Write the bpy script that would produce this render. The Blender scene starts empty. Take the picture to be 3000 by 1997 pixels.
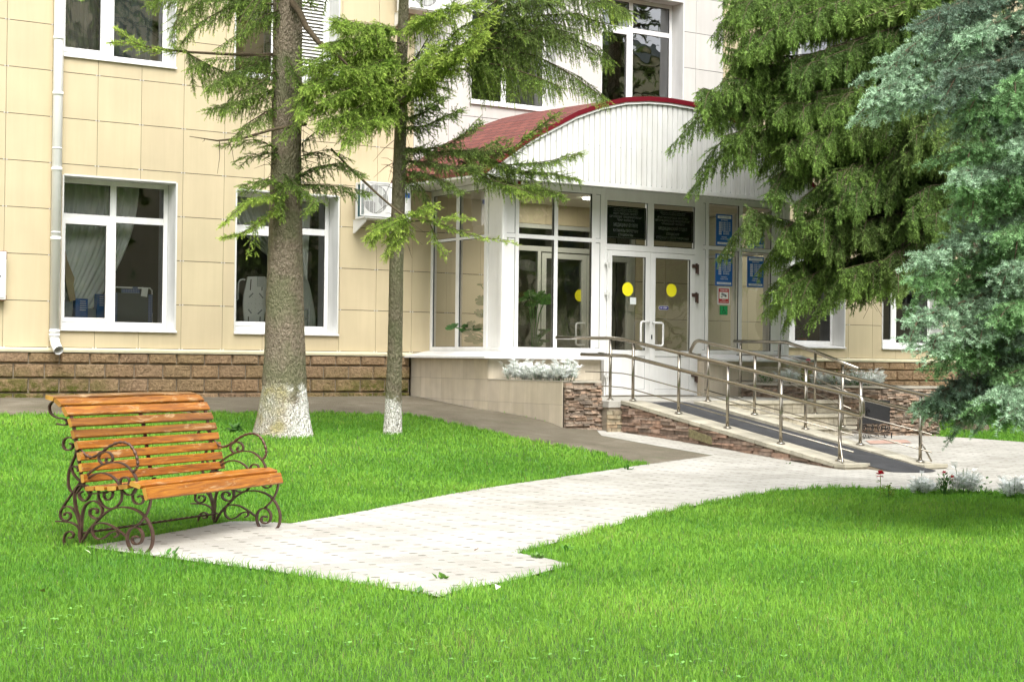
import bpy, math, random
import numpy as np
from mathutils import Vector, Matrix
from mathutils.geometry import delaunay_2d_cdt

# ------------------------------------------------------------------ camera, world, sun, exposure
SC = bpy.context.scene
COL = SC.collection
CAMLOC = np.array([-8.1919, -20.8525, -0.0921])
YAW, PITCH, ROLL, FPX = 0.5788, 0.0116, 0.0113, 4679.3
_f = np.array([math.sin(YAW)*math.cos(PITCH), math.cos(YAW)*math.cos(PITCH), math.sin(PITCH)])
_r = np.array([math.cos(YAW), -math.sin(YAW), 0.0])
_u = np.cross(_r, _f)
RT = math.cos(ROLL)*_r + math.sin(ROLL)*_u
UP = -math.sin(ROLL)*_r + math.cos(ROLL)*_u
FW = _f
cam = bpy.data.cameras.new("camera")
camo = bpy.data.objects.new("camera", cam)
COL.objects.link(camo)
cam.sensor_width = 36.0
cam.lens = FPX/3000*36
cam.clip_start, cam.clip_end = 0.1, 1500
mw = Matrix.Identity(4)
for i in range(3):
    mw[i][0], mw[i][1], mw[i][2], mw[i][3] = RT[i], UP[i], -FW[i], CAMLOC[i]
camo.matrix_world = mw
SC.camera = camo

SUN_EL, SUN_ROT = math.radians(55), math.radians(196)   # high hazy sun, veiled by cloud
W = bpy.data.worlds.new("World"); SC.world = W; W.use_nodes = True
nt = W.node_tree; nt.nodes.clear()
sky = nt.nodes.new("ShaderNodeTexSky"); sky.sky_type = 'NISHITA'; sky.sun_disc = False
sky.sun_elevation = SUN_EL; sky.sun_rotation = SUN_ROT; sky.air_density = 1.0; sky.dust_density = 4.0; sky.ozone_density = 1.0
hs = nt.nodes.new("ShaderNodeHueSaturation"); hs.inputs['Saturation'].default_value = 0.22   # overcast: nearly white sky
bg = nt.nodes.new("ShaderNodeBackground"); bg.inputs['Strength'].default_value = 0.15
wo = nt.nodes.new("ShaderNodeOutputWorld")
nt.links.new(sky.outputs[0], hs.inputs['Color']); nt.links.new(hs.outputs[0], bg.inputs[0]); nt.links.new(bg.outputs[0], wo.inputs[0])

sl = bpy.data.lights.new("sun", 'SUN'); sl.energy = 0.85; sl.angle = math.radians(34); sl.color = (1.0, 0.965, 0.90)
so = bpy.data.objects.new("sun", sl); COL.objects.link(so)
sd = Vector((math.sin(SUN_ROT)*math.cos(SUN_EL), math.cos(SUN_ROT)*math.cos(SUN_EL), math.sin(SUN_EL)))
so.rotation_euler = sd.to_track_quat('Z', 'Y').to_euler()
so.location = (0, 0, 30)
SC.view_settings.view_transform = 'Standard'
SC.view_settings.look = 'None'
SC.view_settings.exposure = 1.58
SC.view_settings.gamma = 1.0
SC.render.engine = 'CYCLES'
SC.cycles.max_bounces = 8
SC.cycles.transparent_max_bounces = 16
SC.cycles.caustics_reflective = False
SC.cycles.caustics_refractive = False

# ------------------------------------------------------------------ photo measurements -> world
def ray(x, y):
    return (x-1500)/FPX*RT - (y-998.5)/FPX*UP + FW
def at_depth(x, y, d):
    return CAMLOC + d*ray(x, y)
def ov(x, y):
    return x*1.2733, y*1.2733
def od(x, y, d):
    return at_depth(x*1.2733, y*1.2733, d)

# ------------------------------------------------------------------ mesh builder
class MB:
    def __init__(s):
        s.v, s.f, s.t, s.cur = [], [], [], (1, 1, 1)
    def face(s, pts):
        n = len(s.v); s.v += [tuple(p) for p in pts]; s.f.append(tuple(range(n, n+len(pts)))); s.t.append(s.cur)
    def add(s, vs, fs):
        n = len(s.v); s.v += [tuple(p) for p in vs]
        for f in fs:
            s.f.append(tuple(i+n for i in f)); s.t.append(s.cur)
    def box(s, x0, x1, y0, y1, z0, z1):
        s.hexa([(x0,y0,z0),(x1,y0,z0),(x1,y1,z0),(x0,y1,z0),(x0,y0,z1),(x1,y0,z1),(x1,y1,z1),(x0,y1,z1)])
    def hexa(s, p):
        s.add(p, [(0,3,2,1),(4,5,6,7),(0,1,5,4),(1,2,6,5),(2,3,7,6),(3,0,4,7)])
    def obox(s, c, a, b, d):      # centre and three half axes
        c, a, b, d = map(np.array, (c, a, b, d))
        s.hexa([c-a-b-d, c+a-b-d, c+a+b-d, c-a+b-d, c-a-b+d, c+a-b+d, c+a+b+d, c-a+b+d])
    def prism(s, poly, h):        # polygon (list of 3D) extruded by vector h
        n = len(poly); h = np.array(h)
        vs = [np.array(p) for p in poly] + [np.array(p)+h for p in poly]
        fs = [tuple(reversed(range(n))), tuple(range(n, 2*n))] + [(i, (i+1) % n, n+(i+1) % n, n+i) for i in range(n)]
        s.add(vs, fs)
    def tube(s, path, r, n=8, caps=True):
        path = [np.array(p, float) for p in path]
        rs = r if hasattr(r, '__len__') else [r]*len(path)
        ref = None; rings = []
        for i, p in enumerate(path):
            a = path[max(i-1, 0)]; b = path[min(i+1, len(path)-1)]
            t = b-a; t = t/(np.linalg.norm(t)+1e-9)
            if ref is None:
                ref = np.cross(t, (0, 0, 1.0))
                if np.linalg.norm(ref) < .1: ref = np.cross(t, (0, 1.0, 0))
            ref = ref - t*(ref@t); ref = ref/(np.linalg.norm(ref)+1e-9)
            q = np.cross(t, ref)
            rings.append([p + rs[i]*(math.cos(2*math.pi*k/n)*ref + math.sin(2*math.pi*k/n)*q) for k in range(n)])
        vs = [v for R in rings for v in R]
        fs = [(i*n+k, i*n+(k+1) % n, (i+1)*n+(k+1) % n, (i+1)*n+k) for i in range(len(path)-1) for k in range(n)]
        if caps: fs += [tuple(reversed(range(n))), tuple(range((len(path)-1)*n, len(path)*n))]
        s.add(vs, fs)
    def strap(s, path, wvec, thick, w2=None):     # flat bar: swept section, width along wvec, thickness in the curve's plane
        path = [np.array(p, float) for p in path]; wv = np.array(wvec, float); wn = wv/np.linalg.norm(wv)
        vs = []
        for i, p in enumerate(path):
            a = path[max(i-1, 0)]; b = path[min(i+1, len(path)-1)]
            t = b-a; t = t/(np.linalg.norm(t)+1e-9)
            q = np.cross(t, wn); q = q/(np.linalg.norm(q)+1e-9)*thick/2
            vs += [p-wv/2-q, p+wv/2-q, p+wv/2+q, p-wv/2+q]
        n = len(path)
        fs = [(i*4+k, i*4+(k+1) % 4, i*4+4+(k+1) % 4, i*4+4+k) for i in range(n-1) for k in range(4)]
        fs += [(3, 2, 1, 0), (n*4-4, n*4-3, n*4-2, n*4-1)]
        s.add(vs, fs)
    def frame(s, x0, x1, z0, z1, y0, y1, w, wb=None):   # rectangular frame in an XZ plane, four butted members
        wb = wb or w
        s.box(x0, x0+w, y0, y1, z0, z1); s.box(x1-w, x1, y0, y1, z0, z1)
        s.box(x0+w, x1-w, y0, y1, z0, z0+wb); s.box(x0+w, x1-w, y0, y1, z1-w, z1)
    def build(s, name, mat, parent=None, smooth=False, bevel=0):
        if not s.v: return None
        org = ORG.get(parent.name, (0, 0, 0)) if parent else s.__dict__.get('org', (0, 0, 0))
        me = bpy.data.meshes.new(name)
        va = np.array(s.v, dtype=float) - np.array(org)
        me.from_pydata(va.tolist(), [], s.f)
        if any(t != (1, 1, 1) for t in s.t):
            at = me.attributes.new('tint', 'FLOAT_COLOR', 'FACE')
            at.data.foreach_set('color', np.array([(t[0], t[1], t[2], 1) for t in s.t], dtype=np.float32).ravel())
        else:
            at = me.attributes.new('tint', 'FLOAT_COLOR', 'FACE')
            at.data.foreach_set('color', np.ones(len(s.f)*4, dtype=np.float32))
        me.update()
        if smooth: me.polygons.foreach_set('use_smooth', [True]*len(s.f))
        me.materials.append(mat)
        o = bpy.data.objects.new(name, me); COL.objects.link(o)
        if parent:
            o.parent = parent
        else:
            o.location = org
        ORG[o.name] = org
        if bevel:
            b = o.modifiers.new('bevel', 'BEVEL'); b.width = bevel; b.segments = 2; b.limit_method = 'ANGLE'
        return o
ORG = {}
def tag(o, label=None, cat=None, group=None, kind=None):
    if label: o['label'] = label
    if cat: o['category'] = cat
    if group: o['group'] = group
    if kind: o['kind'] = kind
    return o
def thing(name, label, cat, loc, group=None):
    o = bpy.data.objects.new(name, None); COL.objects.link(o); o.location = loc; o.empty_display_size = .1
    ORG[o.name] = tuple(float(q) for q in loc)
    return tag(o, label, cat, group)
def one(mb, name, mat, label, cat, loc, group=None, smooth=False, bevel=0):
    mb.org = tuple(float(q) for q in loc)
    o = mb.build(name, mat, None, smooth, bevel)
    return tag(o, label, cat, group)

# ------------------------------------------------------------------ materials
MATS = {}
def M(name, base, rough=.6, metal=0., var=.08, vscale=3., bump=0., bscale=60., spec=.5, detail=4, tint=False, coat=0, trans=0, alpha=1, backf=None):
    m = bpy.data.materials.new(name); m.use_nodes = True; n = m.node_tree.nodes; L = m.node_tree.links
    b = n['Principled BSDF']; b.inputs['Roughness'].default_value = rough; b.inputs['Metallic'].default_value = metal
    b.inputs['Specular IOR Level'].default_value = spec
    if coat: b.inputs['Coat Weight'].default_value = coat
    geo = n.new('ShaderNodeNewGeometry')
    col = None
    if var:
        no = n.new('ShaderNodeTexNoise'); no.inputs['Scale'].default_value = vscale; no.inputs['Detail'].default_value = detail
        L.new(geo.outputs['Position'], no.inputs['Vector'])
        r = n.new('ShaderNodeValToRGB'); r.color_ramp.elements[0].position = .3; r.color_ramp.elements[1].position = .7
        r.color_ramp.elements[0].color = tuple(c*(1-var) for c in base)+(1,)
        r.color_ramp.elements[1].color = tuple(min(1, c*(1+var)) for c in base)+(1,)
        L.new(no.outputs[0], r.inputs[0]); col = r.outputs[0]
    else:
        rg = n.new('ShaderNodeRGB'); rg.outputs[0].default_value = tuple(base)+(1,); col = rg.outputs[0]
    if tint:
        a = n.new('ShaderNodeAttribute'); a.attribute_name = 'tint'
        mx = n.new('ShaderNodeMix'); mx.data_type = 'RGBA'; mx.blend_type = 'MULTIPLY'; mx.inputs[0].default_value = 1
        L.new(col, mx.inputs[6]); L.new(a.outputs['Color'], mx.inputs[7]); col = mx.outputs[2]
    L.new(col, b.inputs['Base Color'])
    if bump:
        nb = n.new('ShaderNodeTexNoise'); nb.inputs['Scale'].default_value = bscale; nb.inputs['Detail'].default_value = 5
        L.new(geo.outputs['Position'], nb.inputs['Vector'])
        bp = n.new('ShaderNodeBump'); bp.inputs['Strength'].default_value = bump; bp.inputs['Distance'].default_value = .01
        L.new(nb.outputs[0], bp.inputs['Height']); L.new(bp.outputs[0], b.inputs['Normal'])
    if trans:      # thin leaves / cloth: some light passes through
        out = n['Material Output']
        tr = n.new('ShaderNodeBsdfTranslucent'); mxs = n.new('ShaderNodeMixShader'); mxs.inputs[0].default_value = trans
        L.new(col, tr.inputs[0]); L.new(b.outputs[0], mxs.inputs[1]); L.new(tr.outputs[0], mxs.inputs[2]); L.new(mxs.outputs[0], out.inputs[0])
    MATS[name] = m
    return m
def glass_mat(name, tintc=(.96, .98, .97), ior=1.5, boost=2.2):
    m = bpy.data.materials.new(name); m.use_nodes = True; n = m.node_tree.nodes; L = m.node_tree.links
    n.remove(n['Principled BSDF']); out = n['Material Output']
    t = n.new('ShaderNodeBsdfTransparent'); t.inputs[0].default_value = tintc+(1,)
    g = n.new('ShaderNodeBsdfGlossy'); g.inputs['Roughness'].default_value = .0
    fr = n.new('ShaderNodeFresnel'); fr.inputs[0].default_value = ior
    mm = n.new('ShaderNodeMath'); mm.operation = 'MULTIPLY'; mm.inputs[1].default_value = boost; mm.use_clamp = True
    # panes are never perfectly flat: a slow wobble bends the reflections
    geo = n.new('ShaderNodeNewGeometry'); no = n.new('ShaderNodeTexNoise'); no.inputs['Scale'].default_value = 2.2; no.inputs['Detail'].default_value = 1.5
    L.new(geo.outputs['Position'], no.inputs['Vector'])
    bp = n.new('ShaderNodeBump'); bp.inputs['Strength'].default_value = .25; bp.inputs['Distance'].default_value = .02
    L.new(no.outputs[0], bp.inputs['Height']); L.new(bp.outputs[0], g.inputs['Normal'])
    mx = n.new('ShaderNodeMixShader')
    L.new(fr.outputs[0], mm.inputs[0]); L.new(mm.outputs[0], mx.inputs[0]); L.new(t.outputs[0], mx.inputs[1]); L.new(g.outputs[0], mx.inputs[2]); L.new(mx.outputs[0], out.inputs[0])
    return m

m_clad = M('beige_cladding', (.54, .455, .295), .55, var=.07, vscale=1.1, bump=.05, bscale=120, tint=True)
m_clad_w = M('white_cladding', (.54, .52, .49), .5, var=.04, vscale=1.3, bump=.04, bscale=120, tint=True)
m_back = M('dark_backing', (.012, .010, .008), .9, var=0)
m_white = M('white_pvc', (.78, .78, .77), .35, var=.03, vscale=4)
m_whitep = M('white_painted_metal', (.68, .68, .66), .4, var=.05, vscale=3)
m_gasket = M('black_gasket', (.02, .02, .02), .6, var=0)
m_room = M('room_gloom', (.13, .13, .12), .9, var=.1)  # dark wall colour carries the dimness of the ground floor rooms
m_glass = glass_mat('window_glass')
m_glass2 = glass_mat('film_glass', (.86, .90, .88), 1.5, 5.0)
m_glassu = glass_mat('upper_glass', (.90, .92, .92), 1.5, 6.0)
m_glassp = glass_mat('porch_glass', (.96, .98, .97), 1.5, 4.6)
m_pipe = M('pipe_white', (.88, .88, .87), .35, var=.03)
m_tile = M('plinth_tile', (.62, .55, .44), .45, var=.06, vscale=5, tint=True)
m_grout = M('tile_grout', (.16, .13, .10), .9, var=.2, vscale=20)
m_stone = M('ledge_stone', (.27, .20, .145), .85, var=.35, vscale=14, bump=.7, bscale=70, tint=True)
m_cap = M('pale_coping', (.41, .38, .31), .8, var=.12, vscale=8, bump=.3, bscale=60, tint=True)
m_steel = M('brushed_steel', (.34, .31, .26), .22, 1.0, var=.05, vscale=30)
m_rubber = M('black_ramp_mat', (.032, .033, .036), .7, var=.35, vscale=6, bump=.3, bscale=150)
m_red = M('crimson_trim', (.13, .006, .014), .35, var=.08)
m_iron = M('bronze_iron', (.11, .062, .045), .42, .55, var=.35, vscale=25, bump=.25, bscale=90)
m_black = M('black_iron', (.02, .02, .022), .5, .2, var=.2, vscale=20)
m_bark = None
m_curtain = M('sheer_curtain', (.88, .90, .86), .9, var=.04, trans=.25)
m_grey_plastic = M('grey_plastic', (.25, .27, .28), .5, var=.05)
m_yellow = M('yellow_sticker', (.85, .78, .02), .5, var=0)

def nodes_of(m): return m.node_tree.nodes, m.node_tree.links
def math_node(n, L, op, a, b=None, clamp=False):
    q = n.new('ShaderNodeMath'); q.operation = op; q.use_clamp = clamp
    for i, v in enumerate((a, b)):
        if v is None: continue
        if isinstance(v, (int, float)): q.inputs[i].default_value = v
        else: L.new(v, q.inputs[i])
    return q.outputs[0]
def mix_col(n, L, fac, a, b, bt='MIX'):
    q = n.new('ShaderNodeMix'); q.data_type = 'RGBA'; q.blend_type = bt
    if isinstance(fac, (int, float)): q.inputs[0].default_value = fac
    else: L.new(fac, q.inputs[0])
    for i, v in ((6, a), (7, b)):
        if isinstance(v, tuple): q.inputs[i].default_value = v+(1,) if len(v) == 3 else v
        else: L.new(v, q.inputs[i])
    return q.outputs[2]
def noise(n, L, vec, scale, detail=4, rough=.5, dist=0):
    q = n.new('ShaderNodeTexNoise'); q.inputs['Scale'].default_value = scale; q.inputs['Detail'].default_value = detail
    q.inputs['Roughness'].default_value = rough; q.inputs['Distortion'].default_value = dist
    L.new(vec, q.inputs['Vector']); return q.outputs[0]
def ramp(n, L, fac, stops):
    r = n.new('ShaderNodeValToRGB'); e = r.color_ramp.elements
    e[0].position, e[0].color = stops[0][0], stops[0][1]+(1,)
    e[1].position, e[1].color = stops[-1][0], stops[-1][1]+(1,)
    for p, c in stops[1:-1]:
        k = e.new(p); k.color = c+(1,)
    L.new(fac, r.inputs[0]); return r.outputs[0]
def bump_to(n, L, h, bsdf, strength=.5, dist=.01):
    bp = n.new('ShaderNodeBump'); bp.inputs['Strength'].default_value = strength; bp.inputs['Distance'].default_value = dist
    L.new(h, bp.inputs['Height']); L.new(bp.outputs[0], bsdf.inputs['Normal'])

def add_streaks(m, amt, sx=5., sz=.35):      # rain streaks and grime running down the surface
    n, L = nodes_of(m); b = n['Principled BSDF']; src = b.inputs['Base Color'].links[0].from_socket
    geo = n.new('ShaderNodeNewGeometry'); mp = n.new('ShaderNodeMapping'); mp.inputs['Scale'].default_value = (sx, sx, sz); L.new(geo.outputs['Position'], mp.inputs[0])
    f = ramp(n, L, noise(n, L, mp.outputs[0], 1.6, 6, .65), [(.34, (1-amt, 1-amt*1.05, 1-amt*1.2)), (.60, (1.0, 1.0, 1.0)), (.75, (1+amt*.3,)*3)])
    L.new(mix_col(n, L, 1.0, src, f, 'MULTIPLY'), b.inputs['Base Color'])
for m_, a_ in ((m_clad, .055), (m_clad_w, .07), (m_white, .06), (m_whitep, .12), (m_tile, .14), (m_pipe, .06)): add_streaks(m_, a_)

def wood_mat():
    m = bpy.data.materials.new('varnished_wood'); m.use_nodes = True; n, L = nodes_of(m); b = n['Principled BSDF']
    tc = n.new('ShaderNodeTexCoord'); mp = n.new('ShaderNodeMapping'); L.new(tc.outputs['UV'], mp.inputs[0]); mp.inputs['Scale'].default_value = (1, 1, 1)
    sx = n.new('ShaderNodeMapping'); L.new(tc.outputs['UV'], sx.inputs[0]); sx.inputs['Scale'].default_value = (2.2, 26, 1)
    g = noise(n, L, sx.outputs[0], 1.6, 6, .65, 1.2)
    g2 = noise(n, L, mp.outputs[0], 4.5, 3, .6)
    a = n.new('ShaderNodeAttribute'); a.attribute_name = 'tint'
    c = ramp(n, L, g, [(.25, (.085, .026, .004)), (.5, (.27, .092, .008)), (.75, (.43, .19, .020))])
    c = mix_col(n, L, 1.0, c, a.outputs['Color'], 'MULTIPLY')
    # worn varnish: pale bare wood in ragged patches
    wv = n.new('ShaderNodeMapping'); L.new(tc.outputs['UV'], wv.inputs[0]); wv.inputs['Scale'].default_value = (2.0, 9, 1)
    wn = noise(n, L, wv.outputs[0], 2.2, 6, .7, .6)
    wm = ramp(n, L, wn, [(.56, (0, 0, 0)), (.66, (1, 1, 1))])
    f = math_node(n, L, 'MULTIPLY', wm, .75)
    c = mix_col(n, L, f, c, (.52, .36, .19))
    kn = n.new('ShaderNodeTexVoronoi'); kn.inputs['Scale'].default_value = 3.0; L.new(sx.outputs[0], kn.inputs['Vector'])
    km = ramp(n, L, kn.outputs['Distance'], [(.03, (1, 1, 1)), (.10, (0, 0, 0))])
    c = mix_col(n, L, math_node(n, L, 'MULTIPLY', km, .6), c, (.09, .035, .01))
    L.new(c, b.inputs['Base Color']); b.inputs['Roughness'].default_value = .32
    b.inputs['Coat Weight'].default_value = .15; b.inputs['Coat Roughness'].default_value = .2; b.inputs['Specular IOR Level'].default_value = .35
    bump_to(n, L, g, b, .25, .003)
    return m
m_wood = wood_mat()

def bark_mat(name, base_a, base_b, wash_z=None, moss=False, cx=0, sharp=4.5):
    m = bpy.data.materials.new(name); m.use_nodes = True; n, L = nodes_of(m); b = n['Principled BSDF']
    geo = n.new('ShaderNodeNewGeometry'); pos = geo.outputs['Position']
    mp = n.new('ShaderNodeMapping'); L.new(pos, mp.inputs[0]); mp.inputs['Scale'].default_value = (1, 1, .45)
    v = n.new('ShaderNodeTexVoronoi'); v.inputs['Scale'].default_value = 60; v.feature = 'F1'; L.new(mp.outputs[0], v.inputs['Vector'])
    v2 = n.new('ShaderNodeTexVoronoi'); v2.inputs['Scale'].default_value = 34; v2.feature = 'DISTANCE_TO_EDGE'
    dn = noise(n, L, mp.outputs[0], 9, 3); ad = n.new('ShaderNodeVectorMath'); ad.operation = 'ADD'
    sc = n.new('ShaderNodeVectorMath'); sc.operation = 'SCALE'; sc.inputs['Scale'].default_value = .12; L.new(dn, sc.inputs[0])
    L.new(mp.outputs[0], ad.inputs[0]); L.new(sc.outputs[0], ad.inputs[1]); L.new(ad.outputs[0], v2.inputs['Vector'])
    n1 = noise(n, L, pos, 30, 6, .7)
    big = noise(n, L, pos, 3.0, 3)
    c = ramp(n, L, n1, [(.3, base_a), (.62, base_b)])
    c = mix_col(n, L, ramp(n, L, big, [(.42, (0, 0, 0)), (.62, (.55, .55, .55))]), c, (.13, .15, .07))
    crack = ramp(n, L, v2.outputs['Distance'], [(.0, (1, 1, 1)), (.05, (0, 0, 0))])
    c = mix_col(n, L, math_node(n, L, 'MULTIPLY', crack, .34), c, tuple(x*.4 for x in base_a))
    if wash_z is not None:
        sp = n.new('ShaderNodeSeparateXYZ'); L.new(pos, sp.inputs[0])
        wob = math_node(n, L, 'MULTIPLY', math_node(n, L, 'SUBTRACT', noise(n, L, pos, 3.5, 5, .7), .5), .85)
        zz = math_node(n, L, 'ADD', sp.outputs['Z'], wob)
        fac = math_node(n, L, 'MULTIPLY', math_node(n, L, 'SUBTRACT', wash_z, zz), sharp, True)
        spk = ramp(n, L, noise(n, L, pos, 55, 4, .75), [(.40, (0, 0, 0)), (.52, (1, 1, 1))])
        fac = math_node(n, L, 'MULTIPLY', fac, spk)
        dt = n.new('ShaderNodeVectorMath'); dt.operation = 'DOT_PRODUCT'; dt.inputs[1].default_value = tuple(RT); L.new(pos, dt.inputs[0])
        rside = math_node(n, L, 'MULTIPLY', math_node(n, L, 'ADD', math_node(n, L, 'SUBTRACT', dt.outputs['Value'], cx), math_node(n, L, 'MULTIPLY', math_node(n, L, 'SUBTRACT', noise(n, L, pos, 4, 4, .6), .5), .5)), 7, True)
        pale = ramp(n, L, noise(n, L, pos, 5, 3), [(.4, (.60, .58, .50)), (.60, (.42, .38, .17))]) if moss else (.70, .68, .64)
        if moss:
            pale = mix_col(n, L, rside, pale, (.74, .73, .69)); fac = math_node(n, L, 'MULTIPLY', fac, math_node(n, L, 'ADD', math_node(n, L, 'MULTIPLY', rside, .45), .62), True)
        c = mix_col(n, L, fac, c, pale)
    L.new(c, b.inputs['Base Color']); b.inputs['Roughness'].default_value = .9; b.inputs['Specular IOR Level'].default_value = .2
    h = math_node(n, L, 'ADD', math_node(n, L, 'MULTIPLY', n1, .6), math_node(n, L, 'MULTIPLY', v2.outputs['Distance'], 1.1))
    bump_to(n, L, h, b, 1.0, .028)
    return m
m_bark1 = bark_mat('spruce_bark', (.105, .080, .055), (.27, .225, .165), -.42, True, sharp=9, cx=float(np.dot((-.88, -5.17, -.9), RT))+.03)
m_bark2 = bark_mat('young_spruce_bark', (.10, .08, .05), (.26, .23, .16), -.56, sharp=12)
m_bark3 = bark_mat('dark_bark', (.08, .06, .045), (.20, .16, .12))
m_limb = M('limb_bark', (.085, .065, .04), .9, var=.3, vscale=20, bump=.6, bscale=80, spec=.2)

def needle_mat(name, rough=.55, tr=.25):
    return M(name, (1, 1, 1), rough, var=.12, vscale=9, spec=.25, tint=True, trans=tr)
m_needle = needle_mat('spruce_needles', .55, .38)
m_bneedle = needle_mat('blue_spruce_needles', .6, .12)

# ------------------------------------------------------------------ terrain
CTL = [(-8,0,-.63),(-4,0,-.65),(0,0,-.665),(2,0,-.665),(3.63,-.16,-.661),(3.63,-.99,-.729),(3.63,-1.9,-.794),(3.63,-2.5,-.819),(3.63,-3.11,-.856),
 (3.63,-3.69,-.907),(3.63,-3.99,-.975),(4.2,-4.1,-1.03),(4.43,-4.97,-1.071),(4.43,-6.05,-1.137),(4.43,-7.04,-1.200),(4.43,-8.0,-1.262),(4.6,-8.35,-1.275),(5.7,-8.5,-1.285),
 (7.7,-5,-1.10),(8.3,-5.2,-1.10),(9.5,-4.4,-1.10),(14,0,-.99),(11.1,-4.2,-1.09),(14,-5,-1.15),(18,0,-1),(18,-6,-1.2),(9,-8,-1.2),(9,-2,-1.05),
 (-3,-2.3,-.8),(-1.5,-2.6,-.81),(.15,-2.4,-.8),(-7,-2.3,-.8),(-.9,-5.2,-.95),(.5,-5.2,-.95),(-4,-5,-.97),(2,-4.5,-.96),
 (-3.5,-11,-1.245),(-1.6,-9.7,-1.245),(.6,-8.3,-1.24),(2.4,-7.3,-1.2),(-5,-11.5,-1.26),(-4.2,-14,-1.27),(1.7,-10.2,-1.26),(4,-11,-1.27),
 (-8,-18,-1.3),(-3,-17,-1.3),(-7,-14,-1.28),(3,-15,-1.3),(8,-12,-1.3),(-10,-10,-1.2),(30,-20,-1.35),(-25,-20,-1.3),(0,-35,-1.35),(30,0,-1.05),(-25,0,-.65),(-12,-5,-.95)]
_c = np.array(CTL, float); _n = len(_c)
_A = np.linalg.norm(_c[:, None, :2]-_c[None, :, :2], axis=2)
_K = np.zeros((_n+1, _n+1)); _K[:_n, :_n] = _A - 0.02*np.eye(_n); _K[:_n, _n] = 1; _K[_n, :_n] = 1
_w = np.linalg.solve(_K, np.append(_c[:, 2], 0))
def tz(x, y):
    x = np.asarray(x, float); y = np.asarray(y, float)
    sh = np.broadcast(x, y).shape
    xf = np.clip(np.broadcast_to(x, sh).ravel(), -25, 30); yf = np.clip(np.broadcast_to(y, sh).ravel(), -35, 0)
    out = np.empty(len(xf))
    for i in range(0, len(xf), 50000):
        d = np.sqrt((xf[i:i+50000, None]-_c[None, :, 0])**2 + (yf[i:i+50000, None]-_c[None, :, 1])**2)
        out[i:i+50000] = d@_w[:_n] + _w[_n]
    return out.reshape(sh) if sh else float(out[0])
def gh(px, py):      # photo point -> point on the ground
    d = ray(px, py); z = -1.1
    for _ in range(40):
        t = (z-CAMLOC[2])/d[2]; p = CAMLOC+t*d
        if t < 0: break
        z = .6*z + .4*float(tz(p[0], p[1]))
    return np.array([p[0], p[1], float(tz(p[0], p[1]))])
def gov(x, y): return gh(x*1.2733, y*1.2733)

def axis(lo, hi, step, far):
    a = list(np.arange(lo, hi+1e-6, step)); s = step; v = hi
    while v < far: s *= 1.5; v += s; a.append(v)
    s = step; v = lo
    while v > -far: s *= 1.5; v -= s; a.insert(0, v)
    return np.array(a)
gx = axis(-14, 22, .2, 600); gy = axis(-23, 0.4, .2, 600)
GX, GY = np.meshgrid(gx, gy); GZ = tz(GX, GY)
nx, ny = len(gx), len(gy)
verts = np.stack([GX.ravel(), GY.ravel(), GZ.ravel()], 1)
idx = np.arange(nx*ny).reshape(ny, nx)
faces = np.stack([idx[:-1, :-1].ravel(), idx[:-1, 1:].ravel(), idx[1:, 1:].ravel(), idx[1:, :-1].ravel()], 1)
me = bpy.data.meshes.new('ground'); me.from_pydata(verts.tolist(), [], faces.tolist()); me.update()
me.polygons.foreach_set('use_smooth', [True]*len(faces))
def soil_mat():
    m = bpy.data.materials.new('lawn_soil'); m.use_nodes = True; n, L = nodes_of(m); b = n['Principled BSDF']
    pos = n.new('ShaderNodeNewGeometry').outputs['Position']
    c = ramp(n, L, noise(n, L, pos, 6, 6, .7), [(.3, (.035, .075, .012)), (.7, (.075, .14, .025))])
    L.new(c, b.inputs['Base Color']); b.inputs['Roughness'].default_value = .95
    bump_to(n, L, noise(n, L, pos, 60, 5, .7), b, .8, .03)
    return m
me.materials.append(soil_mat())
g = bpy.data.objects.new('ground', me); COL.objects.link(g); g['kind'] = 'structure'

def drape(poly, name, mat, lift, step=.2):
    P = [np.array(p[:2], float) for p in poly]
    out = []
    for i in range(len(P)):
        a, b = P[i], P[(i+1) % len(P)]; k = max(1, int(np.linalg.norm(b-a)/step))
        for j in range(k): out.append(a+(b-a)*j/k)
    nb = len(out)
    A = np.array(out)
    x0, y0 = A.min(0); x1, y1 = A.max(0)
    xs = [x for x in gx if x0 < x < x1 and abs(x) < 40]; ys = [y for y in gy if y0 < y < y1]
    inner = [Vector((x, y)) for x in xs for y in ys if inside(x, y, out)]
    vs = [Vector(p) for p in out] + inner
    r = delaunay_2d_cdt(vs, [(i, (i+1) % nb) for i in range(nb)], [], 1, 1e-5)
    V = np.array([(v.x, v.y) for v in r[0]]); Z = tz(V[:, 0], V[:, 1]) + lift
    me = bpy.data.meshes.new(name); me.from_pydata([(a, b_, c) for (a, b_), c in zip(V, Z)], [], r[2]); me.update()
    for p in me.polygons: p.use_smooth = True
    if me.polygons and me.polygons[0].normal.z < 0: me.flip_normals()
    me.materials.append(mat)
    o = bpy.data.objects.new(name, me); COL.objects.link(o); o['kind'] = 'structure'
    return o
def inside(x, y, poly):
    c = False; n = len(poly); j = n-1
    for i in range(n):
        xi, yi = poly[i][0], poly[i][1]; xj, yj = poly[j][0], poly[j][1]
        if (yi > y) != (yj > y) and x < (xj-xi)*(y-yi)/(yj-yi)+xi: c = not c
        j = i
    return c
def inside_np(x, y, poly):
    c = np.zeros(len(x), bool); n = len(poly); j = n-1
    for i in range(n):
        xi, yi = poly[i][0], poly[i][1]; xj, yj = poly[j][0], poly[j][1]
        c ^= ((yi > y) != (yj > y)) & (x < (xj-xi)*(y-yi)/(yj-yi+1e-12)+xi)
        j = i
    return c

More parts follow.
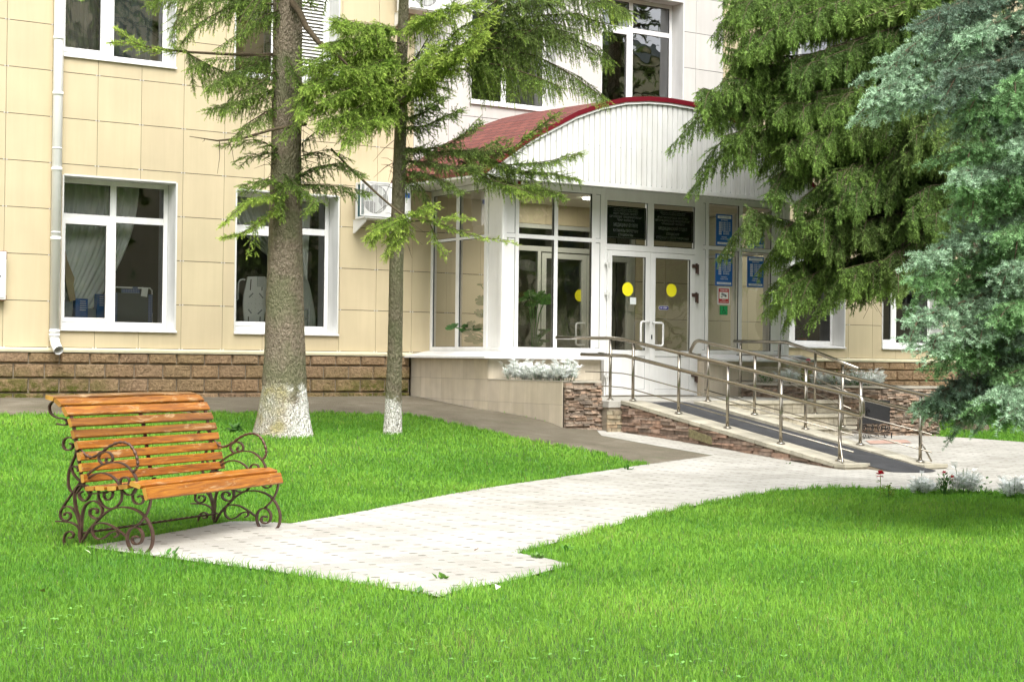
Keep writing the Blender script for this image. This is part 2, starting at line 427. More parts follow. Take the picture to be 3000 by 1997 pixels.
# paving outline (clockwise from the bench end), read off the photograph onto the ground
pv = [gov(*p) for p in [(195,1262),(330,1280),(480,1300),(620,1318),(740,1336),(860,1352),(950,1366),(1010,1378),(1060,1362),(1180,1340),(1318,1303),(1255,1288),(1190,1276),
      (1300,1246),(1400,1216),(1500,1188),(1600,1166),(1700,1147),(1800,1131),(1950,1124),(2100,1130),(2360,1136)]]
pv += [np.array([6.5,-13.5,0]), np.array([12,-11,0]), np.array([15,-8,0])]
pv += [gov(*p) for p in [(2358,1019),(2240,1010),(2110,1003)]]
pv += [np.array([9.4,-4.3,0]), np.array([9.4,-3.9,0]), np.array([4.22,-3.9,0])]
pv += [gov(*p) for p in [(1384,1004),(1480,1022),(1641,1050),(1485,1071),(1400,1084),(1290,1100),(1140,1122),(1000,1146),(900,1166),(800,1186),(720,1199),(668,1208)]]
pv += [gov(*p) for p in [(600,1203),(530,1203),(430,1222),(330,1240)]]
def paving_mat():
    m = bpy.data.materials.new('concrete_pavers'); m.use_nodes = True; n, L = nodes_of(m); b = n['Principled BSDF']
    geo = n.new('ShaderNodeNewGeometry'); pos = geo.outputs['Position']
    wob = noise(n, L, pos, 9, 2)
    sp = n.new('ShaderNodeSeparateXYZ'); L.new(pos, sp.inputs[0])
    # wavy interlocking edges: courses along X, 0.115 m pitch, 0.23 m blocks
    wv = math_node(n, L, 'MULTIPLY', math_node(n, L, 'SINE', math_node(n, L, 'MULTIPLY', sp.outputs['X'], 2*math.pi/.115)), .006)
    wy = math_node(n, L, 'MULTIPLY', math_node(n, L, 'SINE', math_node(n, L, 'MULTIPLY', sp.outputs['Y'], 2*math.pi/.115)), .006)
    cx = n.new('ShaderNodeCombineXYZ')
    L.new(math_node(n, L, 'ADD', sp.outputs['X'], wy), cx.inputs[0]); L.new(math_node(n, L, 'ADD', sp.outputs['Y'], wv), cx.inputs[1])
    br = n.new('ShaderNodeTexBrick'); L.new(cx.outputs[0], br.inputs['Vector'])
    br.inputs['Scale'].default_value = 1; br.inputs['Brick Width'].default_value = .23; br.inputs['Row Height'].default_value = .115
    br.inputs['Mortar Size'].default_value = .0016; br.inputs['Mortar Smooth'].default_value = .3
    br.inputs['Color1'].default_value = (.37, .36, .33, 1); br.inputs['Color2'].default_value = (.445, .435, .40, 1); br.inputs['Mortar'].default_value = (.30, .28, .24, 1)
    c = br.outputs['Color']
    # dirt-filled notches where the corners of the blocks meet
    nx_ = math_node(n, L, 'SUBTRACT', math_node(n, L, 'PINGPONG', sp.outputs['X'], .115), 0.0)
    ny_ = math_node(n, L, 'PINGPONG', sp.outputs['Y'], .0575)
    dx = math_node(n, L, 'MULTIPLY', nx_, .7); dd = math_node(n, L, 'ADD', math_node(n, L, 'MULTIPLY', dx, dx), math_node(n, L, 'MULTIPLY', ny_, ny_))
    rad = math_node(n, L, 'MULTIPLY', math_node(n, L, 'SUBTRACT', noise(n, L, pos, 9, 4, .7), .40, True), .0024)
    hole = math_node(n, L, 'LESS_THAN', dd, rad)
    stain = ramp(n, L, noise(n, L, pos, 1.1, 6, .65), [(.35, (.78, .77, .73)), (.65, (1.08, 1.07, 1.05))])
    c = mix_col(n, L, 1.0, c, stain, 'MULTIPLY')
    fine = ramp(n, L, noise(n, L, pos, 90, 4, .8), [(.3, (.85, .85, .85)), (.7, (1.1, 1.1, 1.1))])
    c = mix_col(n, L, 1.0, c, fine, 'MULTIPLY')
    c = mix_col(n, L, math_node(n, L, 'MULTIPLY', hole, .8), c, (.11, .10, .075))
    L.new(c, b.inputs['Base Color']); b.inputs['Roughness'].default_value = .85
    h = math_node(n, L, 'SUBTRACT', math_node(n, L, 'MULTIPLY', noise(n, L, pos, 120, 4), .25), math_node(n, L, 'ADD', br.outputs['Fac'], hole))
    bump_to(n, L, h, b, .5, .006)
    return m
m_pave = paving_mat()
drape(pv, 'path', m_pave, .014)

# asphalt strip along the wall's foot and round the planter
av = [np.array([-14,.0,0]), np.array([3.62,.0,0]), np.array([3.62,-3.97,0]), np.array([4.18,-4.05,0])]
av += [gov(*p) for p in [(1384,1004),(1480,1022),(1641,1050),(1485,1071)]]
av += [gov(*p) for p in [(1380,1046),(1270,1026),(1180,1008),(1080,985),(1000,968),(940,958)]]
av += [np.array([.3,-2.45,0]), np.array([-1.2,-2.6,0]), np.array([-2.4,-2.45,0]), np.array([-3.6,-2.3,0]), np.array([-6,-2.3,0]), np.array([-14,-2.2,0])]
def asphalt_mat():
    m = bpy.data.materials.new('old_asphalt'); m.use_nodes = True; n, L = nodes_of(m); b = n['Principled BSDF']
    pos = n.new('ShaderNodeNewGeometry').outputs['Position']
    c = ramp(n, L, noise(n, L, pos, 1.6, 5, .7), [(.3, (.095, .080, .050)), (.55, (.145, .125, .088)), (.75, (.225, .20, .15))])
    f = ramp(n, L, noise(n, L, pos, 130, 4, .8), [(.3, (.6, .6, .6)), (.7, (1.35, 1.35, 1.35))])
    c = mix_col(n, L, 1.0, c, f, 'MULTIPLY')
    mo = ramp(n, L, noise(n, L, pos, 2.4, 6, .75), [(.56, (0, 0, 0)), (.66, (.5, .5, .5))])
    c = mix_col(n, L, mo, c, (.075, .085, .03))
    L.new(c, b.inputs['Base Color']); b.inputs['Roughness'].default_value = .95
    bump_to(n, L, noise(n, L, pos, 110, 5, .8), b, .7, .012)
    return m
m_asph = asphalt_mat()
drape(av, 'pavement_strip', m_asph, .010)
av2 = [np.array([9.45,-.0,0]), np.array([22,.0,0]), np.array([22,-1.9,0]), np.array([14.5,-1.8,0]), np.array([11.6,-2.4,0]), np.array([9.7,-4.35,0]), np.array([9.45,-4.3,0])]
drape(av2, 'pavement_corner', m_asph, .010)
# a patch of red pavers at the foot of the steps
drape([(7.0,-6.10,0),(7.3,-5.72,0),(8.0,-5.78,0),(7.7,-6.16,0)], 'path_red_patch', M('red_pavers', (.37, .24, .19), .9, var=.2, vscale=12), .022)
PAVE, ASPH, ASPH2 = pv, av, av2

# ------------------------------------------------------------------ the building
PIT = .605
def hy(px, py, Y):
    d = ray(px, py); t = (Y-CAMLOC[1])/d[1]; return CAMLOC+t*d
def hx(px, py, X):
    d = ray(px, py); t = (X-CAMLOC[0])/d[0]; return CAMLOC+t*d
HOLES = dict(w1=(-1.66,-.09,.25,2.275), w2=(.79,2.39,.25,2.25), w3=(11.0,12.6,.2,2.25), w4=(13.56,15.14,.2,2.25), w5=(16.2,17.8,.2,2.25),
             u1=(-1.70,-.14,3.86,5.9), u2=(.74,2.36,3.86,5.9), u3=(4.62,6.22,3.85,5.9), u4=(7.10,8.80,3.6,5.93), u5=(11.1,12.7,3.86,5.9), u6=(13.5,15.1,3.86,5.9),
             door=(5.42,7.85,-.62,2.05))
def subtract(rects, h):
    out = []
    for (a, b, c, d) in rects:
        x0, x1, z0, z1 = h
        if x1 <= a or x0 >= b or z1 <= c or z0 >= d: out.append((a, b, c, d)); continue
        if x0 > a: out.append((a, x0, c, d))
        if x1 < b: out.append((x1, b, c, d))
        m0, m1 = max(a, x0), min(b, x1)
        if z0 > c: out.append((m0, m1, c, z0))
        if z1 < d: out.append((m0, m1, z1, d))
    return [r for r in out if r[1]-r[0] > .012 and r[3]-r[2] > .012]
bld = thing('clinic_building', 'two storey clinic building with beige panel cladding and split stone plinth', 'building', (3, .3, -.66))
rng = random.Random(3)
cl, cw, clip = MB(), MB(), MB()
XA, XB = -40, 70
for k in range(XA, XB):
    for j in range(-1, 15):
        z0, z1 = j*PIT, (j+1)*PIT
        x0, x1 = k*PIT, (k+1)*PIT
        if j == -1:
            if not (6 <= k < 16): continue
        rs = [(x0+.0028, x1-.0028, z0+.0042, z1-.0042)]
        for h in HOLES.values(): rs = subtract(rs, h)
        white = 6 <= k < 16 and j >= 4
        t = 1+rng.uniform(-.035, .035)
        for r in rs:
            mb = cw if white else cl
            mb.cur = (t, t*(1+rng.uniform(-.008, .008)), t)
            mb.box(r[0], r[1], 0, .011, r[2], r[3])
        if j >= 0 and -8 < k < 22:
            inh = any(h[0]-.02 < x0 < h[1]+.02 and h[2]-.02 < z0 < h[3]+.02 for h in HOLES.values())
            if not inh and not white:
                for sx in (-.028, .012): clip.box(x0+sx, x0+sx+.016, -.004, .010, z0-.010, z0+.010)
cl.build('cladding', m_clad, bld); cw.build('white_cladding', m_clad_w, bld); clip.build('panel_clips', m_clad_w, bld)['kind'] = 'stuff'
# masonry behind the panels, pierced by the openings
mas = MB()
xs = sorted({XA*PIT, XB*PIT} | {h[0] for h in HOLES.values()} | {h[1] for h in HOLES.values()})
zs = sorted({-.9, 9.07} | {h[2] for h in HOLES.values()} | {h[3] for h in HOLES.values()})
for a, b in zip(xs[:-1], xs[1:]):
    for c, d in zip(zs[:-1], zs[1:]):
        mx_, mz_ = (a+b)/2, (c+d)/2
        if any(h[0] < mx_ < h[1] and h[2] < mz_ < h[3] for h in HOLES.values()): continue
        mas.box(a, b, .02, .55, c, d)
mas.build('masonry', m_back, bld)
shell = MB()
shell.box(XA*PIT, XB*PIT, 8.5, 8.7, -.9, 9.07); shell.box(XA*PIT-.2, XA*PIT, .02, 8.7, -.9, 9.07); shell.box(XB*PIT, XB*PIT+.2, .02, 8.7, -.9, 9.07)
shell.build('rear_wall', m_clad, bld)
rf = MB(); rf.box(XA*PIT-.5, XB*PIT+.5, -.5, 9.1, 9.08, 9.3); rf.build('roof', m_clad_w, bld)
# drip ledge above the plinth
led = MB()
for (a, b) in ((XA*PIT, 3.62), (9.5, XB*PIT)):
    led.prism([(a, .0, -.004), (a, -.055, -.018), (a, -.055, -.045), (a, -.048, -.045), (a, -.048, -.062), (a, .0, -.062)], (b-a, 0, 0))
led.build('drip_ledge', M('cream_ledge', (.74, .68, .48), .5, var=.06), bld)

def split_mat(name, base):
    m = bpy.data.materials.new(name); m.use_nodes = True; n, L = nodes_of(m); b = n['Principled BSDF']
    pos = n.new('ShaderNodeNewGeometry').outputs['Position']
    a = n.new('ShaderNodeAttribute'); a.attribute_name = 'tint'
    nn = noise(n, L, pos, 38, 6, .75)
    c = ramp(n, L, nn, [(.33, tuple(x*.45 for x in base)), (.5, base), (.68, tuple(min(1, x*1.35) for x in base))])
    c = mix_col(n, L, 1.0, c, a.outputs['Color'], 'MULTIPLY')
    sp = n.new('ShaderNodeSeparateXYZ'); L.new(pos, sp.inputs[0])
    X, Z = sp.outputs['X'], sp.outputs['Z']
    lowz = math_node(n, L, 'MULTIPLY', math_node(n, L, 'SUBTRACT', -.22, Z), 3.2, True)
    right = math_node(n, L, 'MULTIPLY', math_node(n, L, 'SUBTRACT', X, 1.6), .75, True)
    dl = math_node(n, L, 'ABSOLUTE', math_node(n, L, 'ADD', X, 1.95)); left = math_node(n, L, 'SUBTRACT', 1.3, dl, True)
    msk = math_node(n, L, 'ADD', math_node(n, L, 'MULTIPLY', right, math_node(n, L, 'LESS_THAN', X, 3.7)), math_node(n, L, 'MULTIPLY', left, 1.2), True)
    mo = math_node(n, L, 'MULTIPLY', math_node(n, L, 'MULTIPLY', msk, lowz), ramp(n, L, noise(n, L, pos, 7, 6, .75), [(.38, (0, 0, 0)), (.55, (1, 1, 1))]))
    c = mix_col(n, L, mo, c, (.115, .125, .022))
    L.new(c, b.inputs['Base Color']); b.inputs['Roughness'].default_value = .95; b.inputs['Specular IOR Level'].default_value = .15
    bump_to(n, L, math_node(n, L, 'ADD', nn, math_node(n, L, 'MULTIPLY', noise(n, L, pos, 13, 3), 1.2)), b, 1.0, .055)
    return m
m_split = split_mat('split_blocks', (.38, .265, .155))
m_mortar = M('mortar', (.30, .255, .19), .95, var=.15, vscale=20)
rows = [(-.209, -.064), (-.401, -.213), (-.593, -.405), (-.80, -.597), (-1.0, -.80)]
for (a, b) in ((XA*PIT, 3.60), (9.52, XB*PIT)):
    pl, mo_ = MB(), MB()
    mo_.box(a, b, .0, .25, -1.35, -.0625)
    for ri, (z0, z1) in enumerate(rows + [(-1.2, -1.0)]):
        x = -2.084+(.21 if ri % 2 else 0) + math.floor((a+2.084)/.405)*.405
        while x < b:
            xa, xb = max(x+.006, a), min(x+.399, b)
            if xb-xa > .03:
                t = rng.uniform(.86, 1.12); pl.cur = (t, t*rng.uniform(.97, 1.02), t*rng.uniform(.93, 1.03))
                e = .018; yf = -.042+rng.uniform(-.004, .004)
                za, zb = z0+.004, z1-.004
                pl.add([(xa,-.005,za),(xb,-.005,za),(xb,-.005,zb),(xa,-.005,zb),(xa+e,yf,za+e),(xb-e,yf,za+e),(xb-e,yf,zb-e),(xa+e,yf,zb-e)],
                       [(0,1,5,4),(1,2,6,5),(2,3,7,6),(3,0,4,7),(4,5,6,7)])
            x += .405
    pl.build('plinth', m_split, bld); mo_.build('plinth_mortar', m_mortar, bld)

# rooms behind the windows
m_upr = M('lit_upper_room', (.42, .41, .38), .9, var=.06)  # paler copy: the brighter light upstairs is put into the wall colour
room = MB()
def room_box(x0, x1, y0, y1, z0, z1):
    room.face([(x0,y1,z0),(x1,y1,z0),(x1,y1,z1),(x0,y1,z1)])
    room.face([(x0,y0,z0),(x0,y1,z0),(x0,y1,z1),(x0,y0,z1)]); room.face([(x1,y1,z0),(x1,y0,z0),(x1,y0,z1),(x1,y1,z1)])
    room.face([(x0,y0,z0),(x1,y0,z0),(x1,y1,z0),(x0,y1,z0)]); room.face([(x0,y0,z1),(x0,y1,z1),(x1,y1,z1),(x1,y0,z1)])
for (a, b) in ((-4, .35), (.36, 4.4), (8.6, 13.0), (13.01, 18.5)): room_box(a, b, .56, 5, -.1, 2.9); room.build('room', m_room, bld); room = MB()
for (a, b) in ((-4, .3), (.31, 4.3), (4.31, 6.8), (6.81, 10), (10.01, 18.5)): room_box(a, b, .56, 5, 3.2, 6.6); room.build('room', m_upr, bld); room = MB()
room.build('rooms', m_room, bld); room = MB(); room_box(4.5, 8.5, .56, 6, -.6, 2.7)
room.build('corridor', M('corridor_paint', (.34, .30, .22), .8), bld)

def window(key, mulls, trans, sash=None, extra=None, label=None):
    """frame mesh with panes, reveal lining and sill board as its sub-parts"""
    x0, x1, z0, z1 = HOLES[key]
    yf, yb = .28, .345; w = .062
    fx0, fx1, fz0, fz1 = x0+.012, x1-.012, z0+.03, z1-.012
    fr, gk, pn, rv, sb = MB(), MB(), MB(), MB(), MB()
    fr.frame(fx0, fx1, fz0, fz1, yf, yb, w, .075)
    colx = [fx0+w]; 
    for (a, b) in mulls: fr.box(a, b, yf+.002, yb-.002, fz0+.075, fz1-w); colx += [a, b]
    colx.append(fx1-w)
    ta, tb = trans
    for i in range(0, len(colx), 2):
        a, b = colx[i], colx[i+1]
        if ta: fr.box(a, b, yf+.004, yb-.004, ta, tb)
        cells = [(fz0+.075, ta), (tb, fz1-w)] if ta else [(fz0+.075, fz1-w)]
        for ci, (c, d) in enumerate(cells):
            ca, cb, cc, cd = a, b, c, d
            if sash and sash == (i//2, ci):
                fr.frame(a-.008, b+.008, c-.008, d+.008, yf-.014, yf+.03, .058)
                ca, cb, cc, cd = a+.05, b-.05, c+.05, d-.05
            gk.frame(ca, cb, cc, cd, yf+.010, yf+.024, .008)
            pn.face([(ca+.002, yf+.017, cc+.002), (cb-.002, yf+.017, cc+.002), (cb-.002, yf+.017, cd-.002), (ca+.002, yf+.017, cd-.002)])
    f = fr.build('window', m_white, bld, bevel=.003)
    if label: f['label'] = label
    gk.build('gasket', m_gasket, f); pn.build('pane', m_glassu if key[0] == 'u' else m_glass, f)
    # sheet-metal reveal with a narrow lip on the wall, inner reveal in white plaster
    rv.box(x0-.012, x0+.010, -.012, .28, z0, z1); rv.box(x1-.010, x1+.012, -.012, .28, z0, z1); rv.box(x0+.010, x1-.010, -.012, .28, z1-.010, z1+.014)
    rv.box(x0, x0+.012, .346, .62, z0, z1); rv.box(x1-.012, x1, .346, .62, z0, z1); rv.box(x0+.012, x1-.012, .346, .62, z1-.012, z1)
    rv.build('reveal', m_whitep, f)
    sb.prism([(x0-.02, -.035, z0-.004), (x0-.02, -.035, z0-.028), (x0-.02, -.028, z0-.028), (x0-.02, -.028, z0-.010), (x0-.02, -.013, z0-.006), (x0-.02, -.013, z0)], (x1-x0+.04, 0, 0))
    sb.prism([(x0+.0105, -.0125, z0+.0), (x0+.0105, .279, z0+.028), (x0+.0105, .279, z0-.0), (x0+.0105, -.0125, z0-.012)], (x1-x0-.021, 0, 0))
    sb.box(x0+.02, x1-.02, .346, .62, z0-.02, z0+.03)
    sb.build('sill', m_white, f)
    return f
window('w1', [(-.925, -.837)], (1.705, 1.795), (0, 0))
window('w2', [(1.53, 1.61)], (1.69, 1.78), (0, 0))
window('w3', [(11.56, 11.66)], (1.68, 1.77), (0, 0)); window('w4', [(14.12, 14.22)], (1.68, 1.77), (0, 0)); window('w5', [(16.75, 16.85)], (1.68, 1.77), (0, 0))
window('u1', [(-1.045, -.905)], (5.32, 5.41), (0, 0)); window('u2', [(1.42, 1.53)], (5.32, 5.41))
window('u3', [(5.36, 5.45)], (5.32, 5.41)); window('u4', [(7.87, 7.954)], (5.363, 5.443), (0, 0))
window('u5', [(11.66, 11.76)], (5.32, 5.41), (0, 0)); window('u6', [(14.1, 14.2)], (5.32, 5.41), (0, 0))

# blinds, boards and louvre behind / in the upper windows
def card(name, mat, label, cat, x0, x1, z0, z1, y, t=.01, **kw):
    mb = MB(); mb.box(x0, x1, y, y+t, z0, z1); return one(mb, name, mat, label, cat, ((x0+x1)/2, y, z0), **kw)
def net(x0, x1, z0, z1, y):
    mb = MB(); n = 60
    for i in range(n):
        a, b = x0+(x1-x0)*i/n, x0+(x1-x0)*(i+1)/n
        ya, yb = y+.012*math.sin(i*1.1)+.008*math.sin(i*.37), y+.012*math.sin((i+1)*1.1)+.008*math.sin((i+1)*.37)
        mb.face([(a, ya, z0), (b, yb, z0), (b, yb, z1), (a, ya, z1)])
    return mb
m_net = M('grey_net', (.60, .57, .53), .9, var=.08, vscale=2, trans=.3)
m_bnet = M('sky_reflection_cloth', (.32, .37, .43), .9, var=.10, vscale=2, trans=.2)  # its blue grey stands in for sky reflected in the pane
one(net(-1.64, -1.0, 3.9, 5.85, .44), 'curtain', m_net, 'warm grey net curtain in the upper left window, left pane', 'curtain', (-1.3, .62, 3.9), smooth=True)
one(net(-.98, -.3, 3.9, 5.85, .45), 'curtain', m_bnet, 'blue grey curtain added for the sky reflection in the upper left window, right pane', 'curtain', (-.6, .63, 3.9), smooth=True)
one(net(5.4, 6.1, 3.9, 5.8, .45), 'curtain', m_net, 'grey net curtain in the upper window over the porch roof slope', 'curtain', (5.7, .64, 3.9), smooth=True)
card('cardboard_sheet', M('cardboard', (.40, .24, .12), .9, var=.1), 'brown cardboard sheet behind the upper window left of the big trunk', 'cardboard', .82, 1.40, 3.92, 4.75, .50)
one(net(.8, 1.45, 3.9, 5.85, .57), 'curtain', m_net, 'grey net curtain behind the brown cardboard sheet', 'curtain', (1.1, .66, 3.9), smooth=True)
lv = thing('louvre_panel', 'white louvred ventilation panel filling the upper window right of the big trunk', 'louvre', (1.9, .26, 3.95))
q = MB(); q.frame(1.60, 2.26, 3.96, 5.3, .235, .275, .03); q.build('frame', m_whitep, lv)
q = MB()
for i in range(26):
    z = 4.0+i*.049
    q.prism([(1.63, .240, z), (1.63, .268, z+.034), (1.63, .272, z+.034), (1.63, .244, z)], (.60, 0, 0))
q.build('slats', m_whitep, lv)
q = MB(); q.box(1.63, 2.23, .273, .276, 3.99, 5.27); q.build('backing', M('louvre_shadow', (.30, .28, .24), .9, var=0), lv)

# curtains of the ground floor: swept to one side and tied
def bez(p0, p1, p2, p3, t):
    return [(1-t)**3*a+3*(1-t)**2*t*b+3*(1-t)*t*t*c+t**3*d for a, b, c, d in zip(p0, p1, p2, p3)]
def swept_curtain(top_a, top_b, tie, ztop, zbot, side, y, end_w, nfold=13, tail=True, ends=None):
    mb = MB(); NU, NT = 110, 26
    grid = []
    for i in range(NU+1):
        u = i/NU; xt = top_a+(top_b-top_a)*u
        xe = tie[0]+end_w*(u-.5); ze = tie[1]-.10*u*(1 if side < 0 else 1)
        if ends: xe = ends[0][0]+(ends[1][0]-ends[0][0])*u; ze = ends[0][1]+(ends[1][1]-ends[0][1])*u
        c1_ = (xt+(tie[0]-xt)*.08, ztop-(ztop-tie[1])*.45); c2_ = (xt+(tie[0]-xt)*.72, tie[1]+.04-.22*u)
        if ends: c1_ = (xt-.02*u, ztop-(ztop-ze)*.45); c2_ = (xe+(xt-xe)*.42, ze+.42)
        col = []
        for j in range(NT+1):
            t = j/NT; x, z = bez((xt, ztop), c1_, c2_, (xe, ze), t)
            amp = .028*(1-t*.55)
            col.append((x, y+amp*math.sin(u*nfold*2*math.pi+1.2*math.sin(u*9))+.01*math.sin(u*37+t*3), z))
        if tail:
            for j in range(1, 13):
                t = j/12; w = (u-.5)*(end_w+.30*math.sin(t*math.pi*.5)); xx = tie[0]+w*1.0-side*.02*t
                if ends: xx = xe-.12*t*u
                col.append((xx, y+.02*math.sin(u*nfold*2*math.pi)+.01, (ze-(tie[1]-zbot)*t) if not ends else ze+(min(zbot, ze-.03)-ze)*t))
        grid.append(col)
    n = len(grid[0])
    mb.add([p for c in grid for p in c], [(i*n+j, i*n+j+1, (i+1)*n+j+1, (i+1)*n+j) for i in range(NU) for j in range(n-1)])
    return mb
one(swept_curtain(-1.66, -.40, (-1.45, .85), 2.24, .46, -1, .60, .34, ends=((-1.66, 1.12), (-1.06, .50))), 'curtain', m_curtain, 'sheer white curtain swept to the left in the window beside the drainpipe', 'curtain', (-1.2, .66, .5), smooth=True)
one(swept_curtain(.82, 2.24, (2.15, 1.13), 2.22, .42, 1, .60, .12), 'curtain', m_curtain, 'sheer white curtain tied to the right in the window behind the big trunk', 'curtain', (1.6, .66, .5), smooth=True)

# goods on the window sills
def W1(x, y, Y=.48):    # crop-2 pixels -> plane just behind the pane
    p = hy(x/2.24, 450+y/2.24, Y); return p[0], p[2]
m_boxblue = M('blue_carton', (.03, .12, .38), .5, var=.15, vscale=8)
def carton(x0, x1, y0, y1, label, Y=.48, lit=True):
    a, zt = W1(x0, y0, Y); b, zb = W1(x1, y1, Y); zb = .285
    t = thing('carton', label, 'box', ((a+b)/2, Y, zb), 'cartons on the window sill')
    q = MB(); q.box(a, b, Y, Y+.12, zb+(.045 if lit else 0), zt); q.build('body', m_boxblue, t)
    if lit:
        q = MB(); q.box(a, b, Y+.001, Y+.119, zb, zb+.030); q.build('lower_band', M('carton_brown', (.38, .22, .10), .8), t)
        q = MB(); q.box(a, b, Y+.0005, Y+.1195, zb+.030, zb+.045); q.build('white_band', m_white, t)
    q = MB(); r = random.Random(5)
    for i in range(5): 
        z = zt-.03-.03*i; q.box(a+(b-a)*.35, a+(b-a)*r.uniform(.7, .92), Y-.002, Y-.0005, z-.008, z)
    q.build('print', m_white, t)
    return t
carton(497, 575, 950, 1075, 'blue carton with brown foot on the sill under the sheer curtain')
carton(637, 684, 920, 1075, 'narrow blue carton beside the middle bar of the window', lit=False)
a, zt = W1(425, 965); b, _ = W1(478, 1075)
card('folder', m_grey_plastic, 'dark grey folder standing at the left end of the window sill', 'folder', a, b, .285, zt, .50, .05)
a, zt = W1(580, 1015); b, _ = W1(632, 1075)
card('storage_box', m_grey_plastic, 'small dark grey box between the two blue cartons', 'box', a, b, .285, zt, .50, .08)
q = MB(); pts = [W1(*p) for p in ((428,640),(440,700),(487,820),(480,860),(494,960),(455,970),(425,820))]
q.prism([(x, .46, z) for x, z in pts], (0, .04, 0)); one(q, 'shoulder_bag', M('beige_canvas', (.45, .35, .22), .9), 'flat beige canvas bag leaning in the left edge of the window', 'bag', (pts[0][0], .46, .3))
# folding cot on end: white tube, dark cloth, blue plaid edge
x0, zt = W1(755, 875); x1, _ = W1(1005, 900); zb = .285
ct = thing('folding_cot', 'folded cot with white tube and blue plaid edging standing on the sill', 'cot', ((x0+x1)/2, .5, zb))
q = MB(); q.tube([(x0, .52, zt-.10), (x0+.004, .52, zt-.03), (x0+.03, .52, zt), (x1-.03, .52, zt), (x1-.004, .52, zt-.03), (x1, .52, zt-.10)], .011, 10); q.tube([(x1, .52, zt-.34), (x1+.012, .52, zb)], .011, 10); q.build('tube_frame', m_white, ct, True)
q = MB(); q.box(x0+.04, x1-.06, .50, .515, zb, zt-.075); q.build('cloth', M('dark_cloth', (.06, .075, .08), .9), ct)
q = MB(); q.box(x0-.005, x0+.04, .497, .517, zb, zt-.075); q.box(x1-.06, x1-.0, .497, .517, zb, zt-.085); q.box(x0+.10, x0+.36, .505, .518, zt-.075, zt-.02); q.box(x0+.26, x0+.33, .50, .53, zt-.045, zt+.013)
def plaid():
    m = bpy.data.materials.new('blue_plaid'); m.use_nodes = True; n, L = nodes_of(m); b = n['Principled BSDF']
    sp = n.new('ShaderNodeSeparateXYZ'); L.new(n.new('ShaderNodeNewGeometry').outputs['Position'], sp.inputs[0])
    f = 0
    ax = math_node(n, L, 'LESS_THAN', math_node(n, L, 'PINGPONG', sp.outputs['X'], .012), .0025); az = math_node(n, L, 'LESS_THAN', math_node(n, L, 'PINGPONG', sp.outputs['Z'], .012), .0025)
    L.new(mix_col(n, L, math_node(n, L, 'MAXIMUM', ax, az), (.03, .07, .25), (.30, .33, .38)), b.inputs['Base Color']); b.inputs['Roughness'].default_value = .9
    return m
q.build('plaid_edging', plaid(), ct)
q = MB(); q.obox((x1-.12, .49, zt-.055), (.045, 0, -.006), (0, .001, 0), (.008, 0, .062)); q.build('price_tag', m_white, ct)
# bath board and walker in the second window
def W2(x, y, Y=.48):
    p = hy(680+x/4.206, 780+y/4.206, Y); return p[0], p[2]
out = [(190,130),(205,126),(400,126),(420,140),(430,200),(425,330),(432,400),(425,480),(400,600),(385,690),(148,690),(135,560),(132,430),(140,350),(165,240)]
q = MB(); q.prism([(x, .47, z) for x, z in (W2(*p) for p in out)], (0, .03, 0))
bb = thing('bath_board', 'white slotted bath board standing in the window left of the big trunk', 'bath board', (W2(280, 690)[0], .48, .285))
q.build('board', m_white, bb, bevel=.006)
q = MB()
def slot(ax, ay, bx, by, w=.007):
    (xa, za), (xb, zb2) = W2(ax, ay), W2(bx, by); d = np.array((xb-xa, 0, zb2-za)); d2 = np.array((-d[2], 0, d[0])); d2 = d2/np.linalg.norm(d2)*w
    q.obox(((xa+xb)/2, .4695, (za+zb2)/2), d/2, (0, .0012, 0), d2)
for s_ in ((230,160,220,295),(368,190,364,300),(198,618,194,690),(342,620,338,690)): slot(*s_)
q.build('slots', m_gasket, bb)
q = MB()
for s_ in ((205,382,255,332),(330,332,378,392),(195,530,235,580),(312,588,365,535)): slot(*s_, w=.010)
for px_, py_ in ((200,457),(235,458),(282,460),(332,460),(368,461),(247,378),(332,380),(288,406),(280,512),(236,537),(320,538)): 
    x, z = W2(px_, py_); q.box(x-.004, x+.004, .4685, .4697, z-.004, z+.004)
q.build('dimples', m_grey_plastic, bb)
q = MB(); (xa, za), (xb, zb2) = W2(305, 125), W2(385, 255); q.box(xa, xb, .462, .4675, zb2, za); q.build('price_tag', M('tag_paper', (.55, .56, .55), .7), bb)
q = MB(); q.tube([(W2(*p)[0], .53, W2(*p)[1]) for p in ((178,165),(150,160),(115,168),(95,200),(88,350),(88,400),(62,420),(70,690))], .012, 10)
one(q, 'walking_frame', m_white, 'white tube walking frame at the left of the slotted bath board', 'walking frame', (W2(88, 690)[0], .53, .285), smooth=True)
q = MB(); (xa, za), (xb, zb2) = W2(900, 730), W2(1105, 750); q.prism([(xa, .42, .287), (xb, .42, .287), (xb-.02, .42, .33), (xa+.10, .42, .335)], (0, .12, 0))
one(q, 'plastic_tray', M('mint_plastic', (.10, .50, .42), .5), 'mint green plastic tray on the sill right of the big trunk', 'tray', (xa, .45, .287))
q = MB(); (xa, za), (xb, zb2) = W2(870, 520), W2(945, 690); q.frame(xa-.1, xb, .30, za, .47, .49, .02); q.box(xa-.08, xb-.02, .475, .485, (za+.3)/2-.01, (za+.3)/2+.01); q.box(xa-.1, xb+.06, .45, .50, .285, .30)
one(q, 'wire_stand', m_grey_plastic, 'grey display stand on the sill beside the mint tray', 'stand', (xa, .48, .285))
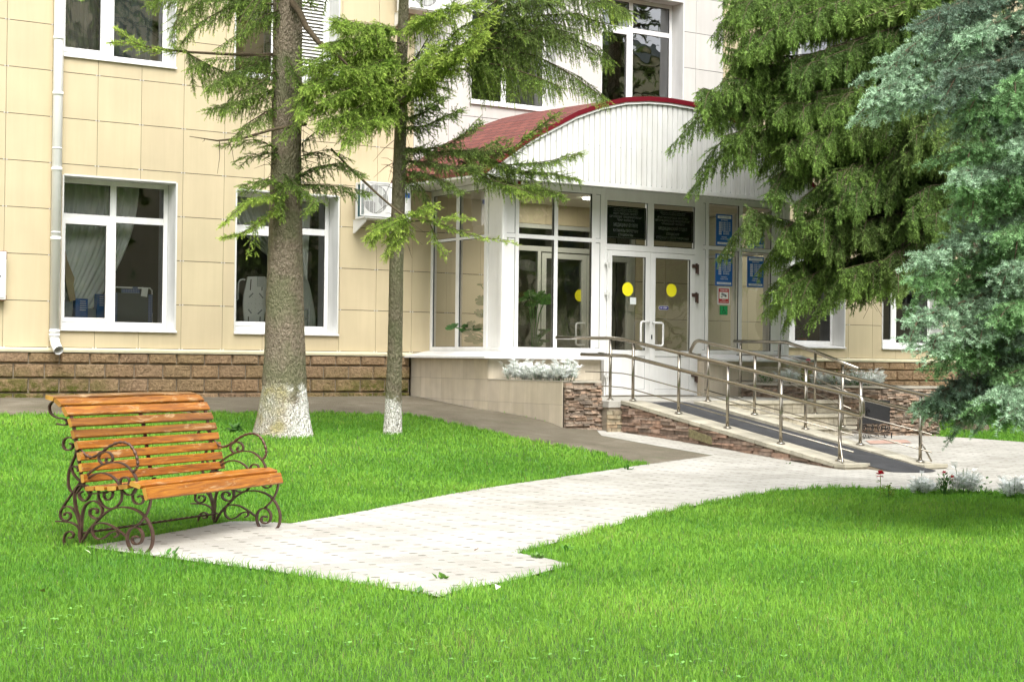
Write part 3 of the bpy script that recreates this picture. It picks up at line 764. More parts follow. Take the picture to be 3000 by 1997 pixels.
# potted plants behind the right windows (leaves as small folded blades)
def leafy(name, mat_l, x, y, z, h, w, n, seed, label, cat, potm=None, group=None, leaf=(.05, .02)):
    r = random.Random(seed); t = thing(name, label, cat, (x, y, z), group)
    q, st = MB(), MB()
    for i in range(n):
        a = r.uniform(0, 2*math.pi); rr = w*math.sqrt(r.random()); hz = z+.1*(potm is not None)+h*r.random()**.8*(1-.4*rr/w)
        c = np.array((x+rr*math.cos(a), y+rr*math.sin(a), hz)); d = np.array((math.cos(a)*.7, math.sin(a)*.7, r.uniform(-.1, .9))); d /= np.linalg.norm(d)
        s = np.cross(d, (0, 0, 1)); s = s/(np.linalg.norm(s)+1e-6)*leaf[1]*r.uniform(.7, 1.3); L_ = leaf[0]*r.uniform(.7, 1.4)
        tt = r.uniform(.75, 1.25); q.cur = (tt, tt, tt*.9)
        q.face([c, c+d*L_*.5+s, c+d*L_, c+d*L_*.5-s])
        if i % 5 == 0: st.tube([(x+rr*.2*math.cos(a), y+rr*.2*math.sin(a), z), c], .003, 4)
    q.build('leaves', mat_l, t); st.build('stem', MATS['plant_green'], t)
    if potm:
        p = MB(); p.tube([(x, y, z-.01), (x, y, z+.09), (x, y, z+.11)], [.06, .085, .09], 14); p.build('pot', potm, t, True)
    return t
m_leaf = M('plant_green', (.06, .17, .03), .5, var=.25, vscale=12, tint=True, trans=.25)
m_terra = M('terracotta', (.40, .13, .06), .8)
leafy('potted_plant', m_leaf, 12.0, .46, .24, .35, .13, 60, 3, 'small potted plant in the window behind the spruce branch, right of the porch', 'pot plant', m_terra)
leafy('potted_plant', m_leaf, 13.95, .46, .24, .10, .06, 14, 4, 'red brown plant pot in the far right window beside the blue spruce', 'pot plant', m_terra)

# ------------------------------------------------------------------ drainpipe, wall box, air conditioners
dp = thing('drainpipe', 'white round drainpipe with short elbow on the beige wall', 'drainpipe', (-1.775, -.1, -.05))
q = MB(); zb = hy(*((355/2.24, 450+1165/2.24)), -.1)[2]
q.tube([(-1.775, -.09, 9.0), (-1.775, -.09, zb)], .064, 20); q.tube([(-1.775, -.09, zb+.02), (-1.775, -.092, zb-.08), (-1.770, -.12, zb-.16), (-1.765, -.19, zb-.225), (-1.760, -.235, zb-.25)], [.062, .062, .063, .064, .064], 20, caps=False)
q.tube([(-1.760, -.235, zb-.25), (-1.7655, -.185, zb-.222)], [.060, .058], 20, caps=False)
q.build('pipe', m_pipe, dp, True)
q = MB()
for z in (zb, zb-.05, 1.42, 2.33, 3.32, 4.05, 4.85):
    q = MB(); q.tube([(-1.775, -.09, z-.022), (-1.775, -.09, z+.022)], .070, 20); q.build('collar', m_pipe, dp, True)
q = MB()
for k in range(3): q.tube([(-1.775, -.09, zb-.075-.018*k), (-1.775, -.09, zb-.083-.018*k)], .068, 20)
q.build('elbow_rings', m_pipe, dp, True)
q = MB()
for z in (.2, 1.5, 2.6, 4.6, 6.6): q = MB(); q.tube([(-1.775, -.09, z-.01), (-1.775, -.09, z+.01)], .067, 20); q.box(-1.79, -1.76, -.025, .0, z-.01, z+.01); q.build('bracket', m_whitep, dp, True)
wbx = thing('wall_box', 'white metal wall box with rusty corners at the left edge of the facade', 'box', (-2.6, -.06, .60))
q = MB(); q.box(-2.85, -2.42, -.13, -.0, .60, 1.22); q.build('body', m_whitep, wbx, bevel=.006)
q = MB(); q.box(-2.82, -2.445, -.138, -.131, .63, 1.19); q.build('door', m_white, wbx, bevel=.003)
q = MB(); m_rust = M('rust', (.22, .08, .03), .9, var=.4, vscale=60)
q.box(-2.55, -2.42, -.12, -.01, 1.2205, 1.228); q.box(-2.52, -2.42, -.12, -.01, .588, .5995); q.box(-2.4195, -2.414, -.13, -.0, 1.12, 1.22); q.box(-2.4195, -2.414, -.13, -.05, .60, .66)
q.build('rusty_edge', m_rust, wbx); q = MB(); q.tube([(-2.50, -.139, .9), (-2.50, -.146, .9)], .01, 10); q.build('lock', m_gasket, wbx)

def ac_unit(x0, x1, z0, z1, y0, y1, cx, cz, R_, label):
    t = thing('air_conditioner', label, 'air conditioner', ((x0+x1)/2, y1, z0), 'outdoor air conditioner units on the wall')
    q = MB(); q.box(x0, x1, y0, y0+.03, z0, z1); q.box(x0+.0, x1, y0+.0301, y1, z1-.03, z1); q.box(x0, x1, y0+.0301, y1, z0, z0+.03); q.box(x1-.05, x1, y0+.0301, y1, z0+.0301, z1-.0301); q.box(x0, x0+.015, y1-.06, y1, z0+.0301, z1-.0301)
    q.build('casing', m_white, t, bevel=.004)
    q = MB(); q.box(x0+.02, x1-.06, y0+.06, y1-.02, z0+.0302, z1-.0302); q.build('coil', M('coil_teal', (.03, .10, .11), .5, var=.3, vscale=90), t)
    # sunk fan well: dark ring disc, blades and the wire guard in front
    q = MB(); n = 40
    ring = [(cx+R_*math.cos(2*math.pi*k/n), cz+R_*math.sin(2*math.pi*k/n)) for k in range(n)]
    q.face([(a, y0-.001, b) for a, b in ring]); q.build('fan_opening', M('fan_dark', (.16, .16, .15), .6), t)
    q = MB()
    for k in range(3):
        a0 = k*2.094+.5; pts = []
        for s_ in range(7): a = a0+s_*.13; pts.append((cx+R_*.9*math.cos(a), y0-.004, cz+R_*.9*math.sin(a)))
        pts += [(cx+R_*.2*math.cos(a0+1.2), y0-.002, cz+R_*.2*math.sin(a0+1.2)), (cx+R_*.2*math.cos(a0), y0-.002, cz+R_*.2*math.sin(a0))]
        q.face(pts)
    q.tube([(cx, y0-.002, cz), (cx, y0-.008, cz)], R_*.24, 16)
    q.build('fan', M('fan_grey', (.45, .46, .44), .5, var=0), t)
    q = MB()
    for i in range(34):
        z = cz-R_-.03+(2*R_+.06)*i/33; q.box(cx-R_-.025, cx+R_+.025, y0-.014, y0-.011, z-.0016, z+.0016)
    for i in range(6):
        x = cx-R_*.85+R_*1.7*i/5; q.box(x-.0022, x+.0022, y0-.0175, y0-.0141, cz-R_-.03, cz+R_+.03)
    q.frame(cx-R_-.04, cx+R_+.04, cz-R_-.04, cz+R_+.04, y0-.016, y0-.0005, .012)
    q.build('guard', m_white, t)
    q = MB(); q.box(x1-.11, x1-.02, y0-.002, y0-.0003, z1-.20, z1-.13); q.build('badge', M('badge_blue', (.02, .12, .5), .4, var=0), t)
    for bx in (x0+.03, x1-.12):
        q = MB(); q.prism([(bx, y0+.03, z0-.004), (bx, .0, z0-.004), (bx, .0, z0-.20), (bx, -.03, z0-.20), (bx, y0+.05, z0-.05)], (.02, 0, 0)); q.box(bx-.01, bx+.035, y0+.02, -.0, z0-.0035, z0-.0005); q.build('bracket', m_white, t)
    return t
cc = hy(900+428/2.142, 1250/2.142, -.42); cr = hy(900+508/2.142, 1250/2.142, -.42)[0]-cc[0]
ac_unit(2.60, 3.36, 1.925, 2.455, -.42, -.12, cc[0], cc[2], cr, 'white air conditioner unit on the wall behind the thin spruce trunk')
ac_unit(3.25, 4.02, 5.04, 5.60, -.42, -.12, 3.56, 5.32, .22, 'white air conditioner unit at the top edge between the trunks')
q = MB(); q.tube([(2.95, -.13, 1.93), (2.95, -.1, 1.86), (3.0, -.05, 1.83), (3.0, -.02, 1.80)], .012, 6); one(q, 'pipe', m_gasket, 'short black hose under the air conditioner by the thin trunk', 'hose', (2.95, -.1, 1.8))

# ------------------------------------------------------------------ entrance porch
po = thing('entrance_porch', 'white glazed entrance porch with curved red shingle roof', 'porch', (6.5, -1.0, -.62))
YG, XS, XE, YS = -2.0, 3.95, 9.34, -2.16
ZB = -1.3
# tiled sub-walls
def tile_wall_x(mb, gr, x, y0, y1, ztop, zbot, rows_=None, th=.012, face=-1, pitch=.3, off=0.):      # plane X=x facing -X
    gr.box(*( (x+.012, x+.10) if face < 0 else (x-.10, x-.012)), min(y0, y1)+.013, max(y0, y1), zbot, ztop-.001)
    y = y0
    while y > y1+.01:
        ya = max(y-pitch, y1)
        for (a, b) in rows_:
            t = rng.uniform(.94, 1.05); mb.cur = (t, t, t*rng.uniform(.97, 1.01))
            mb.box(*((x, x+.0115) if face < 0 else (x-.0115, x)), ya+.0015, y-.0015, a+.0015, b-.0015)
        y = ya
def tile_wall_y(mb, gr, y, x0, x1, ztop, zbot, rows_, pitch=.3):
    gr.box(x0+.09, x1-.09, y+.012, y+.10, zbot, ztop-.001); x = x0
    while x < x1-.01:
        xa = min(x+pitch, x1)
        for (a, b) in rows_:
            t = rng.uniform(.94, 1.05); mb.cur = (t, t, t*rng.uniform(.97, 1.01))
            mb.box(x+.0015, xa-.0015, y, y+.0115, a+.0015, b-.0015)
        x = xa
rw = [(-.371, -.082), (-.671, -.371), (-.971, -.671), (-1.271, -.971)]
tw, tg = MB(), MB()
tile_wall_x(tw, tg, 3.63, -.0, YS, -.08, ZB, rw)
tile_wall_y(tw, tg, YS, 3.645, 5.56, -.08, ZB, rw)
tw.build('tiled_base', m_tile, po); tg.build('base_grout', m_grout, po); tw, tg = MB(), MB()
tile_wall_y(tw, tg, YS, 7.60, 9.50, -.08, ZB, rw)
tile_wall_x(tw, tg, 9.515, -.0, YS, -.08, ZB, rw, face=1)
tw.build('tiled_base', m_tile, po); tg.build('base_grout', m_grout, po)
q = MB(); q.box(5.45, 5.56, YS+.01, -1.9, -.62, -.08); q.box(7.60, 7.70, YS+.11, -1.9, -.62, -.08); q.box(3.74, 9.40, -1.96, -.001, -.66, -.61); q.build('floor', m_tile, po)
# sill flashings
q = MB()
q.prism([(3.49, .0, -.080), (3.49, .0, -.052), (3.94, .0, .026), (3.94, .0, -.0), (3.55, .0, -.078)], (0, -2.03, 0))
q.add([(3.94, -2.03, .026), (3.49, -2.03, -.052), (3.49, -2.29, -.052), (3.94, -2.29, -.052), (3.49, -2.03, -.080), (3.49, -2.29, -.080), (3.94, -2.29, -.080)], [(0, 1, 2), (0, 2, 3), (1, 4, 5, 2), (2, 5, 6, 3)])
q.prism([(3.94, -2.29, -.052), (3.94, -2.29, -.080), (3.94, -2.285, -.080), (3.94, -2.285, -.073), (3.94, -2.03, .0), (3.94, -2.03, .026)], (1.65, 0, 0))
q.prism([(7.56, -2.33, -.052), (7.56, -2.33, -.082), (7.56, -2.325, -.082), (7.56, -2.325, -.075), (7.56, -2.03, .0), (7.56, -2.03, .026)], (2.08, 0, 0))
q.prism([(9.64, .0, -.080), (9.64, .0, -.052), (9.36, .0, .026), (9.36, .0, -.0), (9.6, .0, -.078)], (0, -2.33, 0))
q.build('sill', m_white, po)
# frames of the front glazing
y0, y1 = YG, YG+.07
Z0, Z1, T0, T1, H0, H1 = .027, .085, 1.628, 1.687, 2.335, 2.43
def bay(mulls, glasses, panels, x0, x1, name_label=None):
    fr, gk, pn, pa = MB(), MB(), MB(), MB(); pas = []
    for (a, b) in mulls: fr.box(a, b, y0, y1, Z0, H1)
    segs = sorted(glasses+panels)
    for (a, b) in segs:
        fr.box(a, b, y0+.002, y1-.002, Z0, Z1); fr.box(a, b, y0+.002, y1-.002, T0, T1); fr.box(a, b, y0+.002, y1-.002, H0, H1)
    for (a, b) in glasses:
        for (c, d) in ((Z1, T0), (T1, H0)):
            gk.frame(a, b, c, d, y0+.012, y0+.03, .007); pn.face([(a+.002, y0+.02, c+.002), (b-.002, y0+.02, c+.002), (b-.002, y0+.02, d-.002), (a+.002, y0+.02, d-.002)])
    for (a, b) in panels:
        for (c, d) in ((Z1, T0), (T1, H0)):
            gk.frame(a, b, c, d, y0+.012, y0+.03, .006); pq = MB(); pq.box(a+.006, b-.006, y0+.014, y0+.05, c+.006, d-.006); pas.append(pq)
    f = fr.build('glazing_frame', m_white, po, bevel=.003); gk.build('gasket', m_gasket, f); pn.build('pane', m_glassp, f)
    for pq in pas: pq.build('infill_panel', m_white, f)
bay([(4.0, 4.02), (4.167, 4.227), (4.835, 4.897), (5.503, 5.57), (5.657, 5.742)], [(4.227, 4.835), (4.897, 5.503)], [(4.02, 4.167), (5.57, 5.657)], 3.9, 5.74)
bay([(7.51, 7.60), (7.66, 7.714), (8.331, 8.396), (9.006, 9.07), (9.23, 9.25)], [(7.714, 8.331), (8.396, 9.006)], [(7.60, 7.66), (9.07, 9.23)], 7.5, 9.3)
# corner columns with stepped cover strips
q = MB(); q.box(3.93, 4.0, -2.03, -1.93, Z0, H1); q.box(3.915, 3.945, -2.045, -1.97, Z0, H1-.001); q.tube([(3.94, -2.03, Z0), (3.94, -2.03, H1-.002)], .026, 12)
q.build('corner_column', m_white, po, bevel=.004)
q = MB(); q.box(9.25, 9.36, -2.03, -1.9, Z0, H1); q.build('corner_column', m_white, po, bevel=.004)
# side glazing (left, visible) and right
def side(X, s):
    fr, gk, pn, pa = MB(), MB(), MB(), MB()
    xa, xb = (X, X+.07) if s < 0 else (X-.07, X)
    for (a, b) in ((-.066, .0), (-.82, -.733), (-1.608, -1.513), (-1.93, -1.905)): fr.box(xa, xb, a, b, Z0, H1)
    for (a, b) in ((-.733, -.066), (-1.513, -.82), (-1.905, -1.608)):
        fr.box(xa+.002, xb-.002, a, b, Z0, Z1); fr.box(xa+.002, xb-.002, a, b, T0+.02, T1); fr.box(xa+.002, xb-.002, a, b, H0+.01, H1)
    gx_ = xa+.02 if s < 0 else xb-.02
    for (a, b) in ((-.733, -.066), (-1.513, -.82)):
        for (c, d) in ((Z1, T0+.02), (T1, H0+.01)):
            pn.face([(gx_, b, c), (gx_, a, c), (gx_, a, d), (gx_, b, d)])
            for (e0, e1, f0, f1) in ((a, a+.007, c, d), (b-.007, b, c, d), (a+.007, b-.007, c, c+.007), (a+.007, b-.007, d-.007, d)): gk.box(gx_-.008, gx_+.008, e0, e1, f0, f1)
    pa.box(xa+.014, xb-.014, -1.903, -1.610, Z1+.002, H0+.008)
    f = fr.build('glazing_frame', m_white, po, bevel=.003); gk.build('gasket', m_gasket, f); pn.build('pane', m_glassp, f); pa.build('infill_panel', m_white, f)
side(XS, -1); side(XE, 1)
# fanlight and door set
fr, gk, pn = MB(), MB(), MB()
fr.box(5.742, 5.768, y0-.006, y1, -.61, H1); fr.box(7.44, 7.51, y0-.006, y1, -.61, H1)
fr.box(5.768, 7.44, y0-.004, y1, 2.262, H1); fr.box(5.768, 7.44, y0-.004, y1, 1.535, 1.622); fr.box(6.53, 6.64, y0-.005, y1-.002, 1.622, 2.262)
for (a, b) in ((5.768, 6.53), (6.64, 7.44)):
    gk.frame(a, b, 1.622, 2.262, y0+.012, y0+.03, .008); pn.face([(a+.002, y0+.02, 1.624), (b-.002, y0+.02, 1.624), (b-.002, y0+.02, 2.26), (a+.002, y0+.02, 2.26)])
f = fr.build('fanlight', m_white, po, bevel=.003); gk.build('gasket', m_gasket, f); pn.build('pane', m_glass2, f)
def door(xa, xb, ga, gb, yb_, side_, label, matg):
    dr, gk, pn, pa, hd = MB(), MB(), MB(), MB(), MB()
    yo, yi = yb_-.018, yb_+.055
    za, zb_, g0, g1 = -.600, 1.528, .066, 1.451
    dr.box(xa, ga, yo, yi, za, zb_); dr.box(gb, xb, yo, yi, za, zb_); dr.box(ga, gb, yo, yi, g1, zb_); dr.box(ga, gb, yo, yi, -.02, g0); dr.box(ga, gb, yo, yi, za, za+.085)
    pa.box(ga+.001, gb-.001, yo+.012, yi-.012, za+.086, -.021)
    gk.frame(ga, gb, g0, g1, yo+.010, yo+.028, .008); gk.frame(ga, gb, za+.085, -.02, yo+.0105, yo+.0118, .004)
    pn.face([(ga, yo+.018, g0), (gb, yo+.018, g0), (gb, yo+.018, g1), (ga, yo+.018, g1)])
    d = dr.build('door', m_white, po, bevel=.003); d['label'] = label
    gk.build('gasket', m_gasket, d); pn.build('pane', matg, d); pa.build('lower_panel', m_white, d)
    return d, yo
dl, yo = door(5.772, 6.571, 5.86, 6.487, YG, -1, 'left leaf of the double entrance door', m_glass2)
dr_, _ = door(6.575, 7.438, 6.672, 7.345, YG, 1, 'right leaf of the double entrance door, with rusty hinges', m_glass2)
def dhandle(parent, xg, xf, z0, z1, y):
    q = MB(); s = 1 if xg > xf else -1; r = .035
    q.tube([(xf, y, z1), (xf+s*.01, y-.05, z1), (xg-s*r, y-.055, z1), (xg-s*r*.3, y-.055, z1-r*.3), (xg, y-.055, z1-r), (xg, y-.055, z0+r), (xg-s*r*.3, y-.055, z0+r*.3), (xg-s*r, y-.055, z0), (xf+s*.01, y-.05, z0), (xf, y, z0)], .016, 10)
    q.build('handle', m_white, parent, True)
dhandle(dl, 6.36, 6.53, .12, .493, yo); dhandle(dr_, 6.78, 6.62, .138, .48, yo)
q = MB(); q.tube([(6.605, yo-.004, .235), (6.605, yo-.004, .30)], .011, 8); q.build('lock', m_gasket, dr_)
for z in (1.31, .87, -.34):
    q = MB(); q.box(5.72, 5.80, yo-.03, yo-.002, z, z+.035); q.tube([(5.755, yo-.03, z-.06), (5.755, yo-.03, z+.07)], .011, 8); q.build('hinge', m_whitep, dl)
    q = MB(); q.box(7.37, 7.44, yo-.03, yo-.002, z+.02, z+.075); q.box(7.44, 7.455, yo-.034, yo-.001, z-.06, z+.09); q.tube([(7.467, yo-.03, z-.075), (7.467, yo-.03, z+.075)], .014, 8); q.build('hinge', M('rusty_hinge', (.06, .03, .02), .8, var=.6, vscale=80), dr_)
# inner doorway in the building wall, seen through the glass
fr, gk, pn = MB(), MB(), MB()
fx = [5.42, 5.50, 5.92, 5.99, 6.78, 6.86, 7.77, 7.85]
fr.frame(5.42, 7.85, -.60, 2.05, .02, .09, .07); fr.box(5.49, 7.78, .022, .088, 1.62, 1.70); fr.box(5.92, 5.98, .021, .087, -.53, 1.62)
for a, b in ((5.99, 6.86), (6.87, 7.77)): fr.frame(a, b, -.53, 1.60, .005, .07, .085, .5)
for a, b, c, d in ((5.49, 5.92, -.53, 1.62), (6.075, 6.775, -.03, 1.515), (6.955, 7.685, -.03, 1.515), (5.49, 7.78, 1.70, 1.98)):
    pn.face([(a, .05, c), (b, .05, c), (b, .05, d), (a, .05, d)])
f = fr.build('inner_door', M('inner_frame', (.46, .46, .40), .5, var=.05), bld, bevel=.003); pn.build('pane', m_glassp, f)
dhandle(f, 6.62, 6.80, .15, .50, .005)
# ceiling, beam, soffit
q = MB(); q.box(4.02, 9.27, -1.93, -.005, 2.36, 2.40); q.build('ceiling', M('cream_ceiling', (.72, .68, .56), .8), po)
q = MB(); q.tube([(5.95, -1.35, 2.335), (5.95, -1.35, 2.358)], .13, 20); mlamp = bpy.data.materials.new('lit_lamp'); mlamp.use_nodes = True; e_ = mlamp.node_tree.nodes['Principled BSDF']; e_.inputs['Emission Color'].default_value = (1, .97, .88, 1); e_.inputs['Emission Strength'].default_value = 3.0
q.build('ceiling_lamp', mlamp, po)
ll = bpy.data.lights.new('porch_ceiling_light', 'AREA'); ll.shape = 'DISK'; ll.size = .5; ll.energy = 13; ll.color = (1, .96, .86); lo = bpy.data.objects.new('porch_ceiling_light', ll); COL.objects.link(lo); lo.location = (5.9, -1.0, 2.33)
# soffit: ribbed white sheet between glazing head and fascia
YF = -2.58
q = MB(); x = 3.30
while x < 9.62:
    q.box(x, x+.055, YF+.02, -2.0-.001, 2.432, 2.437); q.prism([(x+.055, YF+.02, 2.437), (x+.062, YF+.02, 2.445), (x+.085, YF+.02, 2.445), (x+.092, YF+.02, 2.437)], (0, -YF-2.02, 0)); x += .092
q.box(3.30, 3.94, -2.0, -.0, 2.432, 2.437); q.box(9.35, 9.62, -2.0, 0, 2.432, 2.437)
q.build('soffit', m_whitep, po)
ARC = [(3.27, 2.475), (3.40, 2.565), (3.533, 2.655), (3.74, 2.80), (3.946, 2.94), (4.15, 3.06), (4.369, 3.175), (4.773, 3.385), (5.215, 3.555), (5.638, 3.668), (6.05, 3.72), (6.44, 3.735)]
ARC = ARC + [(12.89-a, b) for a, b in reversed(ARC[:-1])]
def arcz(x): return float(np.interp(x, [a for a, _ in ARC], [b for _, b in ARC]))
# ribbed fascia
q = MB(); x = 3.33; prev = None
prof = []
while x < 9.56:
    prof += [(x, 0), (x+.070, 0), (x+.074, .022), (x+.090, .022)]; x += .094
for (a, ya), (b, yb_) in zip(prof[:-1], prof[1:]):
    za, zb_ = arcz(a)-.075, arcz(b)-.075
    q.face([(a, YF+ya, 2.395), (b, YF+yb_, 2.395), (b, YF+yb_, max(zb_, 2.40)), (a, YF+ya, max(za, 2.40))])
fa = q.build('gable_fascia', m_whitep, po)
q = MB(); q.box(3.30, 9.60, YF-.018, YF-.004, 2.375, 2.43); q.box(3.30, 9.60, YF-.004, YF+.03, 2.375, 2.385)
q.build('lower_trim', m_whitep, fa)
q = MB()
for i in range(34):
    x = 3.5+i*.188
    for z in (2.445, 2.95):
        if z < arcz(x)-.1: q.tube([(x-.01, YF-.008, z), (x-.01, YF-.013, z)], .006, 6)
q.build('screws', m_grey_plastic, fa)
q = MB()      # roof deck with thickness, shingles on top
def shingle_mat():
    m = bpy.data.materials.new('red_shingles'); m.use_nodes = True; n, L = nodes_of(m); b = n['Principled BSDF']
    geo = n.new('ShaderNodeNewGeometry'); tc = n.new('ShaderNodeTexCoord')
    br = n.new('ShaderNodeTexBrick'); br.inputs['Scale'].default_value = 1; br.inputs['Brick Width'].default_value = .25; br.inputs['Row Height'].default_value = .145
    br.inputs['Mortar Size'].default_value = .011; br.inputs['Color1'].default_value = (.13, .036, .028, 1); br.inputs['Color2'].default_value = (.19, .058, .043, 1); br.inputs['Mortar'].default_value = (.05, .02, .02, 1)
    L.new(tc.outputs['UV'], br.inputs['Vector'])
    c = mix_col(n, L, 1.0, br.outputs['Color'], ramp(n, L, noise(n, L, geo.outputs['Position'], 60, 5, .8), [(.3, (.7, .7, .7)), (.7, (1.25, 1.2, 1.2))]), 'MULTIPLY')
    L.new(c, b.inputs['Base Color']); b.inputs['Roughness'].default_value = .95
    bump_to(n, L, math_node(n, L, 'SUBTRACT', math_node(n, L, 'MULTIPLY', noise(n, L, geo.outputs['Position'], 150, 3), .3), br.outputs['Fac']), b, .8, .01)
    return m
def roof_mesh():
    vs, fs, uv = [], [], []; s = 0; L_ = [0]
    for (a, b), (c, d) in zip(ARC[:-1], ARC[1:]): s += math.hypot(c-a, d-b); L_.append(s)
    n = len(ARC)
    for (x, z) in ARC: vs += [(x, YF-.03, z), (x, 0.0, z+.10), (x, YF-.03, z-.035), (x, 0.0, z+.065)]
    for i in range(n-1):
        a, b = i*4, (i+1)*4
        fs += [(a, b, b+1, a+1), (a+2, a+3, b+3, b+2)]; uv += [[(0, L_[i]), (0, L_[i+1]), (2.61, L_[i+1]), (2.61, L_[i])], [(0, 0)]*4]
    me = bpy.data.meshes.new('roof'); me.from_pydata([tuple(np.array(v)-np.array(ORG[po.name])) for v in vs], [], fs)
    ul = me.uv_layers.new(name='uv'); k = 0
    for f_, u_ in zip(fs, uv):
        for c_ in u_: ul.data[k].uv = c_; k += 1
    me.materials.append(shingle_mat()); o = bpy.data.objects.new('roof', me); COL.objects.link(o); o.parent = po; ORG[o.name] = ORG[po.name]
    return o
roof = roof_mesh()
q, q2 = MB(), MB()      # crimson edge strip and white strip below it, following the curve
for (a, b), (c, d) in zip(ARC[:-1], ARC[1:]):
    q.prism([(a, YF-.045, b+.012), (c, YF-.045, d+.012), (c, YF-.045, d-.058), (a, YF-.045, b-.058)], (0, .014, 0))
    q2.prism([(a, YF-.030, b-.040), (c, YF-.030, d-.040), (c, YF-.030, d-.092), (a, YF-.030, b-.092)], (0, .020, 0))
q.prism([(3.255, YF-.045, 2.487), (3.27, YF-.045, 2.487), (3.27, YF-.045, 2.415), (3.255, YF-.045, 2.415)], (0, -YF+.04, 0.06))
q2.prism([(3.262, YF-.03, 2.414), (3.30, YF-.03, 2.414), (3.30, YF-.03, 2.385), (3.262, YF-.03, 2.385)], (0, -YF, 0.06))
q.build('crimson_edging', m_red, roof); q2.build('white_edging', m_white, roof)
# gutter-side triangle between left eave and soffit
q = MB(); q.prism([(3.30, YF+.0, 2.39), (3.30, YF+.0, 2.45), (3.30, 0, 2.53), (3.30, 0, 2.43)], (.015, 0, 0)); q.build('eave_board', m_whitep, po)
# lamp and beacon at the corner under the soffit
q = MB(); q.tube([(4.02, -2.05, 2.43), (4.02, -2.05, 2.36), (4.02, -2.07, 2.33)], [.03, .045, .03], 12); one(q, 'porch_lamp', m_white, 'small white round lamp at the left corner under the porch roof', 'lamp', (4.02, -2.05, 2.33), smooth=True)
q = MB(); q.tube([(4.19, -2.05, 2.42), (4.19, -2.06, 2.34)], [.022, .032], 12); one(q, 'alarm_beacon', M('beacon_red', (.25, .02, .02), .3), 'dark red alarm beacon beside the small lamp under the porch roof', 'beacon', (4.19, -2.05, 2.34), smooth=True)

# ------------------------------------------------------------------ signs and stickers
def text(s, x, z, y, h, parent, mat, width=None, name='lettering', align='CENTER'):
    cu = bpy.data.curves.new(name, 'FONT'); cu.body = s; cu.size = h*1.38; cu.align_x = align; cu.align_y = 'CENTER'; cu.offset = h*.022
    o = bpy.data.objects.new(name, cu); COL.objects.link(o); cu.materials.append(mat); o.parent = parent
    org = ORG.get(parent.name, (0, 0, 0))
    o.location = (x-org[0], y-org[1], z-org[2]); o.rotation_euler = (math.pi/2, 0, 0)
    if width:
        bpy.context.view_layer.update(); w = o.dimensions.x
        if w > 1e-4: o.scale.x = width/w
    bpy.context.view_layer.update()
    me = bpy.data.meshes.new_from_object(o.evaluated_get(bpy.context.evaluated_depsgraph_get()))
    o2 = bpy.data.objects.new(name, me); COL.objects.link(o2); o2.parent = parent; o2.location = o.location; o2.rotation_euler = o.rotation_euler; o2.scale = o.scale
    nm = o.name; bpy.data.objects.remove(o)
    return o2
m_ink = M('white_lettering', (.88, .89, .86), .6, var=0)
m_board = M('black_board', (.045, .055, .048), .25, var=.1)
m_sblue = M('sign_blue', (.016, .12, .42), .45, var=.04)
m_navy = M('navy_enamel', (.012, .012, .16), .3, var=0)
m_sred = M('sign_red', (.48, .015, .02), .45, var=0)
m_sgreen = M('sign_green', (.01, .36, .11), .45, var=0)
m_sblack = M('sign_black', (.01, .01, .01), .5, var=0)
def board(x0, x1, z0, z1, lines, label):
    t = thing('notice_board', label, 'sign', ((x0+x1)/2, YG+.03, z0), 'black name boards behind the fanlight')
    yb = YG+.026
    q = MB(); q.box(x0, x1, yb, yb+.008, z0, z1); q.build('board', m_board, t)
    q = MB(); q.frame(x0+.012, x1-.03, z0+.015, z1-.02, yb-.0016, yb-.0006, .003); q.build('border_line', m_ink, t)
    for (s, zf, h, wf) in lines: text(s, (x0+x1)/2-.01, z0+(z1-z0)*zf, yb-.002, h, t, m_ink, (x1-x0)*wf)
    return t
board(5.770, 6.515, 1.712, 2.190, [('РӘСӘЙ ФЕДЕРАЦИЯҺЫНЫҢ ХЕЗМӘТ', .90, .016, .60), ('ҺӘМ СОЦИАЛЬ ЯҠЛАУ МИНИСТРЛЫҒЫ', .845, .016, .62), ('ФДУП "МӘСКӘҮ ПРОТЕЗ-', .765, .030, .62),
      ('ОРТОПЕДИЯ  ПРЕДПРИЯТИЕҺЫ"', .665, .030, .80), ('"ӨФӨ" ФИЛИАЛЫ', .565, .030, .43), ('МЕДИЦИНА БҮЛЕГЕ', .415, .048, .60), ('ҠАТМАРЛЫ ПРОТЕЗЛАУ', .24, .040, .62), ('СТАЦИОНАРЫ', .115, .036, .37)],
      'black board with white lettering behind the left fanlight over the doors')
board(6.645, 7.425, 1.712, 2.190, [('МИНИСТЕРСТВО ТРУДА И СОЦИАЛЬНОЙ', .90, .016, .62), ('ЗАЩИТЫ РОССИЙСКОЙ ФЕДЕРАЦИИ', .845, .016, .58), ('ФГУП "МОСКОВСКОЕ ПРОТЕЗНО-', .745, .030, .76),
      ('ОРТОПЕДИЧЕСКОЕ ПРЕДПРИЯТИЕ"', .65, .030, .86), ('"УФИМСКИЙ" ФИЛИАЛ', .55, .030, .58), ('МЕДИЦИНСКИЙ ОТДЕЛ', .40, .046, .70), ('СТАЦИОНАР', .235, .036, .32), ('СЛОЖНОГО ПРОТЕЗИРОВАНИЯ', .105, .036, .80)],
      'black board with white lettering behind the right fanlight over the doors')
ys = YG+.010
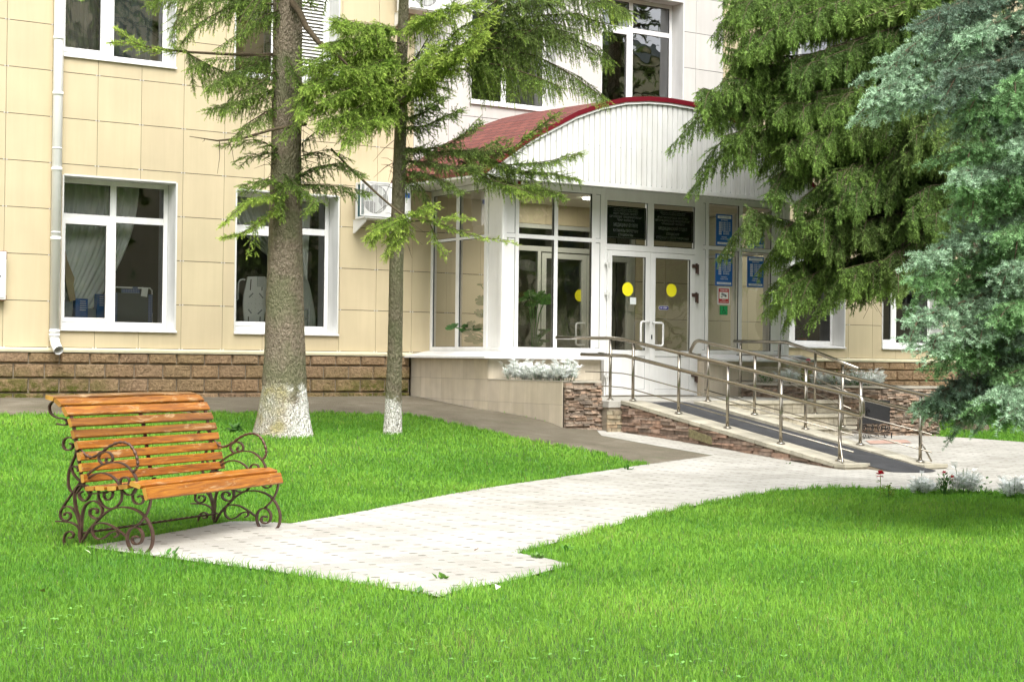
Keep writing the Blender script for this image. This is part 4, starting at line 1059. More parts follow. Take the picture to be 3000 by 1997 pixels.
def schedule(x0, x1, z0, z1, title, rows_, brk, tel, label, head=True):
    t = thing('schedule_sign', label, 'sign', ((x0+x1)/2, ys, z0), 'blue opening hours signs on the porch glass')
    w, h = x1-x0, z1-z0
    q = MB(); q.box(x0, x1, ys-.004, ys, z0, z1); q.build('plate', m_sblue, t)
    q = MB(); q.box(x0+w*.09, x1-w*.08, ys-.0055, ys-.0045, z0+h*.05, z0+h*.115)
    if head: q.box(x0+w*.09, x1-w*.08, ys-.0055, ys-.0045, z1-h*.135, z1-h*.045)
    for i in range(7): q.box(x0+w*.18, x0+w*.33, ys-.0055, ys-.0045, z0+h*(.735-.060*i-.021), z0+h*(.735-.060*i+.021))
    q.build('white_fields', m_ink, t)
    if head: text(title[0], (x0+x1)/2, z1-h*.09, ys-.0065, h*.03, t, m_sblue, w*.62)
    text(title[1], (x0+x1)/2, z0+h*.815, ys-.0052, h*.036, t, m_ink, w*.42)
    for i, (d, s) in enumerate(rows_):
        z = z0+h*(.735-.060*i); text(d, x0+w*.255, z, ys-.0065, h*.028, t, m_sblue, w*.10); text(s, x0+w*.63, z, ys-.0052, h*.040, t, m_ink, w*.50 if s[0].isdigit() else w*.36)
    text(brk[0], (x0+x1)/2, z0+h*.275, ys-.0052, h*.034, t, m_ink, w*.36); text(brk[1], (x0+x1)/2, z0+h*.215, ys-.0052, h*.036, t, m_ink, w*.44)
    text(tel, (x0+x1)/2, z0+h*.083, ys-.0065, h*.030, t, m_sblue, w*.68)
days = ['ДШ', 'ШШ', 'ШР', 'КШ', 'ЙМ', 'ШБ', 'ЙШ']; rdays = ['ПН', 'ВТ', 'СР', 'ЧТ', 'ПТ', 'СБ', 'ВС']
A = ['10.00-18.00']*4+['11.00-17.00', 'ЯЛ КӨНӨ', 'ЯЛ КӨНӨ']; B = ['8.20-17.10']*5+['ЯЛ КӨНӨ', 'ЯЛ КӨНӨ']
schedule(7.862, 8.187, 1.698, 2.184, ('ПРОТЕЗ-ОРТОПЕДИЯ', 'ЭШ ВАҠЫТЫ'), list(zip(days, B)), ('ТӘНӘФЕС', '12.20-13.00'), 'ТЕЛЕФОН 273-08-38', 'blue opening hours sign above the glazing bar, next to the right door')
schedule(7.857, 8.201, 1.080, 1.572, ('ОРТОПЕДИЯ САЛОНЫ', 'ЭШ ВАҠЫТЫ'), list(zip(days, A)), ('ТӘНӘФЕС', '13.00-13.45'), 'ТЕЛЕФОН 250-78-79', 'blue opening hours sign right above the red camera warning sign')
schedule(8.504, 8.844, 1.080, 1.560, ('ОРТОПЕДИЧЕСКИЙ САЛОН', 'ГРАФИК РАБОТЫ'), list(zip(rdays, [a.replace('ЯЛ КӨНӨ', 'ВЫХОДНОЙ') for a in A])), ('ПЕРЕРЫВ', '13.00-13.45'), 'ТЕЛЕФОН 250-78-79', 'blue opening hours sign half covered by the spruce branch, lower right pane')
schedule(8.506, 8.844, 1.698, 2.182, ('ФИЛИАЛ "УФИМСКИЙ"', 'ГРАФИК РАБОТЫ'), list(zip(rdays, [a.replace('ЯЛ КӨНӨ', 'ВЫХОДНОЙ') for a in B])), ('ПЕРЕРЫВ', '12.20-13.00'), 'ТЕЛЕФОН 273-08-38', 'blue opening hours sign behind the spruce tips, upper right pane')
t = thing('camera_sign', 'red and white video camera warning sign under the blue sign', 'sign', (8.03, ys, .79))
q = MB(); q.box(7.901, 8.156, ys-.004, ys, .791, 1.065); q.build('plate', m_whitep, t)
q = MB(); q.box(7.925, 8.130, ys-.0055, ys-.0045, .815, 1.040); q.build('red_field', m_sred, t)
q = MB(); q.box(7.940, 8.115, ys-.007, ys-.006, .880, .985); q.build('white_field', m_ink, t)
q = MB(); q.obox((8.02, ys-.0085, .945), (.042, 0, -.014), (0, .0008, 0), (.007, 0, .017)); q.build('camera_drawing', m_grey_plastic, t)
q = MB(); q.obox((8.068, ys-.0085, .925), (.010, 0, -.004), (0, .001, 0), (.006, 0, .014)); q.obox((7.985, ys-.0085, .912), (.016, 0, .002), (0, .0008, 0), (0, 0, .007)); q.build('camera_lens', m_sblack, t)
text('ВНИМАНИЕ!', 8.027, 1.012, ys-.0065, .022, t, m_ink, .15); text('ВЕДЕТСЯ', 8.027, .862, ys-.0065, .013, t, m_ink, .07); text('ВИДЕОНАБЛЮДЕНИЕ', 8.027, .835, ys-.0065, .013, t, m_ink, .17)
t = thing('wheelchair_sign', 'green wheelchair access sticker under the camera warning sign', 'sign', (8.03, ys, .63))
q = MB(); q.box(7.955, 8.110, ys-.004, ys, .633, .776); q.build('plate', m_sgreen, t)
q = MB(); cx, cz = 8.032, .70
q.frame(7.963, 8.102, .640, .769, ys-.0055, ys-.0045, .003)
q.strap([(cx+.026*math.cos(a), ys-.0055, cz-.018+.026*math.sin(a)) for a in [math.radians(d) for d in range(130, 391, 20)]], (0, .001, 0), .007)
q.strap([(cx-.010, ys-.0055, cz+.035), (cx-.006, ys-.0055, cz-.004), (cx+.020, ys-.0055, cz-.006), (cx+.036, ys-.0055, cz-.036), (cx+.046, ys-.0055, cz-.032)], (0, .001, 0), .008)
q.strap([(cx-.008, ys-.0055, cz+.016), (cx+.018, ys-.0055, cz+.012)], (0, .001, 0), .006)
q.tube([(cx-.010, ys-.006, cz+.048), (cx-.010, ys-.005, cz+.048)], .009, 12); q.build('symbol', m_sblack, t)
def disc(x, z, r, y, label, back=True):
    t = thing('warning_sticker', label, 'sticker', (x, y, z), 'yellow round stickers on the door glass')
    q = MB(); q.face([(x+r*math.cos(a), y-.001, z+r*math.sin(a)) for a in [2*math.pi*k/40 for k in range(40)]]); q.face([(x+r*math.cos(a), y+.0005, z+r*math.sin(a)) for a in [-2*math.pi*k/40 for k in range(40)]]); q.build('disc', m_yellow, t)
yd = YG-.002
disc(6.161, .966, .101, yd, 'yellow round sticker on the left entrance door'); disc(6.990, .978, .098, yd, 'yellow round sticker on the right entrance door')
disc(6.755, .948, .095, .045, 'yellow round sticker on the inner door, seen through the second pane')
disc(6.02+.0, .99, .095, .12, 'yellow round sticker behind the monstera leaves, seen through the first pane')
q = MB(); q.box(6.207, 6.318, yd-.001, yd, .745, .848); one(q, 'paper_note', M('paper', (.66, .70, .70), .8, var=.05, vscale=40), 'small white paper note under the left yellow sticker', 'note', (6.26, yd, .745))
t = thing('door_sign', 'small navy oval plate reading HA CEBЯ on the right door', 'sign', (6.84, yd, .68))
t['label'] = 'small navy oval pull sign on the right door glass'
def oval(x0, x1, z0, z1, y, t_, mat, name):
    q = MB(); r = (z1-z0)/2; pts = [(x1-r+r*math.cos(a), y, (z0+z1)/2+r*math.sin(a)) for a in [math.radians(d) for d in range(-90, 91, 15)]] + [(x0+r+r*math.cos(a), y, (z0+z1)/2+r*math.sin(a)) for a in [math.radians(d) for d in range(90, 271, 15)]]
    q.prism(pts, (0, t_, 0)); q.build(name, mat, t)
oval(6.744, 6.938, .677, .740, yd-.004, .003, m_ink, 'rim'); oval(6.748, 6.934, .681, .736, yd-.0055, .001, m_navy, 'plate')
text('НА  СЕБЯ', 6.841, .7085, yd-.0065, .022, t, m_ink, .125)

# monstera plants inside the porch
def monstera(x, y, z, spec, label):
    t = thing('monstera', label, 'house plant', (x, y, z)); q, st = MB(), MB()
    for (dx, dy, dz, yaw, pit, s) in spec:
        c = np.array((x+dx, y+dy, z+dz)); f_ = np.array((math.sin(yaw)*math.cos(pit), -math.cos(yaw)*math.cos(pit), math.sin(pit))); r_ = np.array((math.cos(yaw), math.sin(yaw), 0)); n_ = np.cross(r_, f_)
        pts = []; N = 42
        for k in range(N):
            a = 2*math.pi*k/N; rr = s*(1-.42*abs(math.sin(a/2))**6*0 + .0)
            hx_ = math.sin(a)*.82*s; hz_ = (math.cos(a)*.9 + .25*abs(math.sin(a)))*s
            cut = .62 if (k % 6 == 3 and 6 < k < 36) else 1.0
            p = c + r_*hx_*cut + f_*hz_*cut*-1 + n_*(-.15*s*(math.sin(a)**2)); pts.append(p)
        for k in range(N): q.face([c+n_*.03*s, pts[k], pts[(k+1) % N]])
        st.tube([(x, y, z), (x+dx*.5, y+dy*.5, z+dz*.75), c], .009, 6)
    q.build('leaves', m_leaf, t); st.build('stem', m_leaf, t)
    p = MB(); p.tube([(x, y, z-.28), (x, y, z)], [.11, .15], 16); p.build('pot', m_terra, t, True)
def W5(x, y, Y): p = hy(1150+x/2.851, 500+y/2.851, Y); return p
p = hx(1150+650/2.851, 500+1400/2.851, 4.35)
def mk(x, y, Z, pts, seed, label):
    r = random.Random(seed); sp = []
    for (px_, py_, s) in pts:
        w = hy(1150+px_/2.851, 500+py_/2.851, y+r.uniform(-.12, .12)); sp.append((w[0]-x, w[1]-y, w[2]-Z, r.uniform(-.8, .3), r.uniform(.2, .9), s))
    monstera(x, y, Z, sp, label)
mk(4.75, -.9, -.1, [(640,1300,.15),(660,1400,.13),(720,1330,.12),(505,1300,.12),(740,1190,.14),(740,1080,.11),(620,1360,.10),(735,1420,.12),(735,950,.06)], 1, 'green monstera standing behind the left side glass of the porch')
mk(5.05, -1.15, -.1, [(1130,1070,.17),(1230,1040,.13),(1280,1070,.16),(1180,1110,.15),(1150,1030,.12),(1240,1380,.10),(1270,1420,.11),(1220,1450,.10),(1290,1340,.09),(1250,1330,.08)], 2, 'dark monstera behind the first front pane of the porch')

# ------------------------------------------------------------------ landing, ramp, steps, planters
def ledge_x(mb, x, y0, y1, ztop, zbot, face, seed, hmin=.014, hmax=.034, dmin=.0, dmax=.045, lmin=.07, lmax=.2, shade=(1, 1, 1)):
    """dry-laid thin stones on the plane X=x; ztop, zbot are functions of Y"""
    r = random.Random(seed); z = -1.6; 
    ylo, yhi = min(y0, y1), max(y0, y1)
    while z < -.2:
        h = r.uniform(hmin, hmax); y = ylo-r.uniform(0, .1)
        while y < yhi:
            l = r.uniform(lmin, lmax); a, b = max(y, ylo), min(y+l, yhi); m = (a+b)/2
            za, zb = z+r.uniform(-.002, .002), z+h-r.uniform(.001, .004)
            if b-a > .015 and zb < ztop(m)+.006 and zb > zbot(m)-.02:
                d = r.uniform(dmin, dmax); v = r.uniform(.55, 1.3); w_ = r.uniform(-.10, .10)
                mb.cur = (v*shade[0]*(1+w_), v*shade[1], v*shade[2]*(1-w_*.6))
                zb = min(zb, ztop(m)-.001); j = r.uniform(-.004, .004)
                f = face
                mb.hexa([(x, a, za), (x+f*(.012+d), a+.002, za+j), (x+f*(.012+d+r.uniform(-.006, .006)), b-.002, za-j), (x, b, za),
                         (x, a, zb), (x+f*(.008+d), a+.002, zb-j*.5), (x+f*(.008+d+r.uniform(-.006, .006)), b-.002, zb+j*.5), (x, b, zb)] if f > 0 else
                        [(x, b, za), (x+f*(.012+d), b-.002, za+j), (x+f*(.012+d+r.uniform(-.006, .006)), a+.002, za-j), (x, a, za),
                         (x, b, zb), (x+f*(.008+d), b-.002, zb-j*.5), (x+f*(.008+d+r.uniform(-.006, .006)), a+.002, zb+j*.5), (x, a, zb)])
            y += l
        z += h
def ledge_y(mb, y, x0, x1, ztop, zbot, seed, hmin=.014, hmax=.034, dmax=.045, lmin=.07, lmax=.2, shade=(1, 1, 1)):
    r = random.Random(seed); z = -1.6
    while z < -.2:
        h = r.uniform(hmin, hmax); x = x0-r.uniform(0, .1)
        while x < x1:
            l = r.uniform(lmin, lmax); a, b = max(x, x0), min(x+l, x1); m = (a+b)/2
            za, zb = z+r.uniform(-.002, .002), z+h-r.uniform(.001, .004)
            if b-a > .015 and zb < ztop(m)+.006 and zb > zbot(m)-.02:
                d = r.uniform(0, dmax); v = r.uniform(.55, 1.3); w_ = r.uniform(-.10, .10)
                mb.cur = (v*shade[0]*(1+w_), v*shade[1], v*shade[2]*(1-w_*.6)); zb = min(zb, ztop(m)-.001); j = r.uniform(-.004, .004)
                mb.hexa([(a, y, za), (a+.002, y-.012-d, za+j), (b-.002, y-.012-d+r.uniform(-.006, .006), za-j), (b, y, za), (a, y, zb), (a+.002, y-.008-d, zb-j*.5), (b-.002, y-.008-d+r.uniform(-.006, .006), zb+j*.5), (b, y, zb)])
            x += l
        z += h
gz = lambda X: (lambda y: float(tz(X, y)))
m_soil = M('dark_soil', (.045, .032, .02), .95, var=.3, vscale=30, bump=.6, bscale=60)
# left planter
p1_ = thing('planter', 'long tiled flower planter with a brown ledge stone end, left of the ramp', 'planter', (3.95, -3.1, -1.0), 'planters either side of the entrance')
tw, tg = MB(), MB(); tile_wall_x(tw, tg, 3.63, YS-.002, -3.96, -.371, ZB, rw[1:]); tw.build('tiled_wall', m_tile, p1_); tg.build('tile_grout', m_grout, p1_)
q = MB(); ledge_y(q, -3.985, 3.645, 4.225, lambda x: -.38, lambda x: float(tz(x, -4.05)), 11); ledge_x(q, 4.21, -3.98, YS-.12, lambda y: -.38, lambda y: -.63, 1, 12); q.build('ledge_stone', m_stone, p1_)
q = MB(); q.box(3.74, 4.208, -3.983, YS-.001, -1.3, -.44); q.box(4.14, 4.208, -3.983, YS-.001, -.44, -.385); q.box(3.645, 4.13, -3.983, -3.93, -.44, -.385); q.build('core', m_mortar, p1_)
q = MB(); q.box(3.735, 4.14, -3.93, YS-.002, -.4405, -.405); q.build('soil', m_soil, p1_)
q = MB(); r = random.Random(4); y = YS-.003
while y > -3.96:
    ya = max(y-.33, -3.97); t_ = r.uniform(.9, 1.08); q.cur = (t_, t_, t_); q.box(3.625, 3.745, ya+.002, y-.002, -.372, -.362); q.box(4.13, 4.26, ya+.002, y-.002, -.383, -.362); y = ya
q.box(3.75, 4.125, -4.03, -3.93, -.383, -.362); q.build('coping', m_cap, p1_)
# right planter
p2_ = thing('planter', 'flower planter faced all round with brown ledge stone, right of the steps', 'planter', (8.8, -3.6, -1.1), 'planters either side of the entrance')
q = MB(); ledge_x(q, 8.25, -5.08, YS-.01, lambda y: -.43, gz(8.2), -1, 21); ledge_y(q, -5.08, 8.25, 9.4, lambda x: -.43, lambda x: float(tz(x, -5.1)), 22); q.build('ledge_stone', m_stone, p2_)
q = MB(); q.box(8.252, 8.33, -5.078, YS-.001, -1.3, -.435); q.box(9.32, 9.4, -5.078, YS-.001, -1.3, -.435); q.box(8.33, 9.32, -5.078, -5.0, -1.3, -.435); q.build('core', m_mortar, p2_)
q = MB(); q.box(8.331, 9.319, -4.999, YS-.002, -1.2, -.47); q.build('soil', m_soil, p2_)
q = MB(); y = YS-.003
while y > -5.1:
    ya = max(y-.33, -5.12); t_ = r.uniform(.9, 1.08); q.cur = (t_, t_, t_); q.box(8.20, 8.345, ya+.002, y-.002, -.434, -.405); q.box(9.31, 9.45, ya+.002, y-.002, -.434, -.405); y = ya
q.box(8.35, 9.305, -5.12, -4.98, -.434, -.405); q.build('coping', m_cap, p2_)

LZ = -.618
def c8(x, y): return 1700+x/2.142, 950+y/2.142
ld = thing('entrance_landing', 'pale paved landing in front of the entrance doors', 'landing', (6.3, -3.2, -1.1))
q = MB(); q.box(4.22, 8.24, -4.17, -1.97, -.70, LZ); q.build('surface', m_pave, ld)
q = MB(); q.box(4.24, 8.24, -4.15, -1.99, -1.3, -.7005); q.build('core', m_mortar, ld)
q = MB(); ledge_y(q, -4.152, 4.20, 4.50, lambda x: -.705, lambda x: float(tz(x, -4.2))-.02, 31, .03, .06, .02, shade=(.95, 1.05, .95)); q.build('left_corner_stone', m_stone, ld)

st = thing('entrance_steps', 'three pale block steps between the ramp and the right planter', 'steps', (6.8, -4.7, -1.1))
m_block = M('step_blocks', (.42, .38, .30), .9, var=.18, vscale=14, bump=.4, bscale=70, tint=True)
risers = [(-4.28, LZ-.012, -.800, 8.24), (-4.68, -.805, -.955, 8.24), (-4.96, -.960, -1.15, 7.83)]
q, g_, tr = MB(), MB(), MB(); r = random.Random(9)
for i, (y, zt, zb, xr) in enumerate(risers):
    q, g_, tr = MB(), MB(), MB()
    g_.box(5.74, xr-.01, y+.012, y+.45, -1.3, zt-.035)
    x = 5.74
    while x < xr-.02:
        t_ = r.uniform(.8, 1.1); q.cur = (t_, t_, t_*.97)
        if r.random() < .3:
            l = .17; h2 = (zt-.035+zb)/2; xb = min(x+l, xr)
            q.box(x+.003, xb-.003, y, y+.012, zb, h2-.003); q.box(x+.003, xb-.003, y, y+.012, h2+.003, zt-.037)
        else:
            l = r.uniform(.075, .10); xb = min(x+l, xr); q.box(x+.003, xb-.003, y, y+.012, zb, zt-.037)
        x += l
    x = 5.74
    yr = (y-.02, y+.10) if i == 0 else (y-.025, risers[i-1][0]+.0)
    while x < xr+(.05 if i == 2 else 0):
        xb = min(x+.2, xr+(.06 if i == 2 else 0)); t_ = r.uniform(.95, 1.2); tr.cur = (t_, t_, t_*.96)
        if i: tr.box(x+.001, xb-.001, yr[0], yr[1], zt-.035, zt)
        else: tr.box(x+.001, xb-.001, yr[0], -4.2405, zt-.035, zt+.012)
        x += .2
    q.build('riser', m_block, st); g_.build('core', m_grout, st); tr.build('tread', m_cap, st)

# ramp
rp = thing('access_ramp', 'straight wheelchair ramp with black mat and ledge stone side wall', 'ramp', (5, -6.3, -1.2))
YA, YB = -4.25, -8.35
ztopL = lambda y: -.598+(-4.30-y)*-.1455 if False else -.598-(-4.30-y)*.1455
kzl = lambda y: -.612-max(0, (-4.22-y))*.1500
kzr = lambda y: -.617-max(0, (-4.515-y))*.1567
kz = kzl      # top of the kerbs
mz = lambda y: -.632-max(0, -4.30-y)*.1480              # mat surface
q = MB(); ledge_x(q, 4.45, -4.16, -8.14, lambda y: kz(y)-.045, gz(4.35), -1, 41, .022, .05, 0, .03, .12, .32, shade=(1.0, .93, .95)); sw = q.build('side_wall', m_stone, rp)
q = MB(); r = random.Random(14)
def kerb(mb, x0, x1, ya, yb, kz, th=.045, over=0.0):
    y = ya
    while y > yb+.01:
        yn = max(y-.2, yb); t_ = r.uniform(.78, 1.14); mb.cur = (t_, t_, t_*.96); k_ = r.uniform(-.003, .003)
        mb.hexa([(x0+k_, yn+.004, kz(yn)-th), (x1, yn+.004, kz(yn)-th), (x1, y-.004, kz(y)-th), (x0+k_, y-.004, kz(y)-th), (x0+k_, yn+.004, kz(yn)+k_*.6), (x1, yn+.004, kz(yn)), (x1, y-.004, kz(y)), (x0+k_, y-.004, kz(y)+k_*.6)])
        y = yn
kerb(q, 4.41, 4.76, -4.175, -8.06, kzl); q.build('coping', m_cap, rp); q = MB(); kerb(q, 5.43, 5.735, -4.43, -8.28, kzr); q.build('coping', m_cap, rp)
q = MB()      # masonry body under kerbs and mat
def wedge(mb, x0, x1, ya, yb, zf, off):
    mb.hexa([(x0, yb, -1.4), (x1, yb, -1.4), (x1, ya, -1.4), (x0, ya, -1.4), (x0, yb, zf(yb)-off), (x1, yb, zf(yb)-off), (x1, ya, zf(ya)-off), (x0, ya, zf(ya)-off)])
wedge(q, 4.451, 4.745, -4.171, -8.06, kzl, .046); wedge(q, 5.443, 5.72, -4.241, -8.28, kzr, .046); q.build('kerb_core', m_mortar, rp)
q = MB(); r2 = random.Random(15); y = -4.5
while y > -8.2:      # little blocks on the inner face of the right kerb and outer face
    l = r2.uniform(.09, .14); yn = y-l; t_ = r2.uniform(.7, 1.1); q.cur = (t_, t_, t_*.95)
    zt_, zt2 = kzr(y)-.047, kzr(yn)-.047
    q.hexa([(5.432, yn+.005, zt2-.09), (5.4425, yn+.005, zt2-.09), (5.4425, y-.005, zt_-.09), (5.432, y-.005, zt_-.09), (5.432, yn+.005, zt2), (5.4425, yn+.005, zt2), (5.4425, y-.005, zt_), (5.432, y-.005, zt_)])
    y = yn
q.box(4.60, 4.64, -8.36, -8.20, -1.3, -1.19) if False else None
q.build('kerb_blocks', m_block, rp)
q = MB()
for (x0, x1, ya, yb, kk) in ((4.41, 4.80, -8.065, -8.24, kzl), (5.42, 5.80, -8.285, -8.46, kzr)):
    zt = kk(ya)-.004; q.cur = (.95, .95, .9); q.box(x0, x1, yb, ya, zt-.045, zt); q.cur = (.8, .78, .72); q.box(x0+.01, x1-.01, yb+.01, ya, -1.4, zt-.046)
q.build('end_block', m_cap, rp, bevel=.006)
q = MB(); N = 24
for i in range(N):
    ya, yb = -4.245-4.35*i/N, -4.245-4.35*(i+1)/N
    za, zb = max(mz(ya), float(tz(5, ya))+.02), max(mz(yb), float(tz(5, yb))+.02)
    q.face([(4.762, yb, zb), (5.430, yb, zb), (5.430, ya, za), (4.762, ya, za)])
yb = -8.595; z1_ = max(mz(yb), float(tz(5, yb))+.02)
for k in range(8):
    a, b = 4.762+.0835*k, 4.762+.0835*(k+1); da = .16*math.sin(math.pi*k/8); db = .16*math.sin(math.pi*(k+1)/8)
    q.face([(a, yb-da-.02, float(tz(5, yb-da))+.016), (b, yb-db-.02, float(tz(5, yb-db))+.016), (b, yb, z1_), (a, yb, z1_)])
q.build('rubber_mat', m_rubber, rp)
q = MB(); wedge(q, 4.763, 5.429, -4.25, -8.60, mz, .006); q.build('ramp_body', m_mortar, rp)
vp = [hx(*c8(*p), 4.405) for p in ((680,655),(820,705),(822,755),(680,705))]; q = MB(); q.prism([tuple(p) for p in vp], (.02, 0, 0)); q.build('vent', M('dirty_vent', (.16, .14, .07), .9, var=.35, vscale=25), rp)
q = MB(); r3 = random.Random(77)
pts = [(4.95, -4.20), (4.72, -4.12), (5.9, -4.05)]

# ------------------------------------------------------------------ handrails
def rail_set(label, X, ys_, zb, zt, top_pts, mid_pts, thin, loop, cat='handrail', braces=None):
    t = thing('handrail', label, cat, (X, sum(ys_)/len(ys_), zb[-1]), 'stainless steel handrails at the entrance')
    for y, a, b in zip(ys_, zb, zt):
        q = MB(); q.tube([(X, y, a), (X, y, b)], .0205, 12); p_ = q.build('post', m_steel, t, True)
        q = MB(); q.tube([(X, y, a), (X, y, a+.008), (X, y, a+.02), (X, y, a+.028)], [.052, .050, .034, .022], 16); q.build('flange', m_steel, p_, True)
    q = MB(); q.tube(top_pts, .0245, 14); q.build('top_rail', m_steel, t, True)
    if mid_pts: q = MB(); q.tube(mid_pts, .0205, 12); q.build('lower_rail', m_steel, t, True)
    for th in thin:
        q = MB(); q.tube(th, .0075, 8); q.build('thin_bar', m_steel, t, True)
    if braces:
        q = MB(); q.tube(braces, .010, 8); q.build('brace', m_steel, t, True)
    return t
def corner(a, b, c, r=.09, n=6):      # rounded corner a-b-c
    a, b, c = map(np.array, (a, b, c)); u = (a-b)/np.linalg.norm(a-b); v = (c-b)/np.linalg.norm(c-b)
    p, s = b+u*r, b+v*r
    return [tuple((1-t)**2*p+2*t*(1-t)*b+t*t*s) for t in [k/n for k in range(n+1)]]
X = 4.58
pb = [hx(*c8(*p), X) for p in ((187,475),(330,478),(617,558),(923,650),(1258,748),(1628,858))]; pt_ = [hx(*c8(*p), X) for p in ((185,97),(335,120),(622,190),(932,262),(1262,345),(1630,437))]
ysl = [p[1] for p in pb]; zbl = [max(p[2], kzl(p[1])) if i else LZ for i, p in enumerate(pb)]; ztl = [p[2] for p in pt_]
y1r, y2r = ysl[1], ysl[5]; sl_ = (ztl[5]-ztl[1])/(y2r-y1r)
zt_f = lambda y: ztl[1]+(y-y1r)*sl_
ye = -8.32; ze = zt_f(ye)+.024
lo_z = lambda y: zt_f(y)-.185
top = [(X, -2.45, .222), (X, -3.05, .214), (X, ysl[0], ztl[0]+.022), (X, -4.0, .190), (X, y1r+.05, ztl[1]+.030), (X, y1r-.12, zt_f(y1r-.12)+.022)]
top += corner((X, -5, zt_f(-5)+.02), (X, ye, ze), (X, ye-.02, ze-.17), .07) + corner((X, ye, ze), (X, ye-.02, lo_z(ye)-.01), (X, -7.9, lo_z(-7.9)), .06) + [(X, y2r, lo_z(y2r)), (X, -4.3, lo_z(-4.3)), (X, -4.05, lo_z(-4.15)+.015), (X, -3.05, lo_z(-4.15)+.03)]
thin = []
for dz in (-.415, -.60):
    thin.append([(X, -3.15, .17+dz), (X, ysl[0], .165+dz), (X, -4.0, .155+dz), (X, y1r, ztl[1]+dz), (X, -8.20, zt_f(-8.20)+dz)])
rail_set('steel handrail along the near side of the ramp, nearest the lawn', X, ysl, zbl, ztl, top, None, thin, True, braces=[(X+.0, y2r+.01, zbl[5]+.32), (X-.03, y2r-.03, zbl[5]+.22), (X-.12, y2r-.16, zbl[5]+.03), (X-.15, y2r-.20, -1.23)])
X = 5.60
ysr = [-4.515, -5.437, -6.37, -7.297, -8.229]; zbr = [kzr(y) for y in ysr]; ztr = [.125, -.016, -.163, -.309, -.455]
zr = lambda y: .125+(y+4.515)*.1562
ye = -8.62
top = corner((X, -4.10, zr(-4.1)-.18+.02), (X, -4.22, zr(-4.22)+.03), (X, -5, zr(-5)+.02), .10)
top = [(X, -4.9, zr(-4.9)-.185), (X, -4.35, zr(-4.35)-.185)] + corner((X, -4.6, zr(-4.6)-.185), (X, -4.12, zr(-4.12)-.17), (X, -4.26, zr(-4.2)+.03), .05) + corner((X, -4.10, zr(-4.1)-.17), (X, -4.27, zr(-4.27)+.035), (X, -5.2, zr(-5.2)+.02), .08)
top += corner((X, -5, zr(-5)+.02), (X, ye, zr(ye)+.02), (X, ye-.02, zr(ye)-.15), .07) + corner((X, ye, zr(ye)+.02), (X, ye-.02, zr(ye)-.19), (X, -8, zr(-8)-.185), .06) + [(X, -4.9, zr(-4.9)-.19)]
thin = [[(X, -4.45, zr(-4.45)+dz), (X, -8.40, zr(-8.40)+dz)] for dz in (-.40, -.60)]
rail_set('steel handrail between the ramp and the steps', X, ysr, zbr, ztr, top, None, thin, True, braces=[(X+.02, -8.20, kzr(-8.2)+.32), (X+.02, -8.24, kzr(-8.2)+.20), (X+.03, -8.37, kzr(-8.2)+.01)])
X = 7.60
ysx = [-2.885, -3.72, -4.455, -4.99]; zbx = [LZ, LZ, -.805, -.960]; ztx = [.185, .172, .040, -.108]
top = [(X, -2.74, .215), (X, -3.3, .208), (X, -3.86, .200), (X, -3.90, .190), (X, -4.469, .060), (X, -5.283, -.165)]
mid = None
thin = [[(X, -2.8, .215+dz), (X, -3.88, .20+dz), (X, -4.469, .06+dz), (X, -5.15, -.13+dz)] for dz in (-.20, -.37, -.58)]
rail_set('short steel handrail on the right side of the steps', X, ysx, zbx, ztx, top, None, thin, False)

# ------------------------------------------------------------------ silver plants, flowers, weeds
m_silver = M('silver_leaf', (.80, .83, .80), .9, var=.12, vscale=25, tint=True, trans=.15)
def dusty(x, y, z, w, h, n, seed, label, group=None, wx=None):
    r = random.Random(seed); t = thing('dusty_miller', label, 'plant', (x, y, z), group); q, s_ = MB(), MB()
    wx = wx or w
    for i in range(n):
        a = r.uniform(0, 6.283); rr = math.sqrt(r.random()); bx, by = x+wx*rr*math.cos(a)*.7, y+w*rr*math.sin(a)*.7
        lean = np.array((math.cos(a)*rr*.5, math.sin(a)*rr*.5, 1.0)); lean /= np.linalg.norm(lean); hh = h*r.uniform(.45, 1.0)*(1-.35*rr)
        top_ = np.array((bx, by, z))+lean*hh
        if i % 3 == 0: s_.tube([(bx, by, z), top_], .0025, 4)
        for k in range(r.randint(5, 8)):      # lobed leaf: a rib with paired finger lobes
            b0 = np.array((bx, by, z))+lean*hh*r.uniform(.35, 1.0); ang = r.uniform(0, 6.283)
            d = np.array((math.cos(ang), math.sin(ang), r.uniform(.0, 1.1))); d /= np.linalg.norm(d); L_ = r.uniform(.035, .065)*(h/.2)**.5
            sd_ = np.cross(d, (0, 0, 1)); sd_ /= np.linalg.norm(sd_)+1e-6; v = r.uniform(.75, 1.25); q.cur = (v, v, v)
            q.face([b0-sd_*.002, b0+sd_*.002, b0+d*L_])
            for j in range(1, 4):
                c = b0+d*L_*j/4
                for s in (-1, 1):
                    e = c+(d*.5+sd_*s*.9)*L_*.42; q.face([c-d*.0035, e-d*.001, e+d*.006, c+d*.0045])
    q.build('leaves', m_silver, t); s_.build('stem', m_leaf, t)
r = random.Random(8)
names = ['at the wall end of the left planter', 'second from the wall in the left planter', 'in the middle of the left planter', 'second from the stone end of the left planter', 'at the stone end of the left planter']
for i in range(5):
    dusty(3.90+r.uniform(-.03, .03), -2.50-i*.29, -.40, .18, .33+(.06 if i in (0, 4) else 0), 85, 40+i, 'silver leaved dusty miller '+names[i], 'silver plants in the left planter', wx=.17)
